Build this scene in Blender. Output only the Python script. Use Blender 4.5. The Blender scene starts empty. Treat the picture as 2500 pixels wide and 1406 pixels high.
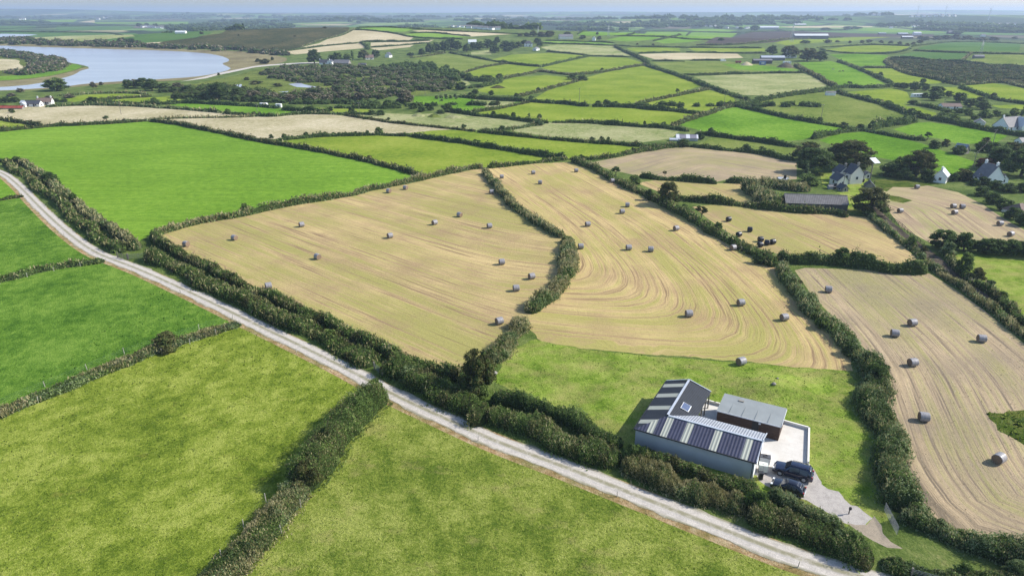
import bpy, math, random
import numpy as np
from mathutils import Vector, Matrix
from mathutils.geometry import delaunay_2d_cdt
random.seed(7); RNG = np.random.default_rng(11)
SC = bpy.context.scene; COL = SC.collection
# ------------------------------------------------------------------ camera
CAMH = 54.0; PITCH = math.radians(21.98); F = 1666.7; CX, CY = 1250.0, 703.0
cam = bpy.data.objects.new('camera', bpy.data.cameras.new('camera')); COL.objects.link(cam)
cam.data.sensor_width = 36; cam.data.lens = 24.0
cam.data.clip_start = 1.0; cam.data.clip_end = 60000
cam.location = (0, 0, CAMH); cam.rotation_euler = (math.radians(90) - PITCH, 0, 0)
SC.camera = cam
# ------------------------------------------------------------------ sky and sun
SUN_EL = math.radians(38); SUN_AZ = math.radians(8)      # towards +x, a little +y
w = bpy.data.worlds.new('World'); SC.world = w; w.use_nodes = True
nt = w.node_tree; bg = nt.nodes['Background']
sky = nt.nodes.new('ShaderNodeTexSky'); sky.sky_type = 'NISHITA'; sky.sun_disc = False
sky.sun_elevation = SUN_EL; sky.sun_rotation = math.radians(90) - SUN_AZ
sky.air_density = 1.0; sky.dust_density = 1.1; sky.ozone_density = 3.0; sky.altitude = 0
nt.links.new(sky.outputs[0], bg.inputs[0]); bg.inputs[1].default_value = 0.148
sun = bpy.data.objects.new('sun', bpy.data.lights.new('sun', 'SUN')); COL.objects.link(sun)
sun.data.energy = 5.0; sun.data.angle = math.radians(0.5); sun.data.color = (1.0, 0.95, 0.86)
sd_ = Vector((math.cos(SUN_EL) * math.cos(SUN_AZ), math.cos(SUN_EL) * math.sin(SUN_AZ), math.sin(SUN_EL)))
sun.rotation_euler = sd_.to_track_quat('Z', 'Y').to_euler(); sun.location = (50, 0, 90)
SC.view_settings.view_transform = 'Standard'; SC.view_settings.look = 'None'
SC.view_settings.exposure = 0.40; SC.view_settings.gamma = 1.0
SC.render.engine = 'CYCLES'; SC.cycles.use_denoising = True; SC.cycles.sample_clamp_indirect = 3.0
SC.cycles.max_bounces = 5; SC.cycles.diffuse_bounces = 2; SC.cycles.glossy_bounces = 2
SC.cycles.transparent_max_bounces = 4; SC.cycles.volume_bounces = 0; SC.cycles.transmission_bounces = 2
# ------------------------------------------------------------------ terrain
HILLS = [(-330, 1230, 520, 190, 27), (120, 1350, 420, 170, 12), (2300, 3600, 1500, 800, 38), (4200, 3900, 900, 700, 30),
         (900, 3300, 500, 350, 12), (-6800, 9000, 3600, 1500, 78), (500, 9500, 3500, 1200, 40), (2500, 7800, 1800, 700, 36),
         (-2600, 7000, 1700, 700, 22), (560, 1050, 260, 200, 5), (700, 900, 200, 160, 8), (-1100, 1900, 500, 240, 9),
         (5200, 9000, 2500, 1200, 60), (-900, 3900, 420, 300, 16)]
def terr(x, y):
    x = np.asarray(x, float); y = np.asarray(y, float)
    z = np.zeros(np.broadcast(x, y).shape)
    for cx, cy, sx, sy, h in HILLS:
        z = z + h * np.exp(-((x - cx) / sx) ** 2 - ((y - cy) / sy) ** 2)
    z = z + 1.7 * np.exp(-((x - MND[0]) / 5.5) ** 2 - ((y - MND[1]) / 4.2) ** 2)
    far = np.clip((y - 2200) / 3000, 0, 1)
    z = z + far * 9 * (1 + np.sin(x * .0013 + 1.1 * np.sin(y * .0007)) * np.sin(y * .0021 + x * .0004))
    return z
def raydir(px, py):
    a = (px - CX) / F; b = (CY - py) / F
    return np.array([a, math.cos(PITCH) + b * math.sin(PITCH), -math.sin(PITCH) + b * math.cos(PITCH)])
def flat(px, py, z=0.0):
    d = raydir(px, py); t = (z - CAMH) / d[2] if d[2] < -1e-4 else 15000.
    return np.array([d[0] * t, d[1] * t])
MND = (0, 0); MND = tuple(flat(1890, 955))
def gp(px, py, z=0.0):
    """point of the terrain (lifted by z) seen at photo position px, py"""
    d = raydir(px, py)
    ts = np.concatenate([np.arange(20, 400, 2.), np.geomspace(400, 16500, 900)])
    g = CAMH + d[2] * ts - (terr(d[0] * ts, d[1] * ts) + z)
    k = np.argmax(g < 0)
    if g[k] >= 0: t = ts[-1]
    elif k == 0: t = (z - CAMH) / d[2]
    else:
        a, b = ts[k - 1], ts[k]
        for _ in range(18):
            m = (a + b) / 2
            if CAMH + d[2] * m - (float(terr(d[0] * m, d[1] * m)) + z) < 0: b = m
            else: a = m
        t = (a + b) / 2
    return np.array([d[0] * t, d[1] * t])
def scl(px, py):
    p = gp(px, py); dep = p[1] * math.cos(PITCH) + (CAMH - float(terr(*p))) * math.sin(PITCH)
    return F / dep                      # photo pixels per metre there
# ------------------------------------------------------------------ mesh helpers
class MB:
    def __init__(s): s.v = []; s.n = 0; s.f = []; s.t = []
    def add(s, v, f, mat=0, tint=None):
        v = np.asarray(v, float).reshape(-1, 3); f = np.asarray(f, int)
        if f.ndim == 1: f = f[None]
        s.v.append(v); s.f.append((f + s.n, mat)); s.n += len(v)
        s.t.append(np.full(len(v), random.random()) if tint is None else np.broadcast_to(np.asarray(tint, float), (len(v),)))
        return s
    def polys(s, v, faces, mat=0, tint=None):
        v = np.asarray(v, float); s.v.append(v)
        for f in faces: s.f.append((np.asarray([f], int) + s.n, mat))
        s.n += len(v); s.t.append(np.full(len(v), random.random() if tint is None else tint)); return s
    def box(s, c, d, rz=0., mat=0, tint=None):
        x, y, z = np.array(d) / 2
        v = np.array([(-x, -y, -z), (x, -y, -z), (x, y, -z), (-x, y, -z), (-x, -y, z), (x, -y, z), (x, y, z), (-x, y, z)])
        ca, sa = math.cos(rz), math.sin(rz); R = np.array([[ca, -sa, 0], [sa, ca, 0], [0, 0, 1]])
        return s.add(v @ R.T + np.array(c), [(0, 3, 2, 1), (4, 5, 6, 7), (0, 1, 5, 4), (1, 2, 6, 5), (2, 3, 7, 6), (3, 0, 4, 7)], mat, tint)
    def tube(s, pts, rad, n=6, mat=0, tint=None):
        pts = [np.array(p, float) for p in pts]; rad = rad if hasattr(rad, '__len__') else [rad] * len(pts)
        V = []
        for i, p in enumerate(pts):
            t = pts[min(i + 1, len(pts) - 1)] - pts[max(i - 1, 0)]; t = t / (np.linalg.norm(t) + 1e-9)
            a = np.cross(t, (0, 0, 1.) if abs(t[2]) < .9 else (1., 0, 0)); a /= np.linalg.norm(a); b = np.cross(t, a)
            for k in range(n):
                q = 2 * math.pi * k / n; V.append(p + rad[i] * (a * math.cos(q) + b * math.sin(q)))
        f = [(i * n + k, i * n + (k + 1) % n, (i + 1) * n + (k + 1) % n, (i + 1) * n + k) for i in range(len(pts) - 1) for k in range(n)]
        s.add(V, f, mat, tint)
        e = len(V) - n; s.f.append((np.array([list(range(n))[::-1]]) + s.n - len(V), mat)); s.f.append((np.array([list(range(e, e + n))]) + s.n - len(V), mat))
        return s
    def build(s, name, mats, parent=None, smooth=False):
        me = bpy.data.meshes.new(name)
        V = np.concatenate(s.v); me.vertices.add(len(V)); me.vertices.foreach_set('co', V.astype(np.float32).ravel())
        tot = np.concatenate([np.full(len(f), f.shape[1]) for f, m in s.f]); idx = np.concatenate([f.ravel() for f, m in s.f])
        mi = np.concatenate([np.full(len(f), m) for f, m in s.f])
        me.loops.add(len(idx)); me.loops.foreach_set('vertex_index', idx.astype(np.int32))
        me.polygons.add(len(tot)); st = np.concatenate([[0], np.cumsum(tot)[:-1]])
        me.polygons.foreach_set('loop_start', st.astype(np.int32))
        me.polygons.foreach_set('material_index', mi.astype(np.int32))
        me.polygons.foreach_set('use_smooth', np.full(len(tot), smooth))
        a = me.attributes.new('tint', 'FLOAT', 'POINT'); a.data.foreach_set('value', np.concatenate(s.t).astype(np.float32))
        for m in (mats if isinstance(mats, (list, tuple)) else [mats]): me.materials.append(m)
        me.update(calc_edges=True); me.validate()
        o = bpy.data.objects.new(name, me); COL.objects.link(o)
        if parent is not None: o.parent = parent
        return o
def tag(o, label=None, cat=None, group=None, kind=None):
    if label: o['label'] = label
    if cat: o['category'] = cat
    if group: o['group'] = group
    if kind: o['kind'] = kind
    return o
def empty(name, loc, rz=0., label=None, cat=None, group=None, sc=1.0):
    o = bpy.data.objects.new(name, None); COL.objects.link(o); o.location = loc; o.rotation_euler = (0, 0, rz)
    o.scale = (sc,) * 3 if not hasattr(sc, '__len__') else sc; o.empty_display_size = .2
    return tag(o, label, cat, group)
def nz(x, y, z=0., s=1.):                    # cheap smooth noise, about -1..1
    x = x * s; y = y * s; z = z * s
    return (np.sin(1.7 * x + 2.3 * np.sin(.9 * y + .4 * z)) + np.sin(2.9 * y + 1.9 * np.sin(1.3 * x + z) + 1.3) + np.sin(2.1 * z + 4.1 * x - 3.3 * y)) / 3
# ------------------------------------------------------------------ materials
def newmat(name):
    m = bpy.data.materials.new(name); m.use_nodes = True; n = m.node_tree; b = n.nodes['Principled BSDF']
    b.inputs['Specular IOR Level'].default_value = .25
    return m, n, b
class G:                                     # tiny node-graph helper
    def __init__(s, n): s.n = n; s.tc = n.nodes.new('ShaderNodeTexCoord').outputs['Object']
    def mapd(s, scale=(1, 1, 1), rz=0., src=None):
        m = s.n.nodes.new('ShaderNodeMapping'); m.inputs['Scale'].default_value = scale; m.inputs['Rotation'].default_value = (0, 0, rz)
        s.n.links.new(src or s.tc, m.inputs[0]); return m.outputs[0]
    def noise(s, scale, det=3., rough=.55, src=None, dist=0.):
        k = s.n.nodes.new('ShaderNodeTexNoise'); k.inputs['Scale'].default_value = scale; k.inputs['Detail'].default_value = det
        k.inputs['Roughness'].default_value = rough; k.inputs['Distortion'].default_value = dist
        s.n.links.new(src or s.tc, k.inputs['Vector']); return k.outputs['Fac']
    def ramp(s, src, stops, interp='LINEAR'):
        r = s.n.nodes.new('ShaderNodeValToRGB'); cr = r.color_ramp; cr.interpolation = interp
        while len(cr.elements) < len(stops): cr.elements.new(.5)
        for e, (p, c) in zip(cr.elements, stops): e.position = p; e.color = (c, c, c, 1) if not hasattr(c, '__len__') else (*c, 1)
        s.n.links.new(src, r.inputs[0]); return r.outputs[0]
    def mix(s, fac, a, b, mode='MIX'):
        m = s.n.nodes.new('ShaderNodeMix'); m.data_type = 'RGBA'; m.blend_type = mode
        for i, v in ((0, fac), (6, a), (7, b)):
            if hasattr(v, 'node'): s.n.links.new(v, m.inputs[i])
            elif i == 0: m.inputs[0].default_value = v
            else: m.inputs[i].default_value = (*v, 1) if hasattr(v, '__len__') else (v, v, v, 1)
        return m.outputs[2]
    def math(s, op, a, b=0.):
        m = s.n.nodes.new('ShaderNodeMath'); m.operation = op
        for i, v in ((0, a), (1, b)):
            if hasattr(v, 'node'): s.n.links.new(v, m.inputs[i])
            else: m.inputs[i].default_value = v
        return m.outputs[0]
    def attr(s, name):
        a = s.n.nodes.new('ShaderNodeAttribute'); a.attribute_name = name; return a.outputs['Fac']
    def bump(s, b, h, dist, strength=1.):
        k = s.n.nodes.new('ShaderNodeBump'); k.inputs['Distance'].default_value = dist; k.inputs['Strength'].default_value = strength
        s.n.links.new(h, k.inputs['Height']); s.n.links.new(k.outputs[0], b.inputs['Normal'])
    def link(s, a, b): s.n.links.new(a, b)
def rng(c, k): return tuple(min(1, v * k) for v in c)
def plain(name, col, rough=.6, metal=0., var=.15, vscale=2., bump=0., spec=.3):
    m, n, b = newmat(name); g = G(n)
    f = g.noise(vscale, 4.)
    c = g.ramp(f, [(.25, rng(col, 1 - var)), (.75, rng(col, 1 + var))])
    g.link(c, b.inputs['Base Color']); b.inputs['Roughness'].default_value = rough; b.inputs['Metallic'].default_value = metal
    b.inputs['Specular IOR Level'].default_value = spec
    if bump: g.bump(b, g.noise(vscale * 6, 3.), bump)
    return m
def grass(name, lo, mid, hi, patch=.05, dry=None, dryamt=.5, tuft=.12, dirn=None, seed=0.):
    m, n, b = newmat(name); g = G(n)
    src = g.mapd((1, 1, 1), .3 + seed)
    big = g.noise(patch, 5., .6, src); med = g.noise(.45, 5., .68, src); fine = g.noise(2.6, 5., .72, src)
    f = g.math('ADD', g.math('MULTIPLY', big, .50), g.math('ADD', g.math('MULTIPLY', med, .50), g.math('MULTIPLY', fine, .50)))
    c = g.ramp(f, [(.63, lo), (.745, mid), (.86, hi)])
    if dirn is not None:
        st = g.noise(1., 3., .6, g.mapd((.03, .9, 1), -dirn)); c = g.mix(g.ramp(st, [(.42, 0.), (.62, .55)]), c, rng(mid, .62))
    if dry is not None:
        d = g.noise(.16, 6., .7, g.mapd((1, 1.6, 1), 1.2 + seed)); c = g.mix(g.ramp(d, [(.62 - .12 * dryamt, 0.), (.74, .75)]), c, dry)
    dk = g.noise(7., 3., .7, src); c = g.mix(g.ramp(dk, [(.30, .85), (.50, 0.)]), c, rng(lo, .45))
    dirt = g.noise(.9, 5., .75, g.mapd((1, 1.3, 1), .9)); c = g.mix(g.ramp(dirt, [(.28, .5), (.37, 0.)]), c, rng(lo, .45))
    g.link(c, b.inputs['Base Color']); b.inputs['Roughness'].default_value = 1.; b.inputs['Specular IOR Level'].default_value = 0.
    hgt = g.math('ADD', g.math('MULTIPLY', fine, .7), g.math('MULTIPLY', dk, .4)); g.bump(b, hgt, tuft * 3.2)
    return m
def hay(name, c_straw, c_green, c_brown, green=.5, brown=.5, freq=1.0):
    m, n, b = newmat(name); g = G(n)
    sd = g.attr('sd')
    cv = n.nodes.new('ShaderNodeCombineXYZ'); sx = n.nodes.new('ShaderNodeSeparateXYZ'); g.link(g.tc, sx.inputs[0])
    g.link(sd, cv.inputs[0]); g.link(g.math('MULTIPLY', sx.outputs[0], .02), cv.inputs[1]); g.link(g.math('MULTIPLY', sx.outputs[1], .02), cv.inputs[2])
    s1 = g.noise(1.5 * freq, 2., .5, cv.outputs[0]); s2 = g.noise(4.6 * freq, 2., .6, cv.outputs[0]); s0 = g.noise(.17, 3., .5, cv.outputs[0])
    big = g.noise(.035, 4., .6); clod = g.noise(1.6, 5., .75); fine = g.noise(6., 3., .7)
    row = g.math('ADD', g.math('MULTIPLY', s1, .6), g.math('MULTIPLY', s2, .4))
    c = g.ramp(row, [(.36, rng(c_brown, .72)), (.46, rng(c_straw, .9)), (.54, rng(c_straw, 1.1)), (.62, rng(c_straw, 1.4))])
    gm = g.math('ADD', g.math('MULTIPLY', s1, .5), g.math('ADD', g.math('MULTIPLY', big, .35), g.math('MULTIPLY', s0, .35)))
    c = g.mix(g.ramp(gm, [(.60 - .08 * green, 0.), (.72 - .06 * green, .85)]), c, c_green)
    bm = g.math('ADD', g.math('MULTIPLY', s2, .35), g.math('MULTIPLY', g.noise(.07, 4., .65, g.mapd((1, 1, 1), 2.)), .8))
    c = g.mix(g.ramp(bm, [(.62 - .1 * brown, 0.), (.74, .75)]), c, c_brown)
    c = g.mix(g.ramp(clod, [(.32, .45), (.46, 0.)]), c, rng(c_brown, .6))
    c = g.mix(g.ramp(fine, [(.58, 0.), (.8, .5)]), c, rng(c_straw, 1.5))
    g.link(c, b.inputs['Base Color']); b.inputs['Roughness'].default_value = .95; b.inputs['Specular IOR Level'].default_value = .05
    g.bump(b, g.math('ADD', g.math('MULTIPLY', row, .8), g.math('ADD', g.math('MULTIPLY', clod, .5), g.math('MULTIPLY', fine, .25))), .22)
    return m
def leafmat(name, dark, mid, light, trans=.38):
    m, n, b = newmat(name); g = G(n)
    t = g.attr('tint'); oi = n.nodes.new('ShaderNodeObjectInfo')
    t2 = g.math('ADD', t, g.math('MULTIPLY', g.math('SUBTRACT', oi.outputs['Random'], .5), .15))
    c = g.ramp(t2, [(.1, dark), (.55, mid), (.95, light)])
    g.link(c, b.inputs['Base Color']); b.inputs['Roughness'].default_value = .6; b.inputs['Specular IOR Level'].default_value = .14
    tr = n.nodes.new('ShaderNodeBsdfTranslucent'); g.link(c, tr.inputs[0]); mx = n.nodes.new('ShaderNodeMixShader')
    mx.inputs[0].default_value = trans; g.link(b.outputs[0], mx.inputs[1]); g.link(tr.outputs[0], mx.inputs[2])
    g.link(mx.outputs[0], n.nodes['Material Output'].inputs[0]); return m
M = {}
M['lush'] = grass('lush_grass', (.070, .160, .014), (.125, .250, .022), (.205, .330, .045), .022, tuft=.06)
M['lush2'] = grass('deep_green_grass', (.048, .118, .015), (.108, .215, .026), (.200, .320, .052), .05, tuft=.12, seed=1.)
M['drill'] = grass('drilled_green_grass', (.100, .205, .022), (.160, .295, .030), (.235, .380, .048), .014, tuft=.05, dirn=-.62)
M['past'] = grass('tufted_pasture', (.100, .155, .016), (.220, .285, .036), (.370, .415, .085), .09, dry=(.28, .26, .06), dryamt=.2, tuft=.14, seed=2.)
M['past2'] = grass('mottled_pasture', (.090, .145, .018), (.200, .255, .040), (.345, .380, .090), .11, dry=(.36, .31, .12), dryamt=.55, tuft=.14, seed=3.)
M['yel'] = grass('yellow_green_grass', (.120, .190, .022), (.195, .265, .030), (.275, .320, .055), .03, dry=(.30, .27, .06), dryamt=.4, tuft=.05)
M['lawn'] = grass('yard_grass', (.095, .165, .018), (.190, .275, .038), (.300, .370, .075), .12, dry=(.38, .31, .13), dryamt=1.6, tuft=.08, seed=4.)
M['rough'] = grass('rough_verge_grass', (.050, .090, .012), (.095, .145, .024), (.18, .20, .05), .12, dry=(.30, .26, .11), dryamt=.9, tuft=.25)
M['pale'] = grass('pale_seeding_grass', (.16, .22, .06), (.30, .33, .13), (.46, .44, .24), .03, dry=(.52, .46, .28), dryamt=.9, tuft=.2)
M['straw'] = grass('bleached_rough_grass', (.33, .30, .15), (.50, .44, .27), (.66, .58, .40), .03, dry=(.40, .33, .22), dryamt=.4, tuft=.2)
M['stub'] = grass('far_stubble', (.40, .34, .20), (.50, .43, .27), (.58, .50, .34), .02, tuft=.05)
M['dull'] = grass('olive_pasture', (.10, .15, .03), (.165, .22, .045), (.25, .28, .08), .03, dry=(.30, .27, .13), dryamt=.5, tuft=.15)
M['far'] = grass('far_pasture', (.10, .21, .025), (.16, .29, .035), (.23, .35, .06), .012, tuft=.02)
M['fard'] = grass('far_dark_pasture', (.05, .12, .03), (.08, .16, .04), (.12, .20, .06), .012, tuft=.02)
M['heath'] = grass('heather_moor', (.035, .05, .018), (.065, .075, .028), (.15, .13, .06), .02, dry=(.22, .17, .10), dryamt=.6, tuft=.5)
M['marsh'] = grass('marsh_grass', (.07, .105, .022), (.13, .17, .038), (.21, .25, .06), .03, dry=(.20, .17, .08), dryamt=.5, tuft=.2)
M['mud'] = grass('tidal_mud', (.14, .12, .06), (.22, .19, .10), (.30, .27, .14), .03, dry=(.16, .12, .08), dryamt=.6, tuft=.03)
M['plough'] = grass('ploughed_soil', (.060, .050, .045), (.085, .070, .062), (.11, .09, .08), .02, tuft=.05)
M['soil'] = grass('bare_track_soil', (.075, .060, .045), (.12, .10, .075), (.19, .16, .12), .2, dry=(.12, .13, .04), dryamt=.4, tuft=.1)
M['verge'] = grass('scorched_verge', (.26, .16, .07), (.40, .27, .14), (.55, .42, .26), .5, dry=(.13, .19, .04), dryamt=1.6, tuft=.1)
M['hay'] = hay('mown_hay_stubble', (.465, .350, .170), (.275, .265, .078), (.31, .215, .125), .9, .5)
M['hay2'] = hay('mown_golden_stubble', (.50, .372, .178), (.30, .285, .080), (.34, .235, .130), .7, .45, 1.1)
M['hay3'] = hay('mown_dusty_stubble', (.415, .318, .200), (.275, .26, .10), (.25, .20, .14), .6, 1.1)
M['hay4'] = hay('mown_brown_stubble', (.40, .31, .185), (.26, .27, .09), (.29, .21, .15), .3, .8, .8)
def gravel(name, a, c_):
    m, n, b = newmat(name); g = G(n)
    f = g.noise(1.1, 6., .75); f2 = g.noise(9., 4., .8); sd = g.attr('sd')
    c = g.ramp(f2, [(.3, rng(a, .6)), (.5, a), (.72, rng(a, 1.3))]); c = g.mix(g.ramp(f, [(.38, .55), (.55, 0.)]), c, rng(a, .62))
    tr = g.ramp(g.math('ABSOLUTE', sd), [(0., 1.), (.16, .75), (.30, .0), (.74, .0), (.92, .9)])
    c = g.mix(g.math('MULTIPLY', tr, g.ramp(g.noise(.7, 5., .8), [(.32, .2), (.52, 1.)])), c, c_)
    g.link(c, b.inputs['Base Color']); b.inputs['Roughness'].default_value = .9; g.bump(b, f2, .05); return m
M['lane'] = gravel('pale_gravel', (.52, .475, .42), (.23, .215, .13))
M['dirt'] = gravel('brown_earth_gravel', (.33, .275, .205), (.20, .17, .09)); M['gravel'] = gravel('grey_gravel', (.43, .395, .36), (.36, .30, .23))
def concrete():
    m, n, b = newmat('cast_concrete'); g = G(n)
    c = g.ramp(g.noise(.35, 6., .7), [(.3, (.52, .49, .44)), (.7, (.68, .65, .60))])
    br = n.nodes.new('ShaderNodeTexBrick'); br.inputs['Scale'].default_value = .3; br.inputs['Mortar Size'].default_value = .003
    br.inputs['Color1'].default_value = (1, 1, 1, 1); br.inputs['Color2'].default_value = (.98, .98, .98, 1); br.inputs['Mortar'].default_value = (.8, .78, .74, 1)
    g.link(g.mapd((1, 1, 1), math.radians(33)), br.inputs[0]); c = g.mix(1., c, br.outputs[0], 'MULTIPLY')
    c = g.mix(g.ramp(g.noise(1.3, 6., .8, g.mapd((.25, 1.5, 1), .6)), [(.58, 0.), (.72, .5)]), c, (.30, .25, .19))
    g.link(c, b.inputs['Base Color']); b.inputs['Roughness'].default_value = .85; return m
M['conc'] = concrete()
def water():
    m, n, b = newmat('lake_water'); g = G(n)
    c = g.ramp(g.noise(.006, 4., .6, g.mapd((.4, 2., 1))), [(.35, (.32, .335, .39)), (.65, (.42, .44, .50))])
    g.link(c, b.inputs['Base Color']); b.inputs['Roughness'].default_value = .22; b.inputs['Specular IOR Level'].default_value = .6
    g.bump(b, g.noise(.35, 4., .6, g.mapd((.5, 1.6, 1))), .25, .5); return m
M['water'] = water()
def landmat():
    """distant patchwork of small fields with hedge lines"""
    m, n, b = newmat('distant_farmland'); g = G(n)
    vo = n.nodes.new('ShaderNodeTexVoronoi'); vo.inputs['Scale'].default_value = .0042; vo.inputs['Randomness'].default_value = .9; g.link(g.mapd((1, .62, 1), .25), vo.inputs['Vector'])
    cr = g.ramp(g.math('FRACT', g.math('MULTIPLY', vo.outputs['Color'], 3.7)), [(0., (.09, .18, .04)), (.2, (.13, .23, .05)), (.38, (.06, .10, .035)), (.55, (.19, .27, .08)), (.68, (.38, .34, .2)), (.78, (.08, .15, .04)), (.9, (.14, .12, .09))], 'CONSTANT')
    ve = n.nodes.new('ShaderNodeTexVoronoi'); ve.feature = 'DISTANCE_TO_EDGE'; ve.inputs['Scale'].default_value = .0042; ve.inputs['Randomness'].default_value = .9; g.link(g.mapd((1, .62, 1), .25), ve.inputs['Vector'])
    c = g.mix(g.ramp(ve.outputs['Distance'], [(.03, 1.), (.06, 0.)]), cr, (.025, .04, .022))
    c = g.mix(g.ramp(g.noise(.0011, 5., .6, g.mapd((1, .5, 1))), [(.48, 0.), (.54, .9)]), c, (.03, .05, .025))
    nf = g.math('ADD', g.math('MULTIPLY', g.noise(.10, 5., .7), .5), g.math('ADD', g.math('MULTIPLY', g.noise(1.3, 5., .75), .3), g.math('MULTIPLY', g.noise(5., 3., .75), .25)))
    near = g.ramp(nf, [(.42, (.035, .065, .012)), (.52, (.095, .140, .030)), (.60, (.16, .20, .055)), (.68, (.28, .26, .11))]); g.bump(b, g.noise(3., 4., .7), .3)
    sx = n.nodes.new('ShaderNodeSeparateXYZ'); g.link(g.tc, sx.inputs[0])
    c = g.mix(g.ramp(g.math('MULTIPLY', sx.outputs[1], 1 / 4000.), [(.32, 0.), (.40, 1.)]), near, c)
    g.link(c, b.inputs['Base Color']); b.inputs['Roughness'].default_value = .95; b.inputs['Specular IOR Level'].default_value = .05; return m
M['land'] = landmat()
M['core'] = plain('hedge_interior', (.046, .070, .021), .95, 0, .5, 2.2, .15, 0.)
M['leaf'] = leafmat('hedge_leaves', (.030, .058, .012), (.100, .165, .034), (.27, .35, .10))
M['leafd'] = leafmat('dark_leaves', (.020, .042, .012), (.062, .108, .027), (.17, .24, .07))
M['leafg'] = leafmat('grey_green_leaves', (.038, .066, .022), (.135, .190, .070), (.34, .41, .20))
M['leafb'] = leafmat('brownish_leaves', (.030, .032, .013), (.085, .088, .030), (.19, .19, .07))
M['leafp'] = leafmat('purple_leaves', (.03, .008, .012), (.085, .022, .028), (.16, .05, .05))
M['scrub'] = leafmat('grey_brown_scrub', (.050, .042, .028), (.135, .112, .074), (.28, .24, .165), .15)
M['dry'] = leafmat('dry_grass', (.12, .12, .045), (.27, .25, .11), (.50, .44, .25), .3)
M['bark'] = plain('bark', (.10, .08, .06), .9, 0, .4, 4., .03)
# ------------------------------------------------------------------ polylines
def chaikin(P, k=1, closed=False):
    P = np.asarray(P, float)
    for _ in range(k):
        a, b = P[:-1], P[1:]; Q = np.empty((2 * len(a), P.shape[1])); Q[0::2] = a * .75 + b * .25; Q[1::2] = a * .25 + b * .75
        P = np.vstack([P[:1], Q, P[-1:]])
    return P
def resample(P, ds):
    P = np.asarray(P, float); L = np.concatenate([[0], np.cumsum(np.linalg.norm(np.diff(P, axis=0), axis=1))])
    n = max(2, int(round(L[-1] / ds)) + 1); t = np.linspace(0, L[-1], n)
    return np.stack([np.interp(t, L, P[:, k]) for k in range(P.shape[1])], 1), t
def world(pts, z=0.): return np.array([gp(a, b, z) for a, b in pts])
def normals(P):
    T = np.gradient(P, axis=0); T /= np.linalg.norm(T, axis=1)[:, None] + 1e-9
    return np.stack([-T[:, 1], T[:, 0]], 1), T
def strip(P, w, side=0., s2=None):
    N, _ = normals(P); a = P + N * (w / 2 + side); b = P - N * (w / 2 - side)
    return np.vstack([a, b[::-1]])
def dseg(p, P):
    """distance of points p to polyline P"""
    best = np.full(len(p), 1e9)
    for a, b in zip(P[:-1], P[1:]):
        d = b - a; t = np.clip(((p - a) @ d) / (d @ d + 1e-9), 0, 1); best = np.minimum(best, np.linalg.norm(p - a - t[:, None] * d, axis=1))
    return best
def softdist(p, lines, k=7.):
    D = np.stack([dseg(p, L[0]) + L[1] if isinstance(L, tuple) else dseg(p, L) for L in lines]); m = D.min(0)
    return m - k * np.log(np.exp(-(D - m) / k).sum(0))
# ------------------------------------------------------------------ lane and guide lines
LANE = chaikin(world([(-330, 395), (-160, 398), (-60, 404), (5, 420), (45, 452), (98, 508), (165, 570), (232, 618), (300, 643), (345, 660), (440, 703), (540, 750), (640, 800), (700, 828), (800, 877), (880, 918),
        (950, 958), (1000, 982), (1100, 1028), (1200, 1073), (1300, 1111), (1400, 1148), (1500, 1188), (1600, 1227), (1700, 1267), (1800, 1306), (1900, 1345), (2000, 1379), (2100, 1408), (2250, 1452), (2500, 1530)]), 2)
G4 = chaikin(world([(372, 578), (400, 603), (454, 628), (521, 655), (588, 696), (700, 742), (800, 787), (900, 833), (1000, 880), (1075, 912)]), 1)
G8 = chaikin(world([(1215, 870), (1245, 825), (1300, 765), (1335, 730), (1368, 690), (1382, 640), (1380, 590), (1340, 562), (1290, 532), (1240, 492), (1185, 425)]), 2)
G3 = chaikin(world([(372, 578), (430, 558), (504, 540), (588, 526), (706, 502), (837, 482), (940, 456), (1040, 434), (1130, 416), (1190, 412)]), 1)
G9 = chaikin(world([(1400, 398), (1450, 412), (1490, 435), (1540, 460), (1590, 480), (1640, 505), (1680, 530), (1730, 560), (1790, 590), (1850, 620), (1909, 656), (1944, 691), (1973, 734), (2008, 773), (2051, 815), (2089, 860), (2085, 930), (1950, 925), (1700, 905), (1480, 880)]), 2)
G9b = chaikin(world([(1900, 620), (2110, 850), (2150, 985), (2190, 1130), (2300, 1290), (2560, 1385)]), 4)
G13 = world([(2130, 510), (2256, 633), (2500, 830)])
def straight(a, b, ext=150.):
    A, B = gp(*a), gp(*b); d = (B - A) / np.linalg.norm(B - A); return np.array([A - d * ext, B + d * ext])
SL = [straight((372, 578), (1000, 880)), (straight((1130, 950), (1345, 712), 0), 34.)]
SM = [straight((1400, 398), (1850, 620), 60), straight((1880, 640), (2085, 880), 8), (straight((2085, 915), (1290, 822), 12), 9.)]
G16 = chaikin(world([(1440, 400), (1540, 374), (1640, 358), (1780, 366), (1940, 392)]), 1)
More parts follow.
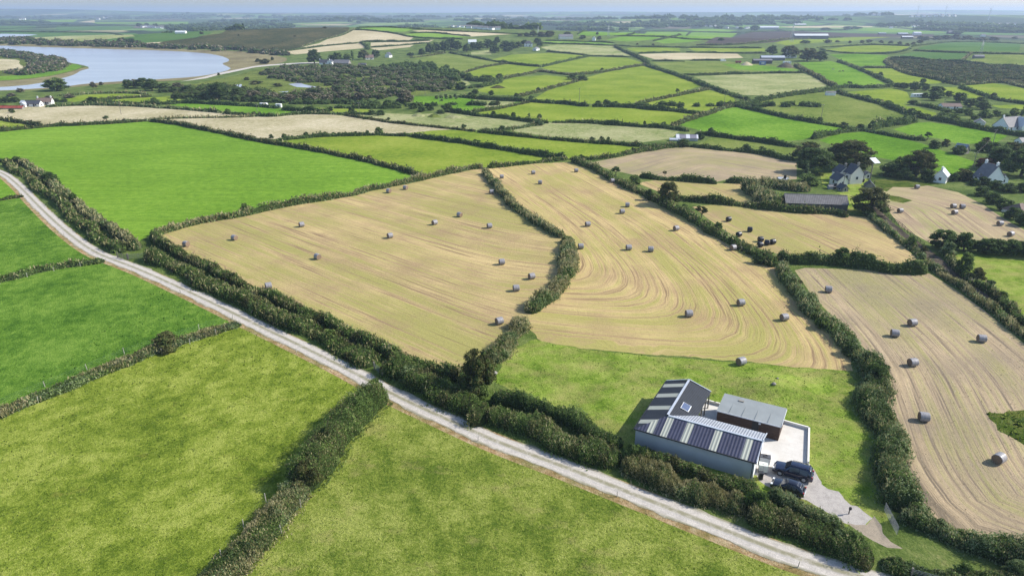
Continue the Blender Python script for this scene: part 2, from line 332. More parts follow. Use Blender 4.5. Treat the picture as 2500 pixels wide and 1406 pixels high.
# ------------------------------------------------------------------ ground cover: (name, material, polygon in photo px, guides)
LP = 'pasture'; HF = 'hay_field'
FIELDS = [
 (LP, 'lush', [(-400, 425), (-60, 404), (10, 420), (62, 480), (0, 492), (-400, 560)]),
 (LP, 'lush2', [(-400, 560), (0, 492), (62, 480), (165, 570), (262, 634), (0, 690), (-400, 790)]),
 (LP, 'lush2', [(-400, 790), (0, 690), (262, 634), (440, 703), (600, 783), (400, 852), (200, 928), (0, 1010), (-400, 1160)]),
 (LP, 'past', [(-400, 1160), (0, 1010), (200, 928), (400, 852), (600, 783), (925, 945), (776, 1120), (700, 1222), (530, 1395), (300, 1800), (-700, 1800)]),
 (LP, 'past2', [(300, 1800), (530, 1395), (700, 1222), (776, 1120), (925, 945), (1200, 1073), (1500, 1188), (1900, 1345), (2250, 1452), (2600, 1800)]),
 (LP, 'drill', [(-330, 345), (0, 320), (140, 306), (220, 304), (300, 298), (366, 294), (420, 300), (500, 316), (600, 338), (720, 358), (800, 372), (940, 404), (1040, 428), (940, 452), (837, 478), (706, 498), (588, 522), (504, 535), (370, 572), (330, 594), (286, 566), (235, 529), (188, 495), (151, 461), (118, 438), (44, 391), (-300, 395)]),
 (LP, 'yel', [(680, 342), (720, 335), (780, 331), (840, 329), (960, 330), (1000, 331), (1080, 341), (1160, 351), (1240, 365), (1300, 375), (1380, 386), (1280, 398), (1180, 410), (1130, 414), (1040, 430), (940, 404), (880, 387), (800, 371), (720, 357)]),
 (LP, 'yel', [(1000, 326), (1060, 317), (1166, 321), (1280, 331), (1400, 343), (1500, 350), (1590, 358), (1540, 372), (1470, 386), (1385, 388), (1300, 375), (1240, 365), (1080, 341)]),
 (HF, 'hay', list(), SL),
 (HF, 'hay2', list(), SM),
 (LP, 'lawn', [(1205, 930), (1230, 880), (1260, 850), (1305, 828), (1400, 850), (1600, 870), (1850, 888), (2065, 905), (2120, 960), (2150, 1100), (2190, 1200), (2205, 1265), (2140, 1275), (2060, 1290), (1940, 1225), (1640, 1130), (1500, 1085), (1360, 1010), (1280, 972)]),
 (HF, 'hay3', [(1940, 660), (1965, 654), (2100, 658), (2270, 668), (2330, 705), (2400, 755), (2500, 838), (2700, 990), (2700, 1450), (2450, 1345), (2360, 1320), (2260, 1285), (2215, 1200), (2180, 1100), (2165, 1000), (2160, 920), (2110, 850), (2040, 780), (1985, 725)], [G9b]),
 ('rough_corner', 'rough', [(2408, 1010), (2500, 1000), (2700, 1010), (2700, 1200), (2500, 1085), (2440, 1050)]),
 (HF, 'hay', [(1690, 505), (1760, 498), (1900, 514), (2040, 525), (2115, 530), (2180, 580), (2240, 632), (2200, 645), (2100, 638), (1900, 620), (1830, 600), (1750, 550)], [G9]),
 (HF, 'hay', [(1555, 447), (1600, 440), (1700, 446), (1825, 450), (1850, 482), (1870, 505), (1740, 492), (1650, 485)], [G9]),
 (HF, 'hay3', [(1440, 398), (1500, 386), (1580, 368), (1680, 358), (1780, 368), (1880, 382), (1945, 396), (1945, 438), (1850, 440), (1768, 440), (1752, 444), (1650, 436), (1560, 430), (1490, 415)], [G16]),
 (HF, 'hay4', [(2135, 470), (2170, 458), (2250, 450), (2340, 470), (2400, 500), (2460, 540), (2600, 610), (2500, 590), (2380, 590), (2280, 598), (2200, 555)], [G13]),
 (LP, 'rough', [(2130, 440), (2200, 436), (2290, 450), (2225, 458), (2180, 457), (2165, 468), (2145, 462)]),
 (LP, 'rough', [(2165, 476), (2195, 480), (2228, 490), (2205, 496), (2175, 490)]),
 (LP, 'lawn', [(2310, 612), (2400, 615), (2520, 625), (2700, 640), (2700, 980), (2500, 770), (2420, 700), (2350, 650)]),
 ('garden', 'lawn', [(2000, 422), (2070, 420), (2110, 430), (2140, 470), (2130, 530), (2060, 518), (2062, 480), (2010, 455)]),
 ('track', 'soil', [(2120, 505), (2140, 505), (2175, 540), (2240, 590), (2280, 618), (2330, 655), (2400, 705), (2500, 785), (2700, 960), (2700, 1010), (2500, 812), (2420, 755), (2340, 690), (2265, 635), (2200, 575)]),
 # north band, left
 ('meadow', 'straw', [(370, 292), (460, 286), (640, 284), (720, 278), (800, 279), (880, 288), (960, 300), (1040, 308), (1110, 316), (1050, 320), (960, 329), (840, 329), (700, 338), (670, 340), (600, 336), (500, 312), (420, 297)]),
 ('meadow', 'straw', [(-300, 300), (-200, 262), (0, 268), (120, 256), (300, 256), (400, 262), (540, 274), (640, 283), (460, 286), (366, 290), (300, 294), (200, 300), (110, 306), (60, 298), (0, 290)]),
 ('meadow', 'pale', [(840, 281), (930, 276), (1010, 280), (1100, 274), (1200, 284), (1300, 297), (1300, 303), (1240, 314), (1166, 319), (1110, 312), (1000, 301), (920, 290)]),
 (LP, 'past', [(-300, 345), (0, 318), (60, 312), (108, 306), (60, 298), (0, 290), (-300, 300)]),
 (LP, 'lush', [(380, 252), (500, 252), (600, 258), (700, 268), (800, 272), (845, 278), (780, 277), (640, 282), (540, 273)]),
 (LP, 'yel', [(130, 244), (210, 232), (300, 229), (350, 232), (300, 237), (250, 240), (210, 244), (180, 250)]),
 (LP, 'yel', [(250, 246), (330, 240), (420, 236), (450, 246), (400, 251), (330, 249)]),
 (LP, 'yel', [(770, 264), (830, 263), (905, 268), (905, 275), (820, 274)]),
 (LP, 'lush', [(1010, 236), (1080, 236), (1160, 240), (1240, 246), (1280, 250), (1200, 265), (1150, 272), (1095, 267), (1080, 255), (1010, 256)]),
 (LP, 'pale', [(1160, 243), (1210, 244), (1265, 248), (1230, 258), (1190, 262), (1150, 252)]),
 (LP, 'yel', [(1160, 278), (1200, 267), (1290, 250), (1380, 254), (1440, 259), (1540, 263), (1660, 272), (1720, 279), (1690, 288), (1650, 301), (1610, 307), (1540, 304), (1440, 298), (1380, 297), (1300, 296), (1220, 285)]),
 (LP, 'pale', [(1235, 318), (1300, 306), (1340, 300), (1500, 304), (1620, 311), (1660, 320), (1640, 338), (1560, 349), (1480, 345), (1360, 337)]),
 (LP, 'lush', [(1655, 304), (1700, 288), (1760, 268), (1800, 262), (1860, 273), (1920, 287), (2000, 298), (2070, 312), (2020, 330), (1960, 342), (1915, 345), (1880, 344), (1800, 334), (1720, 322)]),
 (LP, 'dull', [(1800, 330), (1880, 346), (1945, 356), (1945, 380), (1880, 372), (1780, 362), (1700, 354), (1740, 336)]),
 (LP, 'yel', [(1300, 244), (1340, 220), (1400, 202), (1430, 190), (1500, 172), (1570, 162), (1600, 170), (1680, 194), (1712, 210), (1640, 232), (1560, 250), (1500, 257), (1440, 254)]),
 (LP, 'yel', [(1570, 254), (1640, 236), (1730, 220), (1790, 236), (1795, 250), (1760, 262), (1720, 272), (1650, 266)]),
 (LP, 'yel', [(1160, 222), (1210, 205), (1250, 190), (1330, 184), (1400, 190), (1395, 200), (1330, 216), (1260, 233), (1210, 232)]),
 (LP, 'pale', [(1015, 195), (1080, 190), (1140, 198), (1150, 206), (1100, 222), (1060, 215)]),
 (LP, 'yel', [(1120, 184), (1180, 166), (1240, 157), (1320, 164), (1290, 178), (1230, 189), (1170, 192)]),
 (LP, 'yel', [(1320, 166), (1360, 156), (1440, 140), (1530, 142), (1570, 154), (1500, 168), (1420, 178), (1360, 176)]),
 (LP, 'yel', [(1200, 146), (1250, 134), (1340, 130), (1440, 137), (1380, 150), (1320, 158), (1250, 154)]),
 (LP, 'pale', [(1320, 116), (1360, 109), (1500, 113), (1540, 137), (1440, 135), (1350, 128)]),
 (LP, 'dull', [(1020, 148), (1060, 136), (1096, 132), (1140, 138), (1230, 154), (1180, 165), (1110, 180), (1070, 168)]),
 (LP, 'dull', [(1000, 138), (1060, 130), (1090, 130), (1050, 138), (1020, 146)]),
 (LP, 'pale', [(1150, 128), (1195, 123), (1200, 134), (1150, 134)]),
 (LP, 'far', [(1320, 106), (1330, 101), (1470, 104), (1500, 109), (1400, 108)]),
 (LP, 'yel', [(1530, 118), (1620, 116), (1660, 118), (1660, 126), (1560, 128), (1540, 124)]),
 (LP, 'yel', [(1680, 118), (1800, 117), (1866, 118), (1870, 126), (1700, 128)]),
 (LP, 'stub', [(1556, 133), (1660, 130), (1800, 132), (1815, 142), (1700, 146), (1600, 146)]),
 (LP, 'dull', [(1592, 153), (1660, 150), (1760, 150), (1900, 160), (1960, 172), (1900, 175), (1740, 178), (1670, 180), (1620, 166)]),
 (LP, 'lush', [(1760, 156), (1850, 160), (1900, 164), (1965, 174), (1880, 175), (1800, 170)]),
 (LP, 'pale', [(1695, 188), (1800, 182), (1960, 180), (1990, 190), (2020, 210), (1960, 222), (1880, 234), (1810, 232), (1750, 212)]),
 (LP, 'dull', [(1830, 252), (1900, 240), (2000, 226), (2060, 231), (2120, 246), (2180, 264), (2220, 282), (2180, 292), (2100, 308), (2060, 306), (1960, 286), (1880, 270)]),
 (LP, 'lush', [(1950, 153), (2030, 150), (2080, 164), (2160, 205), (2100, 209), (2050, 208), (2000, 185)]),
 (LP, 'lush', [(2025, 134), (2100, 132), (2170, 136), (2155, 150), (2170, 160), (2100, 162), (2050, 145)]),
 (LP, 'yel', [(2105, 168), (2185, 168), (2230, 186), (2280, 194), (2315, 204), (2250, 206), (2180, 203), (2140, 183)]),
 (LP, 'yel', [(2010, 123), (2060, 115), (2130, 111), (2220, 114), (2210, 122), (2150, 128), (2060, 127)]),
 (LP, 'dull', [(1990, 114), (2050, 109), (2110, 109), (2060, 113), (2000, 119)]),
 (LP, 'yel', [(1890, 106), (1980, 96), (2080, 91), (2180, 91), (2120, 96), (2040, 103), (1920, 111)]),
 (LP, 'fard', [(2240, 120), (2300, 105), (2380, 103), (2492, 108), (2488, 127), (2380, 126), (2300, 123)]),
 (LP, 'fard', [(2190, 137), (2230, 127), (2300, 129), (2360, 131), (2345, 147), (2280, 144), (2220, 140)]),
 (LP, 'dull', [(2365, 150), (2400, 134), (2500, 134), (2600, 136), (2600, 158), (2470, 160)]),
 ('moor', 'heath', [(2170, 142), (2220, 144), (2350, 152), (2420, 160), (2700, 170), (2700, 235), (2450, 198), (2340, 206), (2280, 190), (2200, 174), (2160, 152)]),
 (LP, 'yel', [(2070, 225), (2180, 216), (2215, 226), (2225, 250), (2200, 266), (2160, 252)]),
 (LP, 'yel', [(2205, 260), (2240, 262), (2290, 278), (2270, 287), (2225, 276)]),
 (LP, 'lush', [(2180, 316), (2240, 300), (2270, 299), (2350, 310), (2460, 332), (2430, 350), (2340, 352), (2290, 338), (2230, 332)]),
 (LP, 'lush', [(2000, 344), (2040, 328), (2110, 322), (2180, 334), (2250, 350), (2320, 375), (2380, 395), (2350, 430), (2280, 425), (2200, 395), (2120, 380)]),
 (LP, 'yel', [(2260, 212), (2340, 214), (2400, 236), (2390, 242), (2320, 235), (2290, 222)]),
 (LP, 'yel', [(2355, 208), (2420, 203), (2500, 216), (2700, 250), (2700, 270), (2500, 249), (2440, 240), (2390, 222)]),
 (LP, 'yel', [(2415, 258), (2500, 256), (2520, 268), (2440, 264)]),
 # marsh, lake and the land round it
 ('marsh', 'marsh', [(560, 190), (640, 166), (760, 164), (1000, 168), (1110, 190), (1150, 210), (1060, 230), (900, 240), (700, 244), (520, 238), (440, 222), (480, 202)]),
 ('marsh', 'mud', [(-400, 240), (0, 222), (100, 220), (260, 206), (420, 198), (500, 192), (560, 178), (650, 160), (700, 152), (700, 140), (620, 128), (500, 122), (300, 116), (0, 106), (-500, 104)]),
 ('moor', 'heath', [(380, 104), (480, 90), (560, 80), (660, 70), (780, 64), (870, 66), (866, 72), (800, 96), (740, 114), (690, 128), (600, 124), (500, 117), (400, 112)]),
 ('far_shore', 'fard', [(-500, 78), (-100, 79), (100, 80), (330, 82), (520, 80), (480, 92), (380, 104), (300, 112), (100, 106), (-500, 103)]),
 (LP, 'pale', [(70, 93), (150, 89), (280, 85), (330, 90), (240, 98), (180, 103), (90, 100)]),
 (LP, 'fard', [(330, 92), (400, 84), (500, 83), (470, 92), (400, 99), (350, 97)]),
 (LP, 'stub', [(350, 106), (395, 103), (380, 109), (360, 110)]),
 (LP, 'stub', [(735, 116), (780, 106), (800, 96), (862, 75), (900, 75), (960, 80), (1010, 92), (1000, 99), (900, 99), (860, 105), (780, 114)]),
 (LP, 'stub', [(690, 127), (740, 121), (800, 113), (885, 104), (893, 118), (800, 126), (720, 134)]),
 (LP, 'stub', [(905, 105), (1000, 102), (1060, 98), (1040, 106), (960, 112), (905, 114)]),
 (LP, 'stub', [(903, 118), (960, 114), (1010, 110), (1000, 116), (920, 124)]),
 (LP, 'far', [(870, 70), (920, 67), (1010, 71), (990, 78), (940, 79)]),
 (LP, 'stub', [(1005, 76), (1040, 74), (1180, 80), (1250, 84), (1150, 90), (1080, 86)]),
 (LP, 'far', [(990, 84), (1040, 80), (1100, 86), (1150, 92), (1080, 93), (1000, 90)]),
 (LP, 'far', [(1410, 86), (1500, 79), (1550, 79), (1540, 86), (1440, 88)]),
 (LP, 'far', [(1540, 86), (1580, 78), (1682, 78), (1650, 89), (1600, 88)]),
 (LP, 'far', [(1645, 92), (1690, 79), (1800, 82), (1760, 94), (1690, 97)]),
 (LP, 'far', [(1480, 98), (1520, 90), (1620, 90), (1590, 98), (1530, 102)]),
 (LP, 'far', [(1595, 101), (1640, 94), (1720, 98), (1680, 104), (1620, 107)]),
 ('ploughed_field', 'plough', [(1720, 106), (1800, 88), (1840, 78), (1960, 77), (2080, 82), (2280, 84), (2280, 91), (2080, 91), (1980, 96), (1890, 104), (1800, 110)]),
 (LP, 'far', [(2070, 73), (2120, 69), (2300, 78), (2310, 81), (2160, 79)]),
 (LP, 'far', [(1650, 72), (1740, 71), (1800, 75), (1780, 78), (1700, 77)]),
 (LP, 'stub', [(1900, 66), (2000, 64), (2130, 65), (2130, 67), (1950, 69)]),
 (LP, 'fard', [(0, 64), (90, 64), (85, 70), (20, 76), (-60, 76), (-60, 66)]),
 (LP, 'fard', [(140, 64), (330, 65), (320, 71), (200, 76), (135, 72)]),
 (LP, 'far', [(60, 50), (190, 49), (180, 55), (60, 54)]),
 (LP, 'far', [(220, 55), (460, 54), (460, 59), (240, 59)]),
 (LP, 'stub', [(190, 55), (230, 50), (232, 56)]),
 ('lake', 'water', [(-600, 112), (-200, 109), (0, 112), (80, 115), (180, 118), (280, 121), (400, 124), (500, 130), (540, 137), (558, 144), (560, 150), (540, 156), (556, 163), (566, 170), (520, 182), (470, 189), (420, 192), (340, 197), (260, 201), (200, 206), (160, 212), (100, 216), (0, 222), (-400, 232), (-600, 240)]),
 ('lake', 'water', [(-300, 83), (0, 83), (100, 85), (70, 88), (40, 92), (0, 96), (-300, 100)]),
 ('peninsula', 'rough', [(-500, 108), (-200, 114), (0, 121), (40, 128), (100, 136), (156, 148), (170, 154), (200, 159), (222, 166), (196, 172), (186, 180), (160, 189), (100, 197), (0, 202), (-400, 212)]),
 ('peninsula', 'lush', [(-300, 196), (0, 188), (100, 178), (160, 168), (176, 156), (205, 162), (180, 172), (110, 188), (0, 198), (-300, 206)]),
 ('peninsula', 'mud', [(-300, 208), (0, 199), (100, 191), (170, 177), (205, 165), (222, 167), (196, 173), (186, 181), (160, 190), (90, 206), (0, 214), (-300, 226)]),
 ('peninsula', 'straw', [(-200, 146), (0, 144), (50, 147), (45, 156), (62, 166), (40, 172), (-200, 178)]),
 ('pond', 'water', [(704, 206), (730, 202), (745, 207), (776, 213), (760, 215), (724, 213)]),
 ('pond', 'water', [(612, 219), (640, 219), (652, 222), (625, 223)]),
 ('pond', 'water', [(575, 208), (590, 206), (590, 213), (580, 213)]),
 ('pond', 'water', [(678, 225), (705, 223), (700, 226)]),
 ('causeway_road', 'lane', [(440, 200), (500, 188), (530, 180), (560, 174), (620, 162), (660, 158), (740, 153), (780, 153), (780, 155), (740, 156), (662, 161), (622, 165), (562, 178), (532, 184), (502, 192)]),
 ('gravel', 'gravel', [(1845, 1168), (1868, 1140), (1972, 1126), (1992, 1146), (2000, 1172), (2008, 1186), (2040, 1196), (2056, 1212), (2084, 1234), (2104, 1244), (2128, 1268), (2118, 1284), (2080, 1284), (2050, 1270), (1990, 1230), (1930, 1205), (1880, 1190)]),
 ('entrance_track', 'dirt', [(2062, 1272), (2085, 1280), (2125, 1282), (2133, 1258), (2148, 1280), (2160, 1302), (2178, 1322), (2196, 1338), (2165, 1338), (2125, 1320), (2100, 1300)]),
]
hl = np.vstack([G4, world([(1075, 912), (1150, 905), (1215, 870)]), G8[1:], G3[::-1][1:-1]])
hm = np.vstack([world([(1188, 412), (1280, 401), (1400, 396)]), G9[1:44 if len(G9) > 60 else None], world([(2068, 905), (1850, 888), (1600, 868), (1400, 848), (1305, 828), (1290, 800), (1300, 765)]), G8[::-1]])
# ------------------------------------------------------------------ build the ground as one subdivision
def densify(P, closed=True):
    out = []
    n = len(P)
    for i in range(n if closed else n - 1):
        a, b = P[i], P[(i + 1) % n]; d = np.linalg.norm(b - a); y = max(60., min(a[1], b[1]))
        k = max(1, int(d / (6 + y * .045))); out += [a + (b - a) * j / k for j in range(k)]
    return np.array(out)
def inside(p, P):
    x, y = p[:, 0], p[:, 1]; r = np.zeros(len(p), bool); q = np.roll(P, 1, 0)
    for (x1, y1), (x2, y2) in zip(P, q):
        if y1 == y2: continue
        c = ((y1 > y) != (y2 > y)) & (x < (x2 - x1) * (y - y1) / (y2 - y1) + x1); r ^= c
    return r
polys = []; info = []
def addpoly(name, mat, P, guides=None):
    P = densify(P)
    if name in ('gravel', 'entrance_track', 'track', 'garden', 'rough_corner') or mat in ('lawn', 'hay2'):
        P = np.vstack([a + (b - a) * t for a, b in zip(P, np.roll(P, -1, 0)) for t in (np.arange(0, 1, 1. / max(1, int(np.linalg.norm(b - a) / 1.1))))[:, None, None]][:]) .reshape(-1, 2)
        P = P + .38 * np.column_stack([nz(P[:, 0], P[:, 1], 0, .9), nz(P[:, 0], P[:, 1], 5., 1.1)])
    polys.append(P)
    info.append((name, mat, guides))
for k, f in enumerate(FIELDS):
    name, mat, pts = f[:3]; gd = [g for g in (f[3] if len(f) > 3 else []) if len(g)] or None
    if name == HF and mat == 'hay' and not pts: P = hl
    elif name == HF and mat == 'hay2': P = np.vstack([world([(1188, 412), (1280, 401), (1400, 396)]), chaikin(world([(1450, 412), (1490, 435), (1540, 460), (1590, 480), (1640, 505), (1680, 530), (1730, 560), (1790, 590), (1850, 620), (1909, 656), (1944, 691), (1973, 734), (2008, 773), (2051, 815), (2085, 860)]), 1), world([(2078, 905), (1960, 898), (1850, 886), (1700, 872), (1600, 866), (1400, 848), (1320, 832), (1290, 800)]), G8[2:]])
    else:
        P = world(pts)
        if name not in ('pond',): P = np.vstack([chaikin(np.vstack([P, P[:1]]), 1)[1:-1]]) if name in ('lake', 'peninsula', 'gravel', 'marsh', 'moor', 'track') else P
    addpoly(name, mat, P, gd)
LN, lt = resample(LANE, 3.)
addpoly('lane_verge', 'verge', strip(LN, 4.2, -.45))
addpoly('lane', 'lane', strip(LN, 3.1))
yard = world([(1712, 975), (1733, 983), (1975, 1046), (1973, 1129), (1868, 1141), (1846, 1160), (1700, 1100)])
addpoly('concrete_yard', 'conc', yard)
pts = []; faces = []
for P in polys:
    faces.append(list(range(len(pts), len(pts) + len(P)))); pts += [tuple(p) for p in P]
fill = []
def grid(x0, x1, y0, y1, d):
    gx, gy = np.meshgrid(np.arange(x0, x1, d), np.arange(y0, y1, d)); p = np.stack([gx.ravel(), gy.ravel()], 1)
    return p + RNG.uniform(-.22, .22, p.shape) * d
fill.append(grid(-350, 500, 20, 420, 16)); fill.append(grid(-500, 500, -300, 20, 80))
fill.append(grid(-2200, 2200, 420, 2500, 46)); fill.append(grid(-12500, 12500, 2500, 16300, 300)); fill.append(grid(-3000, -500, -300, 420, 200)); fill.append(grid(500, 3000, -300, 420, 200))
for P, (nm, mt, gd) in zip(polys, info):
    if gd: q = grid(P[:, 0].min(), P[:, 0].max(), P[:, 1].min(), P[:, 1].max(), 3.6); fill.append(q[inside(q, P)])
fill.append(grid(MND[0] - 12, MND[0] + 12, MND[1] - 10, MND[1] + 10, 1.1))
E = 12800
fill.append(np.array([(-E, -400), (E, -400), (E, 16500), (-E, 16500)]))
fill = np.concatenate(fill); allp = [Vector(p) for p in pts] + [Vector(p) for p in fill]
edges = [(f[i], f[(i + 1) % len(f)]) for f in faces for i in range(len(f))]
vo, eo, fo, ov, oe, of = delaunay_2d_cdt(allp, edges, [], 0, 1e-4, False)
V2 = np.array([(v.x, v.y) for v in vo]); T = np.array([list(f) for f in fo if len(f) == 3])
own = np.full(len(T), -1); cen = V2[T].mean(1)
for k, P in enumerate(polys):
    lo, hi = P.min(0), P.max(0); c = np.where((cen > lo).all(1) & (cen < hi).all(1))[0]; own[c[inside(cen[c], P)]] = k
Z = terr(V2[:, 0], V2[:, 1])
def sheet(name, mat, k, guides=None, label=None):
    tri = T[own == k]
    if not len(tri): return None
    a = V2[tri[:, 1]] - V2[tri[:, 0]]; b = V2[tri[:, 2]] - V2[tri[:, 0]]; cw = a[:, 0] * b[:, 1] - a[:, 1] * b[:, 0] < 0
    tri[cw] = tri[cw][:, ::-1]
    u, inv = np.unique(tri, return_inverse=True); tri = inv.reshape(-1, 3); p = V2[u]
    mb = MB(); mb.add(np.column_stack([p, Z[u]]), tri, 0, 0.)
    o = mb.build(name, M[mat], smooth=True); tag(o, kind='structure')
    if name == 'lane' or name == 'causeway_road': sd = np.clip(dseg(p, LANE) / 1.6, 0, 1) if name == 'lane' else np.full(len(p), .5)
    elif guides: sd = softdist(p, guides)
    else: sd = np.full(len(p), .5)
    at = o.data.attributes.new('sd', 'FLOAT', 'POINT'); at.data.foreach_set('value', sd.astype(np.float32)); return o
# the lane needs its own cross rows so that wheel tracks can vary over its width
sheet('ground', 'land', -1)
for k, (nm, mt, gd) in enumerate(info):
    if nm in ('lane', 'lake', 'pond'): continue
    sheet(nm, mt, k, gd)
for nm in ('lake', 'pond'):
    for k, (n2, mt, gd) in enumerate(info):
        if n2 == nm: sheet(nm, mt, k)
LF, _ = resample(LANE, 1.5); N, _t = normals(LF); cols = np.linspace(-1, 1, 11); sdv = np.tile(cols, len(LF)); mb = MB()
vv = (LF[:, None, :] + N[:, None, :] * (cols * 1.6)[None, :, None]).reshape(-1, 2); n = 11
vv += N.repeat(n, 0) * (.34 * nz(vv[:, 0], vv[:, 1], 0, .7) * (np.abs(sdv) > .95))[:, None]
q = [(i * n + j, i * n + j + 1, (i + 1) * n + j + 1, (i + 1) * n + j) for i in range(len(LF) - 1) for j in range(n - 1)]
mb.add(np.column_stack([vv, .03 + .03 * (1 - sdv ** 2) - .03 * np.exp(-((np.abs(sdv) - .5) / .16) ** 2)]), [f[::-1] for f in q], 0, 0.)
o = mb.build('lane', M['lane'], smooth=True); tag(o, kind='structure')
a = o.data.attributes.new('sd', 'FLOAT', 'POINT'); a.data.foreach_set('value', np.abs(sdv).astype(np.float32))
# what lies under the lane surface
k = [i for i, t in enumerate(info) if t[0] == 'lane'][0]; sheet('lane_bed', 'verge', k)
# ------------------------------------------------------------------ hedges
STY = {'bramble': ('leaf', .14), 'dark': ('leafd', .02), 'bank': ('leafg', .45), 'grey': ('leafg', .12), 'brown': ('leafb', .1), 'grass': ('leafg', .85), 'stone': ('leafg', .3), 'bright': ('leaf', .05)}
def smoothrand(n, step, seed):
    r = np.random.default_rng(seed); m = max(2, int(n / step) + 3); t = np.linspace(0, m - 1, n)
    return np.interp(t, np.arange(m), r.uniform(-1, 1, m))
def leaves(mb, P, N, s, mat, tint, flatten=1.0):
    """one small quad per point, roughly facing N"""
    n = len(P); R = RNG.normal(size=(n, 3)); D = N + R * .75; D /= np.linalg.norm(D, axis=1)[:, None] + 1e-9
    A = np.cross(D, RNG.normal(size=(n, 3))); A /= np.linalg.norm(A, axis=1)[:, None] + 1e-9; B = np.cross(D, A)
    s = (s * RNG.uniform(.55, 1.35, n))[:, None]; k = RNG.uniform(.45, .9, n)[:, None]
    V = np.stack([P - A * s, P - B * s * k + A * s * .1, P + A * s, P + B * s * k - A * s * .1], 1).reshape(-1, 3)
    mb.add(V, np.arange(4 * n).reshape(-1, 4), mat, np.repeat(tint, 4))
def blades(mb, P, h, mat, tint):
    n = len(P); L = RNG.normal(size=(n, 3)) * .35; L[:, 2] = 1; L *= (h * RNG.uniform(.5, 1.3, n))[:, None]
    a = RNG.uniform(0, 2 * math.pi, n); W = np.stack([np.cos(a), np.sin(a), 0 * a], 1) * (h * .28)
    V = np.stack([P - W, P + W, P + L + W * .35, P + L - W * .35], 1).reshape(-1, 3)
    mb.add(V, np.arange(4 * n).reshape(-1, 4), mat, np.repeat(tint, 4))
hseed = [0]
def hedge(name, label, sty, h, wd, pts, grp=None, cat='hedge', clip=.35, raw=None, lum=.34):
    hseed[0] += 1; sd = hseed[0]; h *= .84; wd *= .80
    P0 = raw if raw is not None else world(pts, h * .45)
    P0 = chaikin(P0, 1); dist = max(50., float(np.hypot(P0[:, 0], P0[:, 1]).min())); distm = float(np.hypot(P0[:, 0], P0[:, 1]).mean())
    ds = float(np.clip(distm * .006, .55, 8)); P, t = resample(P0, ds); n = len(P); N, T = normals(P)
    e = np.minimum(t, t[-1] - t); tap = np.clip((e / max(1.2, ds) + .25), 0, 1) ** .6
    stp = lambda m: max(1.01, m / ds)
    hh = h * (1 + lum * smoothrand(n, stp(3.5), sd) + lum * .8 * smoothrand(n, stp(14), sd + 99) + .12 * smoothrand(n, stp(1.3), sd + 7)) * tap
    ww = wd * (1 + .22 * smoothrand(n, stp(4), sd + 5) + .15 * smoothrand(n, stp(1.5), sd + 17)) * tap
    off = .25 * wd * smoothrand(n, stp(6), sd + 31)
    C = P + N * off[:, None]; cz = terr(C[:, 0], C[:, 1]) - .15
    K = 9; th = np.linspace(0, math.pi, K); ex, ez = np.sign(np.cos(th)) * np.abs(np.cos(th)) ** .75, np.sin(th) ** .62
    def surf(i, q, k=1.):                       # i fractional station, q angle
        a = np.clip(i.astype(int), 0, n - 2); f = (i - a)[:, None]
        c = C[a] * (1 - f) + C[a + 1] * f; f = f[:, 0]; nn = N[a]; W = ww[a] * (1 - f) + ww[a + 1] * f; H = hh[a] * (1 - f) + hh[a + 1] * f; z0 = cz[a] * (1 - f) + cz[a + 1] * f
        x = np.sign(np.cos(q)) * np.abs(np.cos(q)) ** .75 * W / 2 * k; z = np.sin(q) ** .62 * H * k
        lump = 1 + .16 * nz(c[:, 0] + x, c[:, 1], z * 1.4, 1.1); x = x * lump; z = z * lump
        return np.column_stack([c + nn * x[:, None], z0 + z]), np.column_stack([nn * (np.cos(q))[:, None], np.sin(q) + .25])
    mb = MB(); ii = np.repeat(np.arange(n, dtype=float), K); ii[ii > n - 1.01] = n - 1.01
    V, _ = surf(ii, np.tile(th, n), .90)
    q = [(i * K + k, i * K + k + 1, (i + 1) * K + k + 1, (i + 1) * K + k) for i in range(n - 1) for k in range(K - 1)]
    mb.add(V, q, 0, .2); mb.f.append((np.array([list(range(K))]), 0)); mb.f.append((np.array([list(range((n - 1) * K, n * K))[::-1]]), 0))
    mat, gr = STY[sty]; alt = {'leaf': 'leafb', 'leafd': 'leaf', 'leafg': 'leaf', 'leafb': 'leafg'}[mat]
    s = float(np.clip(distm * .0019, .125, .95)); area = t[-1] * (wd + 1.7 * h)
    m = int(area / (s * s) * (1.7 if distm < 160 else 1.15)); 
    i = RNG.uniform(0, n - 1.02, m); qn = RNG.uniform(.03, 3.11, m); kk = RNG.uniform(.88, 1.10, m)
    Pp, Nn = surf(i, qn, kk)
    lowf = nz(Pp[:, 0], Pp[:, 1], Pp[:, 2], .55) * .27 + nz(Pp[:, 0], Pp[:, 1], Pp[:, 2], .13) * .14
    tint = np.clip(.5 + lowf + RNG.normal(0, .17, m), 0, 1)
    dry = RNG.uniform(0, 1, m) < gr * (1 + 1.2 * nz(Pp[:, 0], Pp[:, 1], 0, .25))
    al = nz(Pp[:, 0], Pp[:, 1], 0, .32) + RNG.normal(0, .25, m) > .28; g = ~dry & ~al; leaves(mb, Pp[g], Nn[g], s * .62, 1, tint[g]); g = ~dry & al; leaves(mb, Pp[g], Nn[g], s * .62, 3, tint[g])
    if dry.any(): blades(mb, Pp[dry], s * 1.5, 2, np.clip(tint[dry] + .05, 0, 1))
    # shoots that break the top line
    k2 = int(t[-1] / max(.45, s) * 1.1); i = RNG.uniform(0, n - 1.02, k2); Pp, Nn = surf(i, RNG.uniform(.9, 2.2, k2), RNG.uniform(1.05, 1.0 + clip, k2)); leaves(mb, Pp, Nn, s * .6, 1, np.clip(RNG.normal(.6, .2, k2), 0, 1))
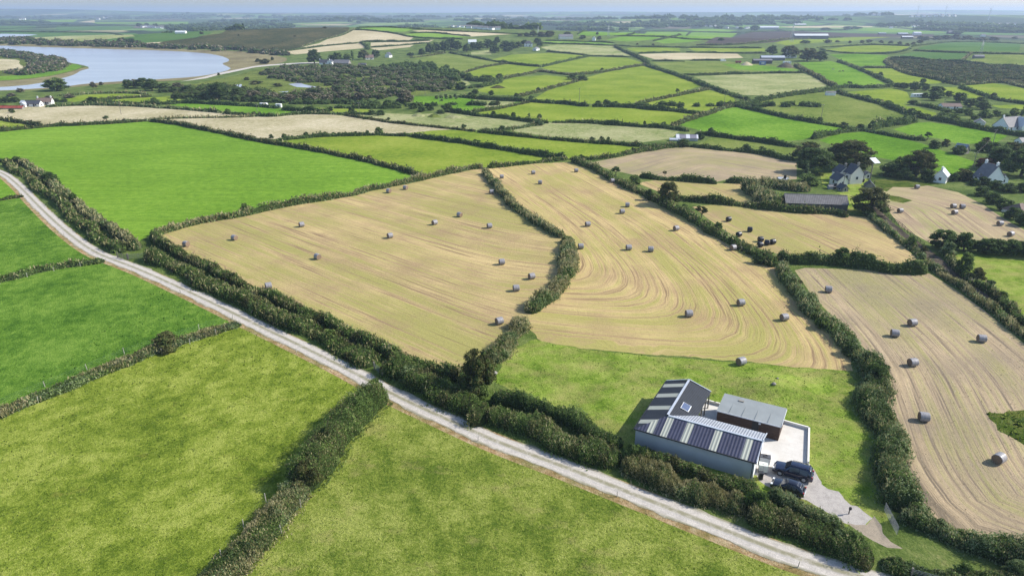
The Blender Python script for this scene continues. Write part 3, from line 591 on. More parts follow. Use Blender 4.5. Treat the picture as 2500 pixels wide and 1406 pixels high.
    # skirt of weeds at the foot
    k3 = int(t[-1] * 2 / s * .7); i = RNG.uniform(0, n - 1.02, k3); sg = np.sign(RNG.normal(size=k3)); Pp, _ = surf(i, np.where(sg > 0, .02, 3.12), RNG.uniform(.95, 1.25, k3)); Pp[:, 2] = terr(Pp[:, 0], Pp[:, 1])
    blades(mb, Pp, s * 1.3, 1, np.clip(RNG.normal(.8, .2, k3), 0, 1))
    if dist < 110:                              # rooted grass and bramble runners spread a little from the foot
        k4 = int(t[-1] * 26); i = RNG.uniform(0, n - 1.02, k4); sg = np.where(RNG.uniform(size=k4) > .5, .02, 3.12); Pp, _ = surf(i, sg, 1. + np.abs(RNG.normal(0, .22, k4))); Pp[:, 2] = terr(Pp[:, 0], Pp[:, 1])
        blades(mb, Pp, .28, 2 if gr > .3 else 1, np.clip(RNG.normal(.7, .25, k4), 0, 1))
    o = mb.build(name, [M['core'], M[mat], M['dry'], M[alt]]); tag(o, label, cat, grp); return o
HN = 'field_hedge'
HEDGES = [
 (HN, 'trimmed hedge along the lane from its top bend down to the timber gate', 'bramble', 2.0, 3.8, [(18, 398), (44, 416), (67, 431), (94, 458), (141, 486), (168, 512), (202, 543), (235, 573), (292, 612)]),
 ('grass_bank', 'bank topped with bleached grass edging the big drilled green field above the lane', 'bank', 2.0, 3.2, [(50, 394), (84, 413), (118, 440), (151, 464), (188, 497), (235, 533), (286, 570), (325, 594), (338, 604)]),
 (HN, 'short dark hedge closing the drilled green field above the lane bend', 'dark', 1.6, 2.2, [(-200, 392), (-60, 390), (0, 393), (46, 393)]),
 (HN, 'long neat hedge between the drilled green field and the left hay field', 'bank', 1.9, 2.4, [(370, 572), (430, 553), (504, 536), (588, 521), (706, 497), (837, 477), (940, 452), (1040, 432), (1130, 412), (1178, 406)]),
 (HN, 'shrubby hedge along the top edge of the middle hay field', 'bramble', 1.9, 2.6, [(1190, 406), (1240, 402), (1280, 397), (1330, 391), (1385, 387)]),
 (HN, 'inner one of the two parallel hedges between left hay field and lane', 'bramble', 2.3, 3.0, [(372, 572), (390, 590), (405, 600), (454, 626), (521, 653), (588, 693), (700, 740), (800, 785), (900, 830), (1000, 878), (1060, 900), (1130, 915), (1170, 945)]),
 (HN, 'bushy hedge bordering the gravel lane between the timber gate and the metal gate', 'bramble', 2.3, 4.6, [(366, 620), (420, 646), (470, 670), (521, 700), (600, 730), (700, 777), (800, 820), (880, 862), (908, 884)]),
 (HN, 'tall leafy green hedge bordering the gravel lane just past the metal gate', 'bright', 2.6, 5.0, [(932, 892), (996, 902), (1060, 940), (1125, 985), (1190, 1016)]),
 (HN, 'hedge bordering the gravel lane below the dark hedge of the yard grass', 'bramble', 2.3, 4.2, [(1190, 1012), (1279, 1036), (1358, 1068), (1437, 1102), (1508, 1128)]),
 ('grass_bank', 'bank of bleached tall grass between the gravel lane and the long grey barn', 'grass', 1.9, 4.4, [(1515, 1130), (1595, 1156), (1674, 1188), (1754, 1220), (1820, 1240)]),
 (HN, 'thick bramble hedge bordering the gravel lane below the parked cars', 'bramble', 2.3, 4.6, [(1822, 1242), (1917, 1275), (2010, 1312), (2080, 1334), (2138, 1362)]),
 (HN, 'low hedge beside the lane at the bottom edge, ending at the lowest metal gate', 'grey', 1.7, 2.6, [(2152, 1362), (2190, 1378), (2243, 1388), (2330, 1400), (2420, 1412), (2560, 1440)]),
 (HN, 'dense dark hedge between the yard grass and the lane hedge, ending at the barn corner', 'dark', 2.3, 2.8, [(1200, 965), (1279, 975), (1358, 1008), (1437, 1042), (1512, 1082)]),
 (HN, 'bramble hedge growing right along the grey wall of the long barn', 'bramble', 2.0, 2.4, [(1535, 1092), (1556, 1098), (1635, 1130), (1714, 1160), (1793, 1190), (1860, 1208)]),
 (HN, 'dark rounded hedge between the cars and the lane, ending at the gravel entrance', 'grey', 2.3, 2.6, [(1872, 1212), (1940, 1226), (2010, 1256), (2058, 1282)]),
 (HN, 'curving hedge between the left and the middle hay field', 'bank', 2.2, 3.0, [(1182, 418), (1215, 455), (1240, 487), (1290, 528), (1340, 558), (1376, 574)]),
 (HN, 'short broad weedy hedge bank standing between the two hay fields, south of the curve', 'bank', 2.3, 4.2, [(1386, 580), (1388, 640), (1368, 690), (1335, 725), (1298, 757)]),
 (HN, 'weedy hedge bank running from the hay field gap down to the dark corner tree', 'bank', 2.1, 3.6, [(1278, 778), (1250, 815), (1222, 850), (1205, 880)]),
 (HN, 'upper length of the long hedge along the east side of the middle hay field', 'bramble', 2.2, 3.4, [(1395, 390), (1450, 408), (1490, 430), (1540, 456), (1590, 478), (1640, 502), (1680, 528), (1730, 556), (1790, 588), (1850, 616), (1896, 644)]),
 (HN, 'broad leafy length of the hedge between the middle hay field and the dusty hay field', 'grey', 2.4, 4.2, [(1900, 646), (1930, 680), (1960, 725), (1996, 768), (2040, 802), (2082, 842), (2115, 876)]),
 (HN, 'widest leafy length of hedge, between the yard grass and the dusty hay field', 'grey', 2.7, 5.0, [(2110, 872), (2138, 905), (2142, 950), (2140, 985), (2158, 1030), (2166, 1086), (2184, 1137), (2212, 1184), (2228, 1240)]),
 (HN, 'glossy silver green hedge curving round the gravel entrance to the bottom right', 'grey', 2.6, 3.6, [(2226, 1236), (2272, 1277), (2360, 1312), (2453, 1338), (2540, 1366), (2640, 1400)]),
 (HN, 'weedy hedge on the west side of the brown farm track beside the dusty hay field', 'bank', 1.7, 2.2, [(2260, 640), (2300, 662), (2340, 692), (2390, 724), (2430, 754), (2470, 790), (2500, 812), (2600, 890)]),
 (HN, 'bushy hedge between the brown farm track and the green paddock', 'bramble', 2.0, 2.4, [(2300, 606), (2330, 640), (2350, 662), (2390, 692), (2420, 712), (2450, 736), (2480, 760), (2560, 820)]),
 (HN, 'tall dark hedge between the black bale field and the dusty hay field', 'dark', 3.0, 3.4, [(1896, 620), (1944, 630), (2015, 634), (2069, 634), (2122, 644), (2193, 655), (2262, 654)]),
 (HN, 'weedy hedge between the black bale field and the fenced drive', 'grey', 1.6, 2.2, [(2123, 525), (2162, 555), (2201, 584), (2235, 607), (2256, 628)]),
 (HN, 'dark shrubby hedge in front of the long timber barn', 'bramble', 2.4, 3.0, [(1645, 480), (1700, 486), (1749, 488), (1820, 497), (1891, 505), (1962, 512), (2033, 514), (2069, 524)]),
 (HN, 'clipped dark hedge left of the gap between the two small hay fields', 'dark', 2.2, 2.6, [(1561, 427), (1604, 433), (1657, 435), (1700, 438), (1752, 443)]),
 (HN, 'clipped dark hedge right of the gap, ending at the farmhouse trees', 'dark', 2.4, 2.8, [(1772, 438), (1828, 441), (1900, 445), (1945, 447)]),
 (HN, 'hedge between the yellow green strip field and the upper hay field', 'bramble', 1.8, 2.4, [(1390, 386), (1470, 386), (1540, 373), (1580, 365), (1630, 358), (1680, 354)]),
 (HN, 'dark hedge along the top of the upper hay field below the weedy strip', 'dark', 2.3, 3.0, [(1684, 354), (1730, 358), (1780, 364), (1820, 367), (1860, 372), (1900, 381), (1940, 389)]),
 (HN, 'hedge between the yellow green strip field and the pale paddock of the striped shed', 'bramble', 1.8, 2.6, [(1166, 320), (1220, 325), (1280, 331), (1340, 337), (1400, 343), (1460, 347), (1500, 349), (1560, 355), (1610, 356), (1645, 353)]),
 (HN, 'dark thick hedge dividing the two yellow green fields', 'dark', 2.3, 3.0, [(1000, 329), (1080, 339), (1160, 350), (1240, 363), (1300, 373), (1345, 380), (1385, 386)]),
 (HN, 'long bank hedge along the far right side of the drilled green field', 'brown', 1.9, 2.8, [(368, 294), (420, 299), (500, 314), (540, 322), (600, 336), (670, 349), (720, 356), (800, 370), (880, 386), (940, 402), (1000, 418), (1040, 428)]),
 (HN, 'brownish hedge along the far edge of the drilled green field', 'brown', 2.0, 3.0, [(-200, 333), (0, 318), (60, 312), (140, 305), (220, 302), (300, 297), (368, 292)]),
 (HN, 'bushy hedge between the bleached meadow and the left yellow green field', 'dark', 1.8, 2.6, [(672, 341), (720, 336), (780, 331), (840, 329), (920, 327), (960, 328), (1000, 330)]),
 (HN, 'low hedge with two dark clumps crossing to the far left corner meadow', 'brown', 2.0, 2.6, [(-100, 282), (0, 290), (30, 294), (60, 299), (110, 307)]),
 (HN, 'scrubby hedge along the top of the bleached meadow near the white farm', 'grey', 1.8, 3.0, [(110, 260), (200, 255), (300, 256), (400, 262), (500, 269), (540, 274)]),
 (HN, 'patchy hedge between the bleached meadow and the vivid green strip', 'grey', 1.7, 2.4, [(545, 275), (610, 281), (670, 283), (720, 277), (780, 276), (840, 278)]),
 (HN, 'thin weedy line between the two bleached meadows', 'grass', 1.0, 1.8, [(372, 291), (460, 287), (560, 286), (640, 283)]),
 (HN, 'thorny hedge between the bleached meadow and the pale green meadow', 'brown', 1.3, 2.2, [(840, 280), (900, 289), (960, 299), (1000, 303), (1080, 311), (1120, 315), (1160, 320)]),
 (HN, 'shrubby hedge below the long sunlit green field, west length', 'dark', 2.4, 3.0, [(1100, 270), (1160, 279), (1200, 283), (1260, 289), (1300, 295), (1340, 297)]),
 (HN, 'knobbly dark hedge below the long sunlit green field, east length to the striped shed', 'dark', 2.2, 3.0, [(1350, 297), (1380, 296), (1440, 297), (1500, 302), (1560, 307), (1620, 309), (1680, 318)]),
 (HN, 'dark hedge above the weedy strip, running from the striped shed to the farm trees', 'dark', 2.2, 3.0, [(1700, 322), (1760, 331), (1820, 339), (1880, 347), (1945, 356)]),
 (HN, 'short hedge joining the two pale meadows diagonally', 'grey', 1.7, 2.6, [(1166, 319), (1230, 316), (1260, 312), (1300, 306), (1325, 300)]),
 (HN, 'thick dark hedge along the top of the long sunlit green field, west of its gap', 'dark', 2.8, 4.0, [(1120, 234), (1200, 241), (1260, 244), (1320, 247), (1380, 251), (1436, 257)]),
 (HN, 'thick dark hedge along the top of the long sunlit green field, east of its gap', 'dark', 2.8, 4.0, [(1446, 257), (1500, 258), (1540, 259), (1600, 265), (1660, 269), (1700, 275), (1728, 278)]),
 (HN, 'hedge slanting up at the west end of the long sunlit green field', 'brown', 1.8, 2.6, [(1150, 273), (1200, 267), (1240, 259), (1290, 249)]),
 (HN, 'hedge slanting from the striped shed up to the meeting of four far fields', 'brown', 2.0, 3.2, [(1640, 305), (1690, 288), (1730, 277), (1760, 264), (1795, 257)]),
 (HN, 'broad dark hedge rising from the four field meeting to the small white shed', 'dark', 3.0, 4.6, [(1795, 255), (1840, 246), (1880, 238), (1940, 229), (2000, 221), (2012, 219)]),
 (HN, 'dark hedge between the vivid green field and the olive pasture of the lone pole', 'dark', 2.2, 3.0, [(1800, 258), (1860, 271), (1920, 285), (1980, 295), (2040, 305), (2078, 312)]),
 (HN, 'long dark hedge down the east side of the large sunlit hill field', 'dark', 2.8, 4.0, [(1580, 160), (1620, 172), (1680, 191), (1720, 207), (1760, 221), (1800, 234), (1830, 242)]),
 (HN, 'hedge between the large sunlit hill field and the small field below it', 'brown', 1.9, 2.8, [(1550, 254), (1600, 243), (1650, 233), (1700, 223), (1735, 217)]),
 (HN, 'hedge on the west side of the large sunlit hill field', 'brown', 2.0, 3.0, [(1260, 237), (1300, 227), (1340, 217), (1380, 205), (1412, 197)]),
 (HN, 'hedge across the far slope above the large sunlit hill field', 'brown', 2.2, 3.6, [(1230, 191), (1280, 181), (1320, 173), (1360, 179), (1400, 183), (1440, 179), (1500, 171), (1540, 163), (1580, 158)]),
 (HN, 'dark tree lined hedge below the far kite shaped field', 'dark', 4.0, 5.0, [(1135, 191), (1180, 197), (1230, 193)]),
 (HN, 'dark thick hedge left of the far field with the rush patch', 'dark', 3.4, 5.0, [(1145, 212), (1190, 206), (1225, 197)]),
 (HN, 'hedge down from the villa trees to the far crossing of hedges', 'dark', 2.4, 4.0, [(1096, 128), (1140, 136), (1180, 144), (1240, 154), (1280, 159), (1320, 162)]),
 (HN, 'hedge rising from the far crossing to the pale villa field', 'dark', 2.4, 3.6, [(1325, 162), (1360, 154), (1400, 144), (1436, 137)]),
 (HN, 'hedge round the west side of the far kite shaped field', 'brown', 1.8, 3.2, [(1238, 155), (1180, 163), (1140, 175), (1120, 181), (1114, 188)]),
 (HN, 'dark hedge below the pale field beside the hip roofed villa', 'dark', 2.2, 3.2, [(1340, 126), (1400, 131), (1440, 136), (1500, 138), (1540, 139)]),
 (HN, 'broad hedge running down from the ridge to the centre of the far fields', 'dark', 3.2, 5.0, [(1500, 112), (1522, 124), (1552, 136), (1580, 150), (1584, 160)]),
 (HN, 'far dark hedge below the narrow green strip under the plough land', 'dark', 2.4, 3.6, [(1556, 130), (1600, 128), (1660, 127)]),
 (HN, 'far dark hedge under the second narrow strip, towards the yard of blue boxes', 'dark', 2.2, 3.2, [(1675, 127), (1730, 128), (1800, 130), (1870, 130)]),
 (HN, 'far dark hedge below the bleached strip field, west half', 'dark', 2.6, 3.6, [(1590, 148), (1620, 148), (1672, 149)]),
 (HN, 'far dark hedge below the bleached strip field, near the white van shed', 'dark', 2.2, 3.2, [(1685, 147), (1720, 147), (1762, 147)]),
 (HN, 'knobbly far hedge between the rough farm paddock and the large pale field', 'dark', 2.4, 3.4, [(1665, 182), (1700, 182), (1740, 181), (1820, 179), (1900, 177), (1966, 177)]),
 (HN, 'hedge down the east side of the large pale field', 'brown', 2.8, 4.6, [(1940, 160), (1965, 171), (1995, 186), (2020, 200), (2038, 210)]),
 (HN, 'far hedge running level from the small white shed towards the caravan trees', 'dark', 2.8, 4.0, [(2010, 219), (2060, 211), (2120, 213), (2180, 209), (2220, 207), (2270, 209)]),
 (HN, 'hedge with a round tree between the horse field and the yellow field', 'dark', 2.6, 3.6, [(2044, 149), (2080, 161), (2120, 177), (2150, 191), (2182, 204)]),
 (HN, 'thin hedge above the yellow far field beside the moor', 'brown', 1.8, 2.8, [(2100, 165), (2140, 165), (2185, 165)]),
 (HN, 'curved hedge round the western tip of the dark moor patch', 'brown', 2.2, 4.0, [(2172, 142), (2158, 150), (2176, 161), (2200, 173), (2230, 183), (2280, 191), (2320, 201), (2342, 207)]),
 (HN, 'hedge running down to the right from the foot of the dark moor patch', 'dark', 2.4, 3.6, [(2342, 211), (2380, 224), (2420, 237), (2440, 243), (2500, 251), (2560, 260)]),
 (HN, 'hedge under the dark moor patch along the top of the rightmost field', 'brown', 2.0, 3.2, [(2350, 207), (2400, 203), (2450, 199), (2500, 212), (2580, 230)]),
 (HN, 'dark hedge above the moor patch', 'dark', 2.2, 3.6, [(2172, 140), (2220, 142), (2280, 146), (2350, 150), (2420, 159), (2500, 161), (2600, 164)]),
 (HN, 'far hedge between two bright fields below the young plantation', 'dark', 2.0, 3.0, [(2000, 120), (2040, 127), (2100, 131), (2180, 131), (2210, 124), (2225, 118)]),
 (HN, 'far hedge between the two dull green fields above the moor', 'dark', 2.2, 3.4, [(2228, 123), (2296, 127), (2370, 129), (2440, 131), (2500, 132), (2600, 134)]),
 (HN, 'short far hedge beside the grey field shed above the moor', 'brown', 2.0, 3.2, [(2350, 148), (2362, 138), (2372, 129)]),
 (HN, 'far hedge along the top of the bright fields under the plantation', 'dark', 2.0, 3.0, [(1995, 116), (2060, 113), (2130, 109), (2220, 112)]),
 (HN, 'far hedge along the top of the dull field under the copse', 'dark', 2.2, 3.4, [(2225, 114), (2300, 103), (2380, 102), (2500, 107), (2600, 110)]),
 (HN, 'hedge running from the small white shed down past the caravans to the big white house', 'dark', 2.8, 3.8, [(2040, 223), (2070, 231), (2120, 243), (2160, 254), (2200, 270), (2240, 281), (2280, 289), (2340, 299), (2380, 309), (2440, 318), (2520, 332)]),
 (HN, 'tall dark hedge east of the olive pasture, rising to the caravan lane', 'dark', 4.2, 4.4, [(2120, 311), (2140, 305), (2170, 301), (2200, 297), (2236, 291)]),
 (HN, 'hedge between the bright rough field and the ruined shed paddock', 'dark', 2.0, 2.8, [(2085, 313), (2110, 316), (2160, 326), (2220, 337), (2262, 341)]),
 (HN, 'hedge above the big round farmhouse trees', 'dark', 2.4, 3.4, [(1985, 336), (2010, 329), (2040, 322), (2090, 314)]),
 (HN, 'hedge in front of the brown roofed bungalow', 'dark', 2.2, 3.0, [(2228, 253), (2260, 258), (2290, 264), (2320, 272)]),
 (HN, 'hedge across the sunlit field west of the marsh willows', 'brown', 2.0, 3.0, [(210, 246), (260, 241), (320, 237), (370, 234)]),
 (HN, 'scrubby hedge below the green strip behind the white farm', 'dark', 2.2, 3.4, [(195, 252), (240, 252), (300, 253), (360, 252), (430, 252)]),
 (HN, 'stone topped field bank above the sunlit strips west of the marsh', 'stone', 1.4, 2.4, [(140, 234), (200, 229), (250, 226), (330, 227), (360, 229)]),
 (HN, 'dark hedge below the marsh willows along the road', 'dark', 2.4, 3.2, [(400, 250), (470, 249), (560, 254), (640, 258), (680, 262)]),
 (HN, 'tall dark clipped hedge beside the white caravan at the marsh edge', 'dark', 3.4, 3.8, [(688, 264), (720, 266), (780, 270), (806, 272)]),
 (HN, 'hedge below the marsh running east from the clipped hedge', 'dark', 2.0, 2.8, [(815, 262), (860, 262), (920, 263), (980, 262)]),
 (HN, 'hedge below the strip field in front of the orchard', 'dark', 2.0, 3.0, [(840, 276), (880, 277), (930, 276)]),
 (HN, 'dry stone field wall up the side of the heather hill', 'stone', 1.6, 3.0, [(740, 114), (782, 98), (800, 95), (840, 85), (860, 74), (868, 70)]),
 (HN, 'hedge between the two pale harvested slopes', 'dark', 2.2, 4.0, [(685, 126), (730, 120), (760, 116), (800, 111), (872, 105)]),
 (HN, 'hedge down the end of the lower pale harvested slope', 'dark', 3.2, 6.0, [(880, 103), (890, 108), (896, 114), (900, 120)]),
 (HN, 'dark hedge above the narrow harvested strips', 'dark', 3.0, 5.0, [(885, 100), (920, 101), (1000, 101), (1050, 98)]),
 (HN, 'hedge between the harvested strips and the village', 'dark', 2.2, 4.0, [(905, 115), (960, 112), (1000, 108), (1050, 104)]),
 (HN, 'hedge below the ridge field of the pale harvested slope', 'dark', 2.4, 4.0, [(868, 72), (900, 74), (960, 80), (1000, 90), (1060, 94), (1130, 95)]),
 (HN, 'hedge above the small strip of green under the skyline', 'dark', 2.2, 4.0, [(870, 68), (930, 66), (1010, 70), (1060, 74), (1180, 79), (1260, 83), (1340, 86)]),
 (HN, 'far hedge between the ridge strips behind the villa trees', 'dark', 2.2, 4.0, [(1000, 81), (1050, 79), (1110, 85), (1150, 88)]),
 (HN, 'far hedge under the line of ridge houses', 'dark', 2.4, 4.0, [(1320, 105), (1360, 107), (1420, 108), (1500, 111), (1560, 114), (1700, 116), (1860, 117)]),
 (HN, 'far hedge between the ridge road and the strip above the pale villa field', 'dark', 1.8, 3.0, [(1330, 99), (1400, 101), (1470, 103), (1500, 105)]),
 (HN, 'far hedge under the bright ridge fields', 'dark', 2.4, 4.0, [(1500, 88), (1540, 88), (1600, 89), (1640, 91), (1680, 96), (1740, 97)]),
 (HN, 'far diagonal hedge left of the brightest ridge field', 'dark', 2.4, 4.0, [(1595, 100), (1630, 92), (1660, 87), (1684, 79)]),
 (HN, 'far diagonal hedge further left among the bright ridge fields', 'dark', 2.2, 4.0, [(1530, 86), (1550, 82), (1562, 79)]),
 (HN, 'far hedge along the top of the bright ridge fields', 'dark', 2.2, 4.0, [(1410, 84), (1500, 77), (1600, 77), (1700, 78), (1810, 81)]),
 (HN, 'far hedge along the lower side of the plough land', 'brown', 2.6, 4.6, [(1700, 110), (1760, 110), (1820, 107), (1890, 100), (1960, 95), (2060, 91)]),
 (HN, 'far hedge above the plough land by the grey sheds', 'dark', 2.6, 4.0, [(1820, 80), (1860, 77), (1960, 76), (2070, 74)]),
 (HN, 'far hedge along the lake side fields of the opposite shore', 'dark', 2.4, 5.0, [(-60, 79), (60, 78), (150, 79), (300, 81), (420, 79)]),
 (HN, 'far hedge across the middle of the opposite shore fields', 'dark', 2.4, 5.0, [(0, 71), (60, 69), (140, 66), (240, 64)]),
 (HN, 'far hedge along the top of the opposite shore fields', 'dark', 3.0, 6.0, [(-60, 61), (60, 61), (200, 62), (330, 63), (420, 62)]),
 (HN, 'weathered hedge bank slanting across the villa meadow', 'brown', 1.6, 3.0, [(1000, 142), (1040, 137), (1090, 129)]),
]
for f in HEDGES: hedge(*f[:6], **(f[6] if len(f) > 6 else {}))
# ------------------------------------------------------------------ small lane side banks with stock fences
hedge('grass_bank', 'low bank of dry grass and brambles between the two nearer pastures left of the lane', 'bank', 1.5, 2.7, [(-120, 1045), (0, 1003), (100, 963), (200, 923), (300, 878), (400, 848), (500, 812), (584, 784)], lum=.2)
hedge('field_hedge', 'low dark hedge with fence posts between the two farther pastures left of the lane', 'bramble', 1.7, 2.4, [(-140, 712), (0, 681), (101, 656), (168, 644), (254, 634)], lum=.2)
hedge('field_hedge', 'short low hedge at the left edge above the lane bend', 'brown', 1.2, 1.6, [(-120, 500), (0, 487), (56, 477)], lum=.2)
hedge('field_hedge', 'tall bushy hedge dividing the two nearest pastures, its part by the lane', 'bright', 4.0, 4.8, [(915, 950), (878, 985), (840, 1026), (806, 1068), (780, 1108), (750, 1150), (728, 1180)])
hedge('grass_bank', 'grassy overgrown bank dividing the two nearest pastures, its lower part', 'bank', 2.0, 4.4, [(722, 1186), (700, 1222), (660, 1262), (625, 1305), (586, 1345), (540, 1392), (500, 1440), (440, 1520)])

# ------------------------------------------------------------------ grass tufts and loose straw: crisp small relief close to the camera
def tufts(name, label, cat, polyk, dens, hgt, mats, ymax, lean=.5, only=None, wid=.5, sdcol=None):
    P = polys[polyk]; lo = np.maximum(P.min(0), (-75, 25)); hi = np.minimum(P.max(0), (95, ymax)); a = hi - lo
    n = int(a[0] * a[1] * dens); q = lo + RNG.uniform(0, 1, (n, 2)) * a; d = np.hypot(q[:, 0], q[:, 1]); q = q[RNG.uniform(size=n) < np.clip((62 / d) ** 2, .12, 1)]
    q = q[inside(q, P) & (np.abs(q[:, 0]) < q[:, 1] * .85 + 14)]
    for Pj in polys[polyk + 1:]: q = q[~inside(q, Pj)]
    k = nz(q[:, 0], q[:, 1], 0, .35) * .5 + nz(q[:, 0], q[:, 1], 1, .9) * .5; q = q[k + RNG.normal(0, .5, len(q)) > -.1]
    tn = np.clip(.5 + .22 * nz(q[:, 0], q[:, 1], 2, .2) + RNG.normal(0, .22, len(q)), 0, 1); h = hgt * np.clip(np.hypot(q[:, 0], q[:, 1]) / 75, .9, 1.6)
    n = len(q); L = RNG.normal(size=(n, 3)) * lean; L[:, 2] = .75; L *= (h * RNG.uniform(.5, 1.4, n))[:, None]; aa = RNG.uniform(0, 6.28, n); W = np.stack([np.cos(aa), np.sin(aa), 0 * aa], 1) * (h * wid * RNG.uniform(.6, 1.3, n))[:, None]
    p = np.column_stack([q, terr(q[:, 0], q[:, 1]) - .01]); V = np.stack([p - W, p + W, p + L + W * .6, p + L - W * .6], 1).reshape(-1, 3)
    mb = MB(); mb.add(V, np.arange(4 * n).reshape(-1, 4), 0, np.repeat(tn, 4)); tag(mb.build(name, M[mats]), label, cat, kind='stuff')
def kof(nth, name): return [i for i, t in enumerate(info) if t[0] == name][nth]
M['tuft'] = leafmat('pasture_tufts', (.055, .090, .012), (.15, .205, .030), (.32, .37, .085), .3)
M['tuft2'] = leafmat('deep_green_tufts', (.030, .085, .012), (.080, .185, .020), (.16, .29, .04), .3)
M['straws'] = leafmat('loose_straw', (.22, .165, .10), (.42, .34, .21), (.66, .56, .38), .15)
tufts('grass_tufts', 'short mottled grass tufts of the nearest left pasture', 'grass', kof(3, 'pasture'), 9, .13, 'tuft', 130)
tufts('grass_tufts', 'short mottled grass tufts of the nearest pasture right of the dividing hedge', 'grass', kof(4, 'pasture'), 9, .13, 'tuft', 130)
tufts('grass_tufts', 'dark green grass tufts of the middle left pasture', 'grass', kof(2, 'pasture'), 6, .14, 'tuft2', 170)
tufts('grass_tufts', 'short grass tufts round the barn yard', 'grass', [i for i, t in enumerate(info) if t[1] == 'lawn'][0], 6, .12, 'tuft', 130)
tufts('loose_straw', 'loose straw lying on the dusty hay field', 'straw', [i for i, t in enumerate(info) if t[1] == 'hay3'][0], 3, .085, 'straws', 150, 1.2)
tufts('weeds', 'rough weeds in the angular green patch at the right edge', 'weeds', kof(0, 'rough_corner'), 9, .3, 'tuft', 120)
# ------------------------------------------------------------------ trees and bushes
LEAFM = {'g': 'leaf', 'd': 'leafd', 'b': 'leafb', 'y': 'leafg', 'p': 'leafp', 's': 'scrub'}
protos = {}
def crown_mb(kind, nleaf, ls, seed):
    """unit crown: total height 1, width 1"""
    r = np.random.default_rng(seed); mb = MB()
    if kind == 'oak': nb, z0, z1, rr = 52, .17, .82, .20
    elif kind == 'thorn': nb, z0, z1, rr = 16, .55, .88, .17
    elif kind == 'poplar': nb, z0, z1, rr = 16, .2, .9, .22
    elif kind == 'conifer': nb, z0, z1, rr = 22, .12, .9, .15
    else: nb, z0, z1, rr = 20, .18, .72, .24
    B = []
    for k in range(nb):
        u = (k + r.uniform(0, 1)) / nb; a = r.uniform(0, 2 * math.pi); z = z0 + (z1 - z0) * u
        if kind == 'oak': prof = math.sqrt(max(.02, 1 - ((u - .22) / .85) ** 2)) * .40
        elif kind == 'thorn': prof = .38 * (1 - .3 * u)
        elif kind == 'conifer': prof = .42 * (1 - u) + .03
        elif kind == 'poplar': prof = .30 * math.sqrt(max(.05, 1 - (2 * u - 1) ** 2))
        else: prof = .34 * math.sqrt(max(.03, 1 - u ** 2 * .9))
        q = prof * r.uniform(.45, 1.) ; sx = .13 * u if kind == 'thorn' else 0
        B.append((q * math.cos(a) - sx, q * math.sin(a), z, rr * r.uniform(.7, 1.15) * (1 - .35 * u if kind != 'thorn' else .85), r.normal(.5, .16)))
    per = max(3, nleaf // nb)
    for (x, y, z, R, tn) in B:
        # dark inner mass
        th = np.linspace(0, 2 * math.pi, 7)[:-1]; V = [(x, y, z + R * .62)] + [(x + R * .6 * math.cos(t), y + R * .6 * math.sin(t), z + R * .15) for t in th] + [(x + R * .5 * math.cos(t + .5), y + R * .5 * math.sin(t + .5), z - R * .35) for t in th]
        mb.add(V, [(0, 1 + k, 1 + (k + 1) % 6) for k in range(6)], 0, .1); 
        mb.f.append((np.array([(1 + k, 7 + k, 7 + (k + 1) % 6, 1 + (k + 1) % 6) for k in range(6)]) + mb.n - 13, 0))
        D = r.normal(size=(per, 3)); D /= np.linalg.norm(D, axis=1)[:, None]; D[:, 2] = np.abs(D[:, 2]) * .9 + D[:, 2] * .1 - .12
        P = np.array([x, y, z]) + D * R * r.uniform(.72, 1.12, per)[:, None] * np.array([1, 1, .78])
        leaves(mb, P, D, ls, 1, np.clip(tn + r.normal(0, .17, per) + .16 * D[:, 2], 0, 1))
    return mb, B
def trunk_mb(kind, B, seed):
    r = np.random.default_rng(seed + 5); mb = MB(); zt = {'oak': .42, 'thorn': .5, 'conifer': .9, 'poplar': .8}.get(kind, .3)
    mb.tube([(0, 0, -.02), (.01, 0, zt * .5), (-.02 if kind != 'thorn' else .03, .01, zt)], [.042, .032, .02], 7)
    for (x, y, z, R, tn) in B[:8]: mb.tube([(0, 0, zt * .72), (x * .5, y * .5, (z + zt * .7) / 2), (x, y, z)], [.017, .011, .004], 4)
    return mb
def proto(kind, tint, lod, var):
    k = (kind, tint, lod, var)
    if k not in protos:
        n, ls = {0: (5200, .020), 1: (2200, .030), 2: (760, .05), 3: (220, .09)}[lod]
        mb, B = crown_mb(kind, n, ls, hash((kind, var)) % 1 + 17 * var + 3 * len(kind))
        cr = mb.build('crown', [M['core'], M[LEAFM[tint]]]); tk = trunk_mb(kind, B, var).build('trunk', M['bark'])
        for o in (cr, tk): COL.objects.unlink(o)
        protos[k] = (cr, tk)
    return protos[k]
tcount = [0]
def tree(px, py, hp, wp, kind, tint, label, cat=None, grp=None, name=None, lean=0.):
    p = gp(px, py); s = scl(px, py); h, wd = hp / s * 1.08, wp / s
    apx = hp / 2.44; lod = 0 if apx > 22 else 1 if apx > 10 else 2 if apx > 4.5 else 3
    tcount[0] += 1; cr, tk = proto(kind, tint, lod, tcount[0] % 3)
    bush = kind == 'bush'
    nm = name or ('bush' if bush else {'oak': 'broadleaf_tree', 'thorn': 'hawthorn_tree', 'conifer': 'conifer_tree', 'poplar': 'tall_tree'}[kind])
    z = float(terr(*p)); rz = random.uniform(0, 6.28) if kind != 'thorn' else random.uniform(-.4, .4)
    if bush:
        o = cr.copy(); o.name = nm; COL.objects.link(o); o.location = (p[0], p[1], z - .12 * h); o.rotation_euler = (0, 0, rz); o.scale = (wd, wd, h * 1.1)
    else:
        o = empty(nm, (p[0], p[1], z - .05), rz, sc=(wd, wd, h))
        for q in (cr, tk): c = q.copy(); COL.objects.link(c); c.parent = o
    tag(o, label, cat or ('bush' if bush else 'tree'), grp); return o
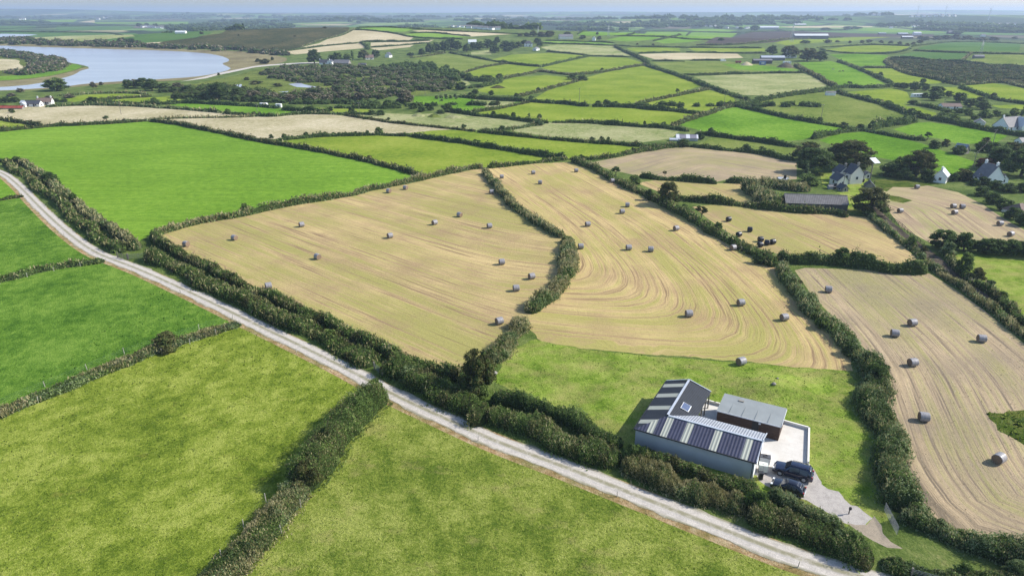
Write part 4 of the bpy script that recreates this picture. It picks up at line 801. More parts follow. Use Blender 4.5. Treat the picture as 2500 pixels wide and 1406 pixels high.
ORD = ['first', 'second', 'third', 'fourth', 'fifth', 'sixth', 'seventh', 'eighth', 'ninth', 'tenth', 'eleventh', 'twelfth', 'thirteenth', 'fourteenth']
def row(kind, tint, desc, where, spots, grp=None):
    for i, (a, b, h, wd) in enumerate(spots):
        lab = f'{desc}, {ORD[i]} from the left {where}' if len(spots) > 1 else f'{desc} {where}'
        tree(a, b, h, wd, kind, tint, lab, grp=grp or f'{desc.split(",")[0]} {where}'[:70])
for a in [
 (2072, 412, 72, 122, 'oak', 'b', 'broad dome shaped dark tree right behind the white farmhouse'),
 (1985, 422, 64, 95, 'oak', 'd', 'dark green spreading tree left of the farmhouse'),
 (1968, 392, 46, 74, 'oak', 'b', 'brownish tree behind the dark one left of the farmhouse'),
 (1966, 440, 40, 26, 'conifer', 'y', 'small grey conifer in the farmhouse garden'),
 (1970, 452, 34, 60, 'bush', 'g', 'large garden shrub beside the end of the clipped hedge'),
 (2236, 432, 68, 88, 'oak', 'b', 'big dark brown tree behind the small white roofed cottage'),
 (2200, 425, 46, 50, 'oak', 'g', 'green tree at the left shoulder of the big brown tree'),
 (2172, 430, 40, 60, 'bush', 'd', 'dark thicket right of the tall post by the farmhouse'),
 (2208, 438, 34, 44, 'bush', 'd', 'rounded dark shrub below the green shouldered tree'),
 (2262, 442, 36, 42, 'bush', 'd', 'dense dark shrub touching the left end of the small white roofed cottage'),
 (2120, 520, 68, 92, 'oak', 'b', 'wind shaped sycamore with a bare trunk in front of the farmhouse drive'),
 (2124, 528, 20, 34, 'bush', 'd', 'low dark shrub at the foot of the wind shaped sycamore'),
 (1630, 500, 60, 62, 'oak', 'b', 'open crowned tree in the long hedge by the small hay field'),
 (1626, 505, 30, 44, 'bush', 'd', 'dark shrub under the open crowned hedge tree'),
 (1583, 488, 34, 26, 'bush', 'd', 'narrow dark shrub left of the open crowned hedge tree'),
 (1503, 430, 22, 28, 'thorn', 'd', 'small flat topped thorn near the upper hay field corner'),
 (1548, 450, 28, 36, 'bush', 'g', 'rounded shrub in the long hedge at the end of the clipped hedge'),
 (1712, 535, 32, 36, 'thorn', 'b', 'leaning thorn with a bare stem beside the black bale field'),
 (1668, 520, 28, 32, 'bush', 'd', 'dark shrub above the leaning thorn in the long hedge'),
 (1752, 562, 24, 30, 'bush', 'd', 'wind bent shrub in the long hedge nearest the black bales'),
 (1850, 642, 28, 40, 'bush', 'd', 'dark shrub in the long hedge just below the black bales'),
 (2054, 645, 52, 52, 'bush', 'g', 'tall green shrub standing above the dark field hedge'),
 (2122, 650, 40, 34, 'bush', 'b', 'brownish shrub right of the tall green shrub in the dark field hedge'),
 (2222, 604, 36, 32, 'bush', 'g', 'shrub at the lower end of the rail fence'),
 (2254, 622, 28, 24, 'bush', 'b', 'small thorn bush by the track gateway'),
 (2300, 606, 50, 68, 'oak', 'd', 'big dark tree above the green paddock corner'),
 (2352, 612, 48, 56, 'oak', 'd', 'dark tree right of the big one above the green paddock corner'),
 (2312, 626, 44, 50, 'bush', 'y', 'silvery willow bush at the paddock corner'),
 (2352, 668, 58, 44, 'oak', 'g', 'young leafy tree on the paddock edge beside the brown track'),
 (2384, 686, 42, 42, 'bush', 'b', 'thorn bush just right of the young leafy tree by the track'),
 (2414, 708, 32, 38, 'bush', 'y', 'grey willow bush on the paddock bank'),
 (2444, 730, 26, 36, 'bush', 'g', 'lowest green bush on the paddock bank'),
 (1165, 958, 122, 96, 'oak', 'b', 'large dark corner tree at the junction of hedges by the yard grass'),
 (1090, 920, 40, 66, 'bush', 'd', 'dark bush left of the large corner tree'),
 (1178, 972, 46, 42, 'bush', 'g', 'leafy shrub at the foot of the large corner tree'),
 (1548, 1128, 62, 64, 'bush', 'd', 'dark shrub in the lane hedge just below the barn corner'),
 (1848, 1250, 74, 84, 'bush', 'g', 'tall shaggy shrub in the lane hedge below the barn end'),
 (2140, 930, 62, 72, 'bush', 'd', 'dense shrub on the widest hedge beside the yard grass'),
 (2150, 1010, 44, 50, 'bush', 'g', 'dark green shrub in the middle of the widest hedge'),
 (2350, 1402, 42, 62, 'bush', 'g', 'rounded bush behind the lowest metal gate'),
 (2480, 1410, 60, 70, 'bush', 'y', 'pale shrub in the bottom right corner'),
 (752, 1196, 96, 84, 'bush', 'b', 'tall brown leaved bush halfway down the hedge dividing the nearest pastures'),
 (700, 1248, 48, 64, 'bush', 'g', 'green bush where the dividing hedge drops to a grassy bank'),
 (862, 1022, 62, 62, 'bush', 'g', 'swelling green bush in the upper part of the dividing hedge'),
 (916, 962, 50, 50, 'bush', 'g', 'green bush at the lane end of the dividing hedge'),
 (806, 1090, 58, 66, 'bush', 'd', 'dark bush in the middle of the tall part of the dividing hedge'),
 (406, 848, 42, 66, 'oak', 'b', 'flat topped thorn tree on the bank between the nearer left pastures'),
 (410, 860, 20, 46, 'bush', 'b', 'low bramble bush at the foot of the flat topped thorn tree'),
 (600, 520, 30, 32, 'bush', 'g', 'isolated bush on the neat hedge above the left hay field'),
 (44, 402, 25, 30, 'bush', 'd', 'round dark bush at the lane bend'),
 (122, 448, 30, 44, 'oak', 'd', 'dark thorn tree on the grass bank above the lane'),
 (142, 455, 20, 22, 'bush', 'd', 'small shrub at the right side of the bank thorn tree'),
 (182, 500, 36, 26, 'bush', 'd', 'upright dark shrub on the grass bank above the lane'),
 (903, 392, 16, 18, 'bush', 'b', 'small round bush on the long bank right of the drilled field'),
 (925, 329, 22, 28, 'bush', 'g', 'largest green bush on the hedge below the bleached meadow'),
 (261, 297, 13, 20, 'thorn', 'd', 'wind swept thorn on the far edge of the drilled field'),
 (412, 297, 13, 9, 'bush', 'b', 'tiny conical bush by the drilled field corner'),
 (28, 276, 12, 18, 'bush', 'd', 'dark bush in front of the red roofed shed'),
 (140, 222, 32, 62, 'oak', 'g', 'large round green tree on the near lake shore'),
 (768, 156, 35, 40, 'oak', 'd', 'big pine with a flat crown at the hamlet by the causeway'),
 (918, 142, 20, 24, 'oak', 'd', 'round dense tree behind the hamlet bungalow'),
 (888, 146, 24, 30, 'oak', 'b', 'brownish tree left of the round dense tree at the hamlet'),
 (826, 152, 24, 28, 'oak', 'g', 'tall green tree behind the white hamlet house'),
 (848, 151, 20, 22, 'oak', 'g', 'second green tree behind the hamlet barn'),
 (861, 150, 24, 12, 'poplar', 'g', 'slim tall tree in the hamlet behind the barn'),
 (808, 152, 18, 18, 'oak', 'd', 'dark tree beside the white hamlet house'),
 (2400, 414, 30, 44, 'oak', 'p', 'red leaved beech behind the white gabled house'),
 (2440, 410, 58, 80, 'oak', 'd', 'tall dark tree right of the white gabled house'),
 (2492, 430, 72, 90, 'oak', 'd', 'very dark tree at the right edge behind the white gabled house'),
 (2470, 395, 50, 66, 'oak', 'b', 'brownish tree top above the dark trees at the right edge'),
 (2420, 372, 30, 56, 'bush', 'd', 'dark bush above the red leaved beech'),
 (2390, 368, 28, 34, 'bush', 'd', 'dark bush where the cable passes above the beech'),
 (2406, 352, 20, 30, 'bush', 'b', 'brownish bush below the tall pole on the right'),
 (2350, 440, 34, 50, 'bush', 'b', 'reddish brown shrub between cottage and white gabled house'),
 (2326, 442, 26, 30, 'bush', 'd', 'small dark shrub right of the small white roofed cottage'),
 (2280, 362, 24, 36, 'bush', 'd', 'dark bush left of the overgrown ruined shed'),
 (2308, 358, 22, 24, 'bush', 'b', 'thin twiggy bush behind the overgrown ruined shed'),
 (2338, 376, 26, 44, 'bush', 'd', 'dark bush leaning on the front of the ruined shed'),
 (2264, 342, 18, 24, 'thorn', 'd', 'dark thorn at the tip of the hedge by the ruined shed'),
 (1927, 142, 30, 46, 'oak', 'b', 'broad olive tree right of the far stone farmhouse'),
 (1970, 150, 32, 48, 'oak', 'b', 'largest olive tree right of the far stone farmhouse'),
 (2002, 150, 26, 36, 'oak', 'd', 'dark end tree of the farmhouse grove'),
 (1885, 135, 24, 28, 'oak', 'd', 'dark tree left of the far stone farmhouse'),
 (1877, 128, 14, 18, 'bush', 'd', 'small dark tree at the roadside left of the far stone farmhouse'),
 (2148, 190, 14, 14, 'oak', 'd', 'small round tree beside the horse field hedge'),
 (2309, 204, 16, 22, 'bush', 'd', 'dark bush at the lower edge of the moor'),
 (2074, 210, 10, 14, 'thorn', 'd', 'thorn on the level hedge near the small white shed'),
 (2424, 242, 18, 20, 'bush', 'b', 'bush in the slanting hedge at the far right'),
 (1884, 348, 16, 22, 'bush', 'd', 'round bush below the vivid green field of the east'),
 (1735, 326, 18, 20, 'bush', 'd', 'bush behind the striped shed'),
 (1712, 342, 22, 22, 'bush', 'd', 'dark bush at the right end of the striped shed'),
 (1668, 358, 22, 46, 'bush', 'd', 'dark scrub in front of the striped shed'),
 (1660, 269, 14, 20, 'bush', 'd', 'round tree on the hedge under the small hill field'),
 (1653, 232, 14, 14, 'thorn', 'd', 'small thorn below the large sunlit hill field'),
 (1763, 262, 14, 12, 'bush', 'd', 'bush at the foot of the pole on the hill hedge'),
 (1314, 222, 10, 14, 'bush', 'd', 'small round bush on the hedge west of the hill field'),
 (1215, 262, 14, 18, 'thorn', 'b', 'spreading thorn above the slanting hedge'),
 (1226, 320, 16, 22, 'bush', 'd', 'large bush on the hedge below the pale meadow'),
 (1133, 315, 14, 16, 'bush', 'd', 'dark bush at the corner of the pale green meadow'),
 (1098, 274, 18, 20, 'bush', 'd', 'leaning dark bush by the west end of the long sunlit field'),
 (1205, 281, 12, 16, 'bush', 'd', 'dark bush in the hedge corner of the long sunlit field'),
 (1254, 288, 14, 14, 'oak', 'd', 'left one of three small trees on the long sunlit field hedge'),
 (1291, 289, 13, 10, 'poplar', 'g', 'thin middle one of three small trees on the long sunlit field hedge'),
 (1317, 290, 12, 14, 'oak', 'd', 'right one of three small trees on the long sunlit field hedge'),
 (1310, 306, 16, 44, 'bush', 'd', 'dark clump where hedges meet under the three small trees'),
 (1573, 307, 14, 10, 'bush', 'd', 'pointed bush on the knobbly hedge'),
 (1620, 311, 16, 18, 'bush', 'd', 'round tree on the knobbly hedge'),
 (1163, 352, 14, 22, 'bush', 'd', 'large bush in the dark hedge dividing the yellow green fields'),
 (1277, 374, 16, 16, 'bush', 'd', 'pointed bush in the dark hedge dividing the yellow green fields'),
 (1370, 388, 20, 26, 'bush', 'd', 'round bush at the meeting of four fields'),
 (1421, 394, 20, 26, 'bush', 'd', 'bush at the top corner of the middle hay field'),
 (1545, 372, 14, 18, 'bush', 'd', 'round bush above the upper hay field corner'),
 (1578, 367, 10, 16, 'bush', 'd', 'small bush right of the round one above the upper hay field'),
 (1820, 370, 22, 30, 'bush', 'd', 'dark bush on the hedge above the upper hay field, left of pair'),
 (1860, 374, 20, 30, 'bush', 'd', 'dark bush on the hedge above the upper hay field, right of pair'),
 (1623, 430, 12, 14, 'thorn', 'b', 'tiny brown tree on the clipped hedge of the gap'),
 (1060, 148, 0.1, 0.1, 'bush', 'd', ''),
]:
    if a[6]: tree(*a)
for q in [(225, 560, 26, 34, 'g', 'green shrub swelling from the upper lane hedge just above the timber gate'), (470, 676, 30, 44, 'g', 'green shrub in the bushy lane hedge nearest the timber gate'), (640, 752, 34, 50, 'b', 'brown shrub in the middle of the bushy lane hedge'), (800, 832, 36, 54, 'g', 'broad green shrub in the bushy lane hedge before the metal gate'),
          (820, 800, 30, 40, 'd', 'dark shrub on the inner hedge above the bushy lane hedge'), (1000, 926, 44, 70, 'y', 'grey green shrub in the tall leafy lane hedge'), (1330, 1070, 40, 60, 'g', 'green shrub in the lane hedge below the yard grass'), (1440, 1110, 44, 54, 'b', 'brown shrub in the lane hedge left of the barn corner'),
          (1700, 1162, 34, 50, 'g', 'green shrub among the brambles along the barn wall'), (2010, 800, 36, 50, 'g', 'green shrub on the hedge left of the dusty hay field'), (2076, 864, 40, 54, 'd', 'dark shrub where the dusty field hedge widens'), (2186, 1130, 48, 60, 'y', 'silvery shrub on the widest hedge above the leaning gate'),
          (2240, 1262, 48, 62, 'g', 'green shrub behind the leaning gate'), (1378, 640, 32, 40, 'g', 'green shrub on the short broad weedy bank'), (1240, 500, 16, 20, 'd', 'small shrub on the upper curving hedge'), (1940, 700, 30, 40, 'b', 'brown shrub at the top corner of the dusty hay field'), (2050, 1330, 50, 70, 'y', 'grey green shrub in the lane hedge below the dark rounded hedge')]: tree(q[0], q[1], q[2], q[3], 'bush', q[4], q[5])
row('bush', 'd', 'dark round bush', 'on the hedge under the bleached meadow', [(662, 338, 12, 14), (695, 338, 14, 16), (748, 335, 15, 18), (770, 334, 9, 16), (797, 333, 12, 18), (815, 332, 11, 14), (829, 332, 11, 12), (856, 331, 9, 12), (868, 330, 11, 14), (897, 328, 12, 13)])
row('bush', 'd', 'dark hedgerow bush', 'along the bleached meadow top', [(557, 279, 16, 18), (620, 283, 12, 20), (634, 283, 9, 12), (555, 288, 6, 12)])
row('bush', 'd', 'dark clump', 'before the green strip west of the marsh', [(225, 252, 18, 36), (262, 254, 12, 40), (378, 250, 14, 24), (427, 248, 8, 14), (462, 250, 14, 26)])
row('oak', 'd', 'dense dark marsh edge tree', 'between the lake and the far strips', [(312, 216, 22, 26), (350, 216, 26, 40), (372, 222, 30, 44), (405, 222, 20, 34), (460, 234, 26, 38), (490, 236, 24, 34), (535, 242, 40, 66), (582, 240, 26, 38)])
row('oak', 's', 'grey willow', 'along the near edge of the marsh', [(330, 214, 20, 30), (435, 222, 20, 34), (620, 246, 26, 44), (665, 246, 20, 46), (705, 248, 18, 48), (755, 248, 22, 48), (800, 248, 18, 42), (840, 246, 20, 40), (880, 248, 22, 44), (990, 254, 34, 46)])
row('bush', 'd', 'dark evergreen clump', 'along the road below the marsh', [(912, 262, 18, 34), (948, 262, 20, 32), (1010, 266, 18, 30), (1030, 274, 18, 26), (1048, 270, 20, 26), (1075, 278, 12, 24), (1090, 274, 26, 36), (908, 280, 14, 30), (930, 282, 16, 26)])
row('bush', 'd', 'wind bent thorn bush', 'on the strip by the orchard', [(805, 272, 14, 20), (858, 276, 16, 22), (892, 292, 8, 14), (907, 291, 8, 8), (949, 295, 10, 12)])
row('bush', 'y', 'small orchard tree', 'in the grassy corner east of the marsh', [(1066, 242, 10, 13), (1078, 240, 10, 12), (1088, 238, 10, 12), (1100, 241, 10, 12), (1112, 238, 10, 12), (1090, 242, 7, 10), (1079, 247, 6, 9), (1114, 242, 7, 9)])
row('oak', 'd', 'dark round tree', 'in the line under the far kite field', [(1144, 192, 14, 22), (1183, 197, 14, 30), (1196, 197, 13, 22), (1220, 194, 14, 22), (1162, 195, 9, 20)])
row('bush', 'd', 'dark hedgerow tree', 'beside the field with the rush patch', [(1100, 218, 16, 20), (1126, 220, 22, 40), (1160, 230, 14, 24), (1198, 233, 14, 18), (1150, 236, 12, 26), (1168, 214, 10, 30), (1190, 210, 9, 24)])
row('bush', 'd', 'small dark bush', 'along the lower boundary of the hill field', [(1261, 236, 10, 18), (1271, 234, 8, 12), (1297, 244, 12, 16), (1480, 256, 15, 26), (1460, 256, 12, 20), (1502, 257, 12, 24)])
row('bush', 'd', 'dark bush', 'at the crossing under the far slope field', [(1395, 195, 14, 36), (1420, 197, 15, 34), (1266, 186, 8, 14), (1470, 172, 7, 10)])
row('oak', 'd', 'dark villa tree', 'on the wooded knoll before the ridge houses', [(1003, 138, 10, 20), (1030, 135, 16, 20), (1050, 132, 26, 26), (1064, 128, 24, 24), (1085, 128, 28, 28), (1100, 122, 28, 34), (1118, 124, 24, 24), (1140, 128, 20, 24), (1155, 122, 18, 22), (1170, 122, 20, 30), (1190, 118, 22, 26), (1205, 116, 16, 22), (1214, 106, 16, 18), (1232, 118, 18, 28)])
row('oak', 'd', 'garden tree', 'round the hip roofed villa', [(1208, 130, 18, 28), (1250, 120, 18, 28), (1265, 118, 16, 22), (1280, 112, 14, 20), (1312, 106, 13, 22), (1318, 114, 12, 16), (1240, 126, 12, 26), (1340, 128, 6, 14)])
row('oak', 'b', 'brown ridge tree', 'among the ridge houses', [(1270, 90, 8, 14), (1286, 90, 10, 14), (1302, 90, 15, 22), (1322, 90, 12, 22), (1342, 90, 14, 28), (1385, 86, 8, 20), (1422, 96, 10, 18), (1463, 98, 9, 12), (1458, 86, 7, 8)])
row('oak', 'd', 'dark garden tree', 'round the caravan and the brown bungalow', [(2190, 216, 14, 18), (2205, 218, 16, 26), (2232, 222, 22, 30), (2258, 222, 14, 22), (2285, 238, 28, 44), (2280, 246, 22, 34), (2316, 238, 16, 22), (2342, 250, 24, 40), (2368, 262, 22, 38), (2252, 204, 12, 16), (2258, 240, 14, 18), (2228, 256, 12, 26), (2396, 250, 14, 28), (2400, 268, 20, 40)])
row('bush', 'g', 'garden shrub', 'between the brown bungalow and the big white house', [(2310, 278, 16, 36), (2340, 276, 14, 34), (2360, 282, 20, 30), (2378, 292, 14, 26), (2405, 288, 24, 40), (2432, 284, 18, 36), (2455, 290, 16, 30), (2476, 282, 22, 26), (2300, 290, 20, 34), (2326, 296, 22, 36), (2356, 306, 18, 30), (2500, 284, 30, 24)])
row('bush', 'd', 'dark hedge bush', 'up the lane from the olive pasture', [(2116, 242, 11, 24), (2142, 250, 10, 26), (2190, 268, 14, 20), (2168, 254, 10, 22), (2222, 280, 18, 34), (2240, 288, 20, 36), (2264, 290, 14, 22), (2002, 296, 12, 18), (2060, 310, 14, 28), (2150, 308, 18, 30), (2180, 306, 20, 30), (2210, 300, 20, 30), (2100, 316, 16, 26)])
row('bush', 'd', 'bramble bush', 'beside the drive field below the houses', [(2374, 440, 22, 36), (2400, 452, 26, 40), (2430, 462, 26, 44), (2460, 470, 28, 44), (2490, 470, 30, 40), (2396, 478, 30, 42), (2418, 496, 34, 50), (2446, 512, 36, 56), (2474, 534, 34, 50), (2500, 550, 40, 50), (2380, 452, 20, 36)])
row('oak', 'd', 'dark tree', 'in the belt above the green paddock', [(2408, 620, 42, 56), (2438, 622, 40, 52), (2468, 624, 42, 54), (2500, 626, 44, 56), (2386, 614, 30, 36), (2540, 630, 46, 60)])
row('bush', 'd', 'knobbly bush', 'in the hedge below the striped shed paddock', [(1485, 346, 14, 12), (1446, 344, 12, 16), (1468, 346, 16, 16), (1277, 332, 9, 16)])
row('oak', 'd', 'far dark tree', 'in front of the grey far sheds', [(1808, 74, 8, 14), (1842, 76, 13, 26), (2080, 72, 7, 50), (2016, 74, 6, 30), (1966, 107, 8, 26), (1760, 100, 7, 20)])
row('oak', 'd', 'far grove tree', 'on the ridge right of the far sheds', [(2150, 68, 12, 30), (2172, 68, 12, 26), (2192, 68, 12, 26), (2212, 68, 13, 24), (2268, 66, 12, 24), (2345, 62, 6, 20), (2378, 62, 6, 22), (2335, 84, 9, 36)])
row('bush', 'b', 'plantation tree', 'in the young copse above the moor', [(2230, 110, 8, 14), (2246, 106, 10, 18), (2262, 100, 12, 26), (2285, 98, 12, 28), (2305, 97, 13, 30), (2330, 97, 14, 34), (2360, 98, 12, 36), (2395, 100, 10, 34), (2425, 100, 11, 30), (2215, 113, 8, 14), (2250, 96, 9, 26), (2476, 96, 7, 20)])
row('bush', 'b', 'young field edge tree', 'along the plough land road', [(2020, 106, 10, 24), (2045, 104, 6, 14), (2075, 106, 7, 12), (2104, 106, 8, 14), (2122, 105, 9, 18), (2150, 106, 8, 16), (2175, 107, 8, 14), (2195, 109, 8, 14), (1556, 110, 5, 8), (1594, 113, 7, 9)])
row('oak', 'd', 'dark knoll tree', 'on the island side of the far lake shore', [(300, 106, 14, 30), (320, 107, 13, 26), (338, 107, 8, 16), (120, 148, 9, 20), (90, 142, 8, 20), (55, 142, 7, 22), (20, 140, 8, 24), (116, 150, 8, 14), (145, 156, 8, 18)])
row('bush', 's', 'lake shore thorn', 'on the near bank by the channel', [(226, 212, 14, 16), (248, 208, 9, 16), (232, 214, 8, 16), (170, 240, 12, 30), (120, 244, 12, 26), (50, 226, 12, 24), (28, 236, 10, 24)])
row('bush', 'b', 'bush', 'on the open heather hill', [(80, 110, .1, .1)][:0] + [(492, 84, 7, 14), (793, 70, 5, 14), (720, 90, 4, 8), (583, 88, 4, 6), (665, 120, 5, 5), (688, 135, 4, 4), (690, 104, 3, 5)])
row('bush', 'b', 'marsh bush', 'in the wet meadow by the ponds', [(603, 196, 9, 16), (626, 206, 10, 38), (676, 212, 10, 28), (594, 222, 14, 14), (655, 224, 7, 12), (534, 184, 7, 10), (665, 148, 10, 10), (645, 156, 14, 34), (630, 152, 10, 16)])
row('oak', 'd', 'dark evergreen', 'behind the white farm at the far left', [(-6, 250, 16, 30), (14, 251, 15, 24), (36, 250, 13, 26), (136, 249, 9, 24), (156, 250, 9, 20), (10, 262, 6, 16)])
row('oak', 'd', 'far shore tree', 'near the white houses over the lake', [(340, 66, 9, 16), (358, 64, 7, 14), (380, 66, 8, 14), (410, 72, 9, 20), (430, 74, 8, 24), (160, 64, 6, 24)])
# ------------------------------------------------------------------ woods and scrub that read as one mass
def blobs(name, label, cat, mats, P, R, Hh, ls, per):
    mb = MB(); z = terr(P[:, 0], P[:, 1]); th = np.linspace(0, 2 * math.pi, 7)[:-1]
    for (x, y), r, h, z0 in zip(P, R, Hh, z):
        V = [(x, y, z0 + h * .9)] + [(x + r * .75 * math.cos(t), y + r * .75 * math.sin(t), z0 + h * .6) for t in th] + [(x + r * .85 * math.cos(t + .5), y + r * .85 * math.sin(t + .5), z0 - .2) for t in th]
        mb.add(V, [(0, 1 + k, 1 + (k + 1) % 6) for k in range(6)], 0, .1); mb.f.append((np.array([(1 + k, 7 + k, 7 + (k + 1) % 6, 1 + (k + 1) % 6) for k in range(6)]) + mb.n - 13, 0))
    n = len(P) * per; i = np.repeat(np.arange(len(P)), per); D = RNG.normal(size=(n, 3)); D /= np.linalg.norm(D, axis=1)[:, None]; D[:, 2] = np.abs(D[:, 2])
    Q = np.column_stack([P[i], z[i]]) + D * np.column_stack([R[i], R[i], Hh[i]]) * RNG.uniform(.8, 1.08, n)[:, None]
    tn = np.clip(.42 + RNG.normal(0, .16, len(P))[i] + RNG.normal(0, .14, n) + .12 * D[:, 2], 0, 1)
    leaves(mb, Q, D, ls, 1, tn); o = mb.build(name, [M['core'], M[mats]]); tag(o, label, cat, kind='stuff'); return o
def scatter(poly, n, jit=None):
    P = world(poly); lo, hi = P.min(0), P.max(0); out = np.zeros((0, 2))
    while len(out) < n:
        # uniform on the ground
        q = RNG.uniform(lo, hi, (n * 4, 2)); out = np.vstack([out, q[inside(q, P)]])
    return out[:n]
S = scatter([(640, 178), (700, 166), (800, 165), (900, 168), (1000, 176), (1095, 196), (1110, 214), (1060, 226), (980, 238), (900, 246), (760, 246), (700, 240), (770, 222), (830, 214), (770, 204), (700, 200), (655, 194)], 620)[:430]
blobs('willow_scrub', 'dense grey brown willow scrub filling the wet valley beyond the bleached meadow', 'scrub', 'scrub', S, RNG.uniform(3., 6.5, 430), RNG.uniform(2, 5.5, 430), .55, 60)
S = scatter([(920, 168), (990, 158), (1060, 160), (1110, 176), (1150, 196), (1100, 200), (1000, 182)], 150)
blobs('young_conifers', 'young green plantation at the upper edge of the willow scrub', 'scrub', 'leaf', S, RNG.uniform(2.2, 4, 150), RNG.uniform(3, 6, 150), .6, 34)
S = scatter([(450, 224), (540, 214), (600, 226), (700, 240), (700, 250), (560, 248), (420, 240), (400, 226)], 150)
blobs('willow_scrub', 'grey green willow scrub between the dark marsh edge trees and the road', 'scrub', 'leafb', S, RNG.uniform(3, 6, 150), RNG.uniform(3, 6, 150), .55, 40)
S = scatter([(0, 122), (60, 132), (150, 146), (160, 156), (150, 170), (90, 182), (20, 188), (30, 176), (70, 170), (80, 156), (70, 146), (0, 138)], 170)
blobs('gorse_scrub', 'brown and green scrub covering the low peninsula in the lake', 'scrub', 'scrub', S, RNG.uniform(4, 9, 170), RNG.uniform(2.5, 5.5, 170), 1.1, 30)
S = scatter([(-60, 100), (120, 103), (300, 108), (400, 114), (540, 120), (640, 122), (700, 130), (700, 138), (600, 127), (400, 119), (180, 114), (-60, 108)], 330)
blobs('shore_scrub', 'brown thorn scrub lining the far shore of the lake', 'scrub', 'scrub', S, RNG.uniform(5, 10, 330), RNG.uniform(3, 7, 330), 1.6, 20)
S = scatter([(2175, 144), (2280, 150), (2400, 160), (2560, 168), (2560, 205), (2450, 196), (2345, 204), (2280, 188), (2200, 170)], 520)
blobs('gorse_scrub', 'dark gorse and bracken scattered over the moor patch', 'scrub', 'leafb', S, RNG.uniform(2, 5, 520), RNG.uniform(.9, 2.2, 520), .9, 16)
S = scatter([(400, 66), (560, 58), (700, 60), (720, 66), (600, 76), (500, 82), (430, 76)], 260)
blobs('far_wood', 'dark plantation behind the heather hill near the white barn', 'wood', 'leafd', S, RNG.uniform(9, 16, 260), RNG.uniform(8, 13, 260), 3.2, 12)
S = scatter([(2010, 264), (2000, 258), (1100, 258), (1000, 262), (860, 258), (700, 254), (600, 250), (600, 246), (900, 252), (1100, 256)], 90)
blobs('roadside_scrub', 'dark scrub along the valley road below the willows', 'scrub', 'leafd', S, RNG.uniform(2, 4.5, 90), RNG.uniform(1.6, 3.6, 90), .6, 34)
bands = [((1000, 66), (1250, 72), 60), ((1240, 62), (1500, 62), 90), ((1380, 74), (1520, 76), 40), ((1560, 60), (1900, 58), 120), ((1700, 50), (2000, 47), 80), ((1500, 66), (1740, 66), 60), ((2260, 62), (2500, 70), 120), ((2300, 74), (2520, 82), 90), ((880, 53), (1000, 54), 40), ((700, 47), (880, 49), 70), ((560, 52), (660, 56), 40), ((0, 56), (80, 58), 40), ((2000, 38), (2160, 40), 50), ((400, 40), (1200, 44), 120), ((0, 44), (500, 46), 100), ((1200, 44), (1700, 46), 100), ((1120, 52), (1300, 54), 40)]
for bi, (a, b, n) in enumerate(bands):
    t = RNG.uniform(0, 1, n); A, B = gp(*a), gp(*b); d = np.hypot(*A); P = A + (B - A) * t[:, None] + RNG.normal(0, 1, (n, 2)) * np.array([30, d * .022])
    r = RNG.uniform(9, 20, n) * (1 + d / 8000)
    wl = ['below the houses of the ridge', 'behind the ridge houses', 'behind the bright ridge fields', 'behind the long grey sheds', 'on the far ridge left of the wind turbines', 'beyond the bright ridge fields on the plain', 'under the wind turbine ridge', 'right of the white roofed sheds', 'right of the heather hill skyline', 'on the low hump behind the heather hill', 'behind the reddish far fields', 'at the far left above the lake', 'on the skyline left of the turbines', 'as a thin blue line across the plain', 'at the foot of the blue far left hills', 'on the blue plain in the centre', 'beside the pale far quarry'][bi]
    blobs('far_woodland', 'hazy distant belt of woodland ' + wl, 'wood', 'leafd', P, r, RNG.uniform(7, 12, n) * (1 + d / 9000), 4.5, 8)
# ------------------------------------------------------------------ materials of made things
M['white'] = plain('white_render', (.86, .86, .84), .8, 0, .05, .8)
M['cream'] = plain('cream_render', (.76, .73, .66), .85, 0, .08, .5)
M['grey_render'] = plain('grey_render', (.42, .43, .44), .85, 0, .12, .35)
M['stone'] = plain('rubble_stone', (.25, .23, .20), .9, 0, .35, 1.4, .03)
M['slate'] = plain('slate_tiles', (.075, .078, .092), .55, 0, .25, 1.5)
M['slate2'] = plain('weathered_slate', (.17, .165, .175), .7, 0, .2, 1.2)
M['tile'] = plain('brown_tiles', (.17, .12, .10), .8, 0, .2, 1.2)
M['rust'] = plain('rusty_red_sheet', (.30, .065, .045), .7, 0, .35, .7)
M['metal'] = plain('galvanised_steel', (.42, .44, .46), .4, .6, .15, 3.)
M['silver'] = plain('silver_sheet', (.55, .58, .62), .35, .3, .10, 1.)
M['dark'] = plain('black_paint', (.02, .022, .025), .5)
M['glass'] = plain('window_glass', (.03, .035, .045), .08, 0, .1, 1., 0, .7)
M['wood'] = plain('weathered_timber', (.20, .18, .155), .9, 0, .35, 2.5, .01)
M['woodb'] = plain('dark_timber', (.05, .042, .036), .9, 0, .3, 2.5)
M['blue'] = plain('blue_sheet', (.10, .17, .36), .5, 0, .12, 1.)
M['blueg'] = plain('far_white', (.62, .64, .66), .7, 0, .1, .5)
M['gatemetal'] = plain('dull_gate_steel', (.20, .21, .22), .5, .5, .1, 3.); M['cell'] = plain('solar_cell', (.10, .13, .22), .3, 0, .1, 3.); M['yellow'] = plain('dull_green_sheet', (.10, .16, .12), .6)
M['redp'] = plain('red_paint', (.35, .03, .03), .45)
M['post'] = plain('fence_post_wood', (.42, .39, .34), .9, 0, .2, 5.)
M['plastic'] = plain('white_plastic', (.62, .66, .60), .4, 0, .08, 3.)
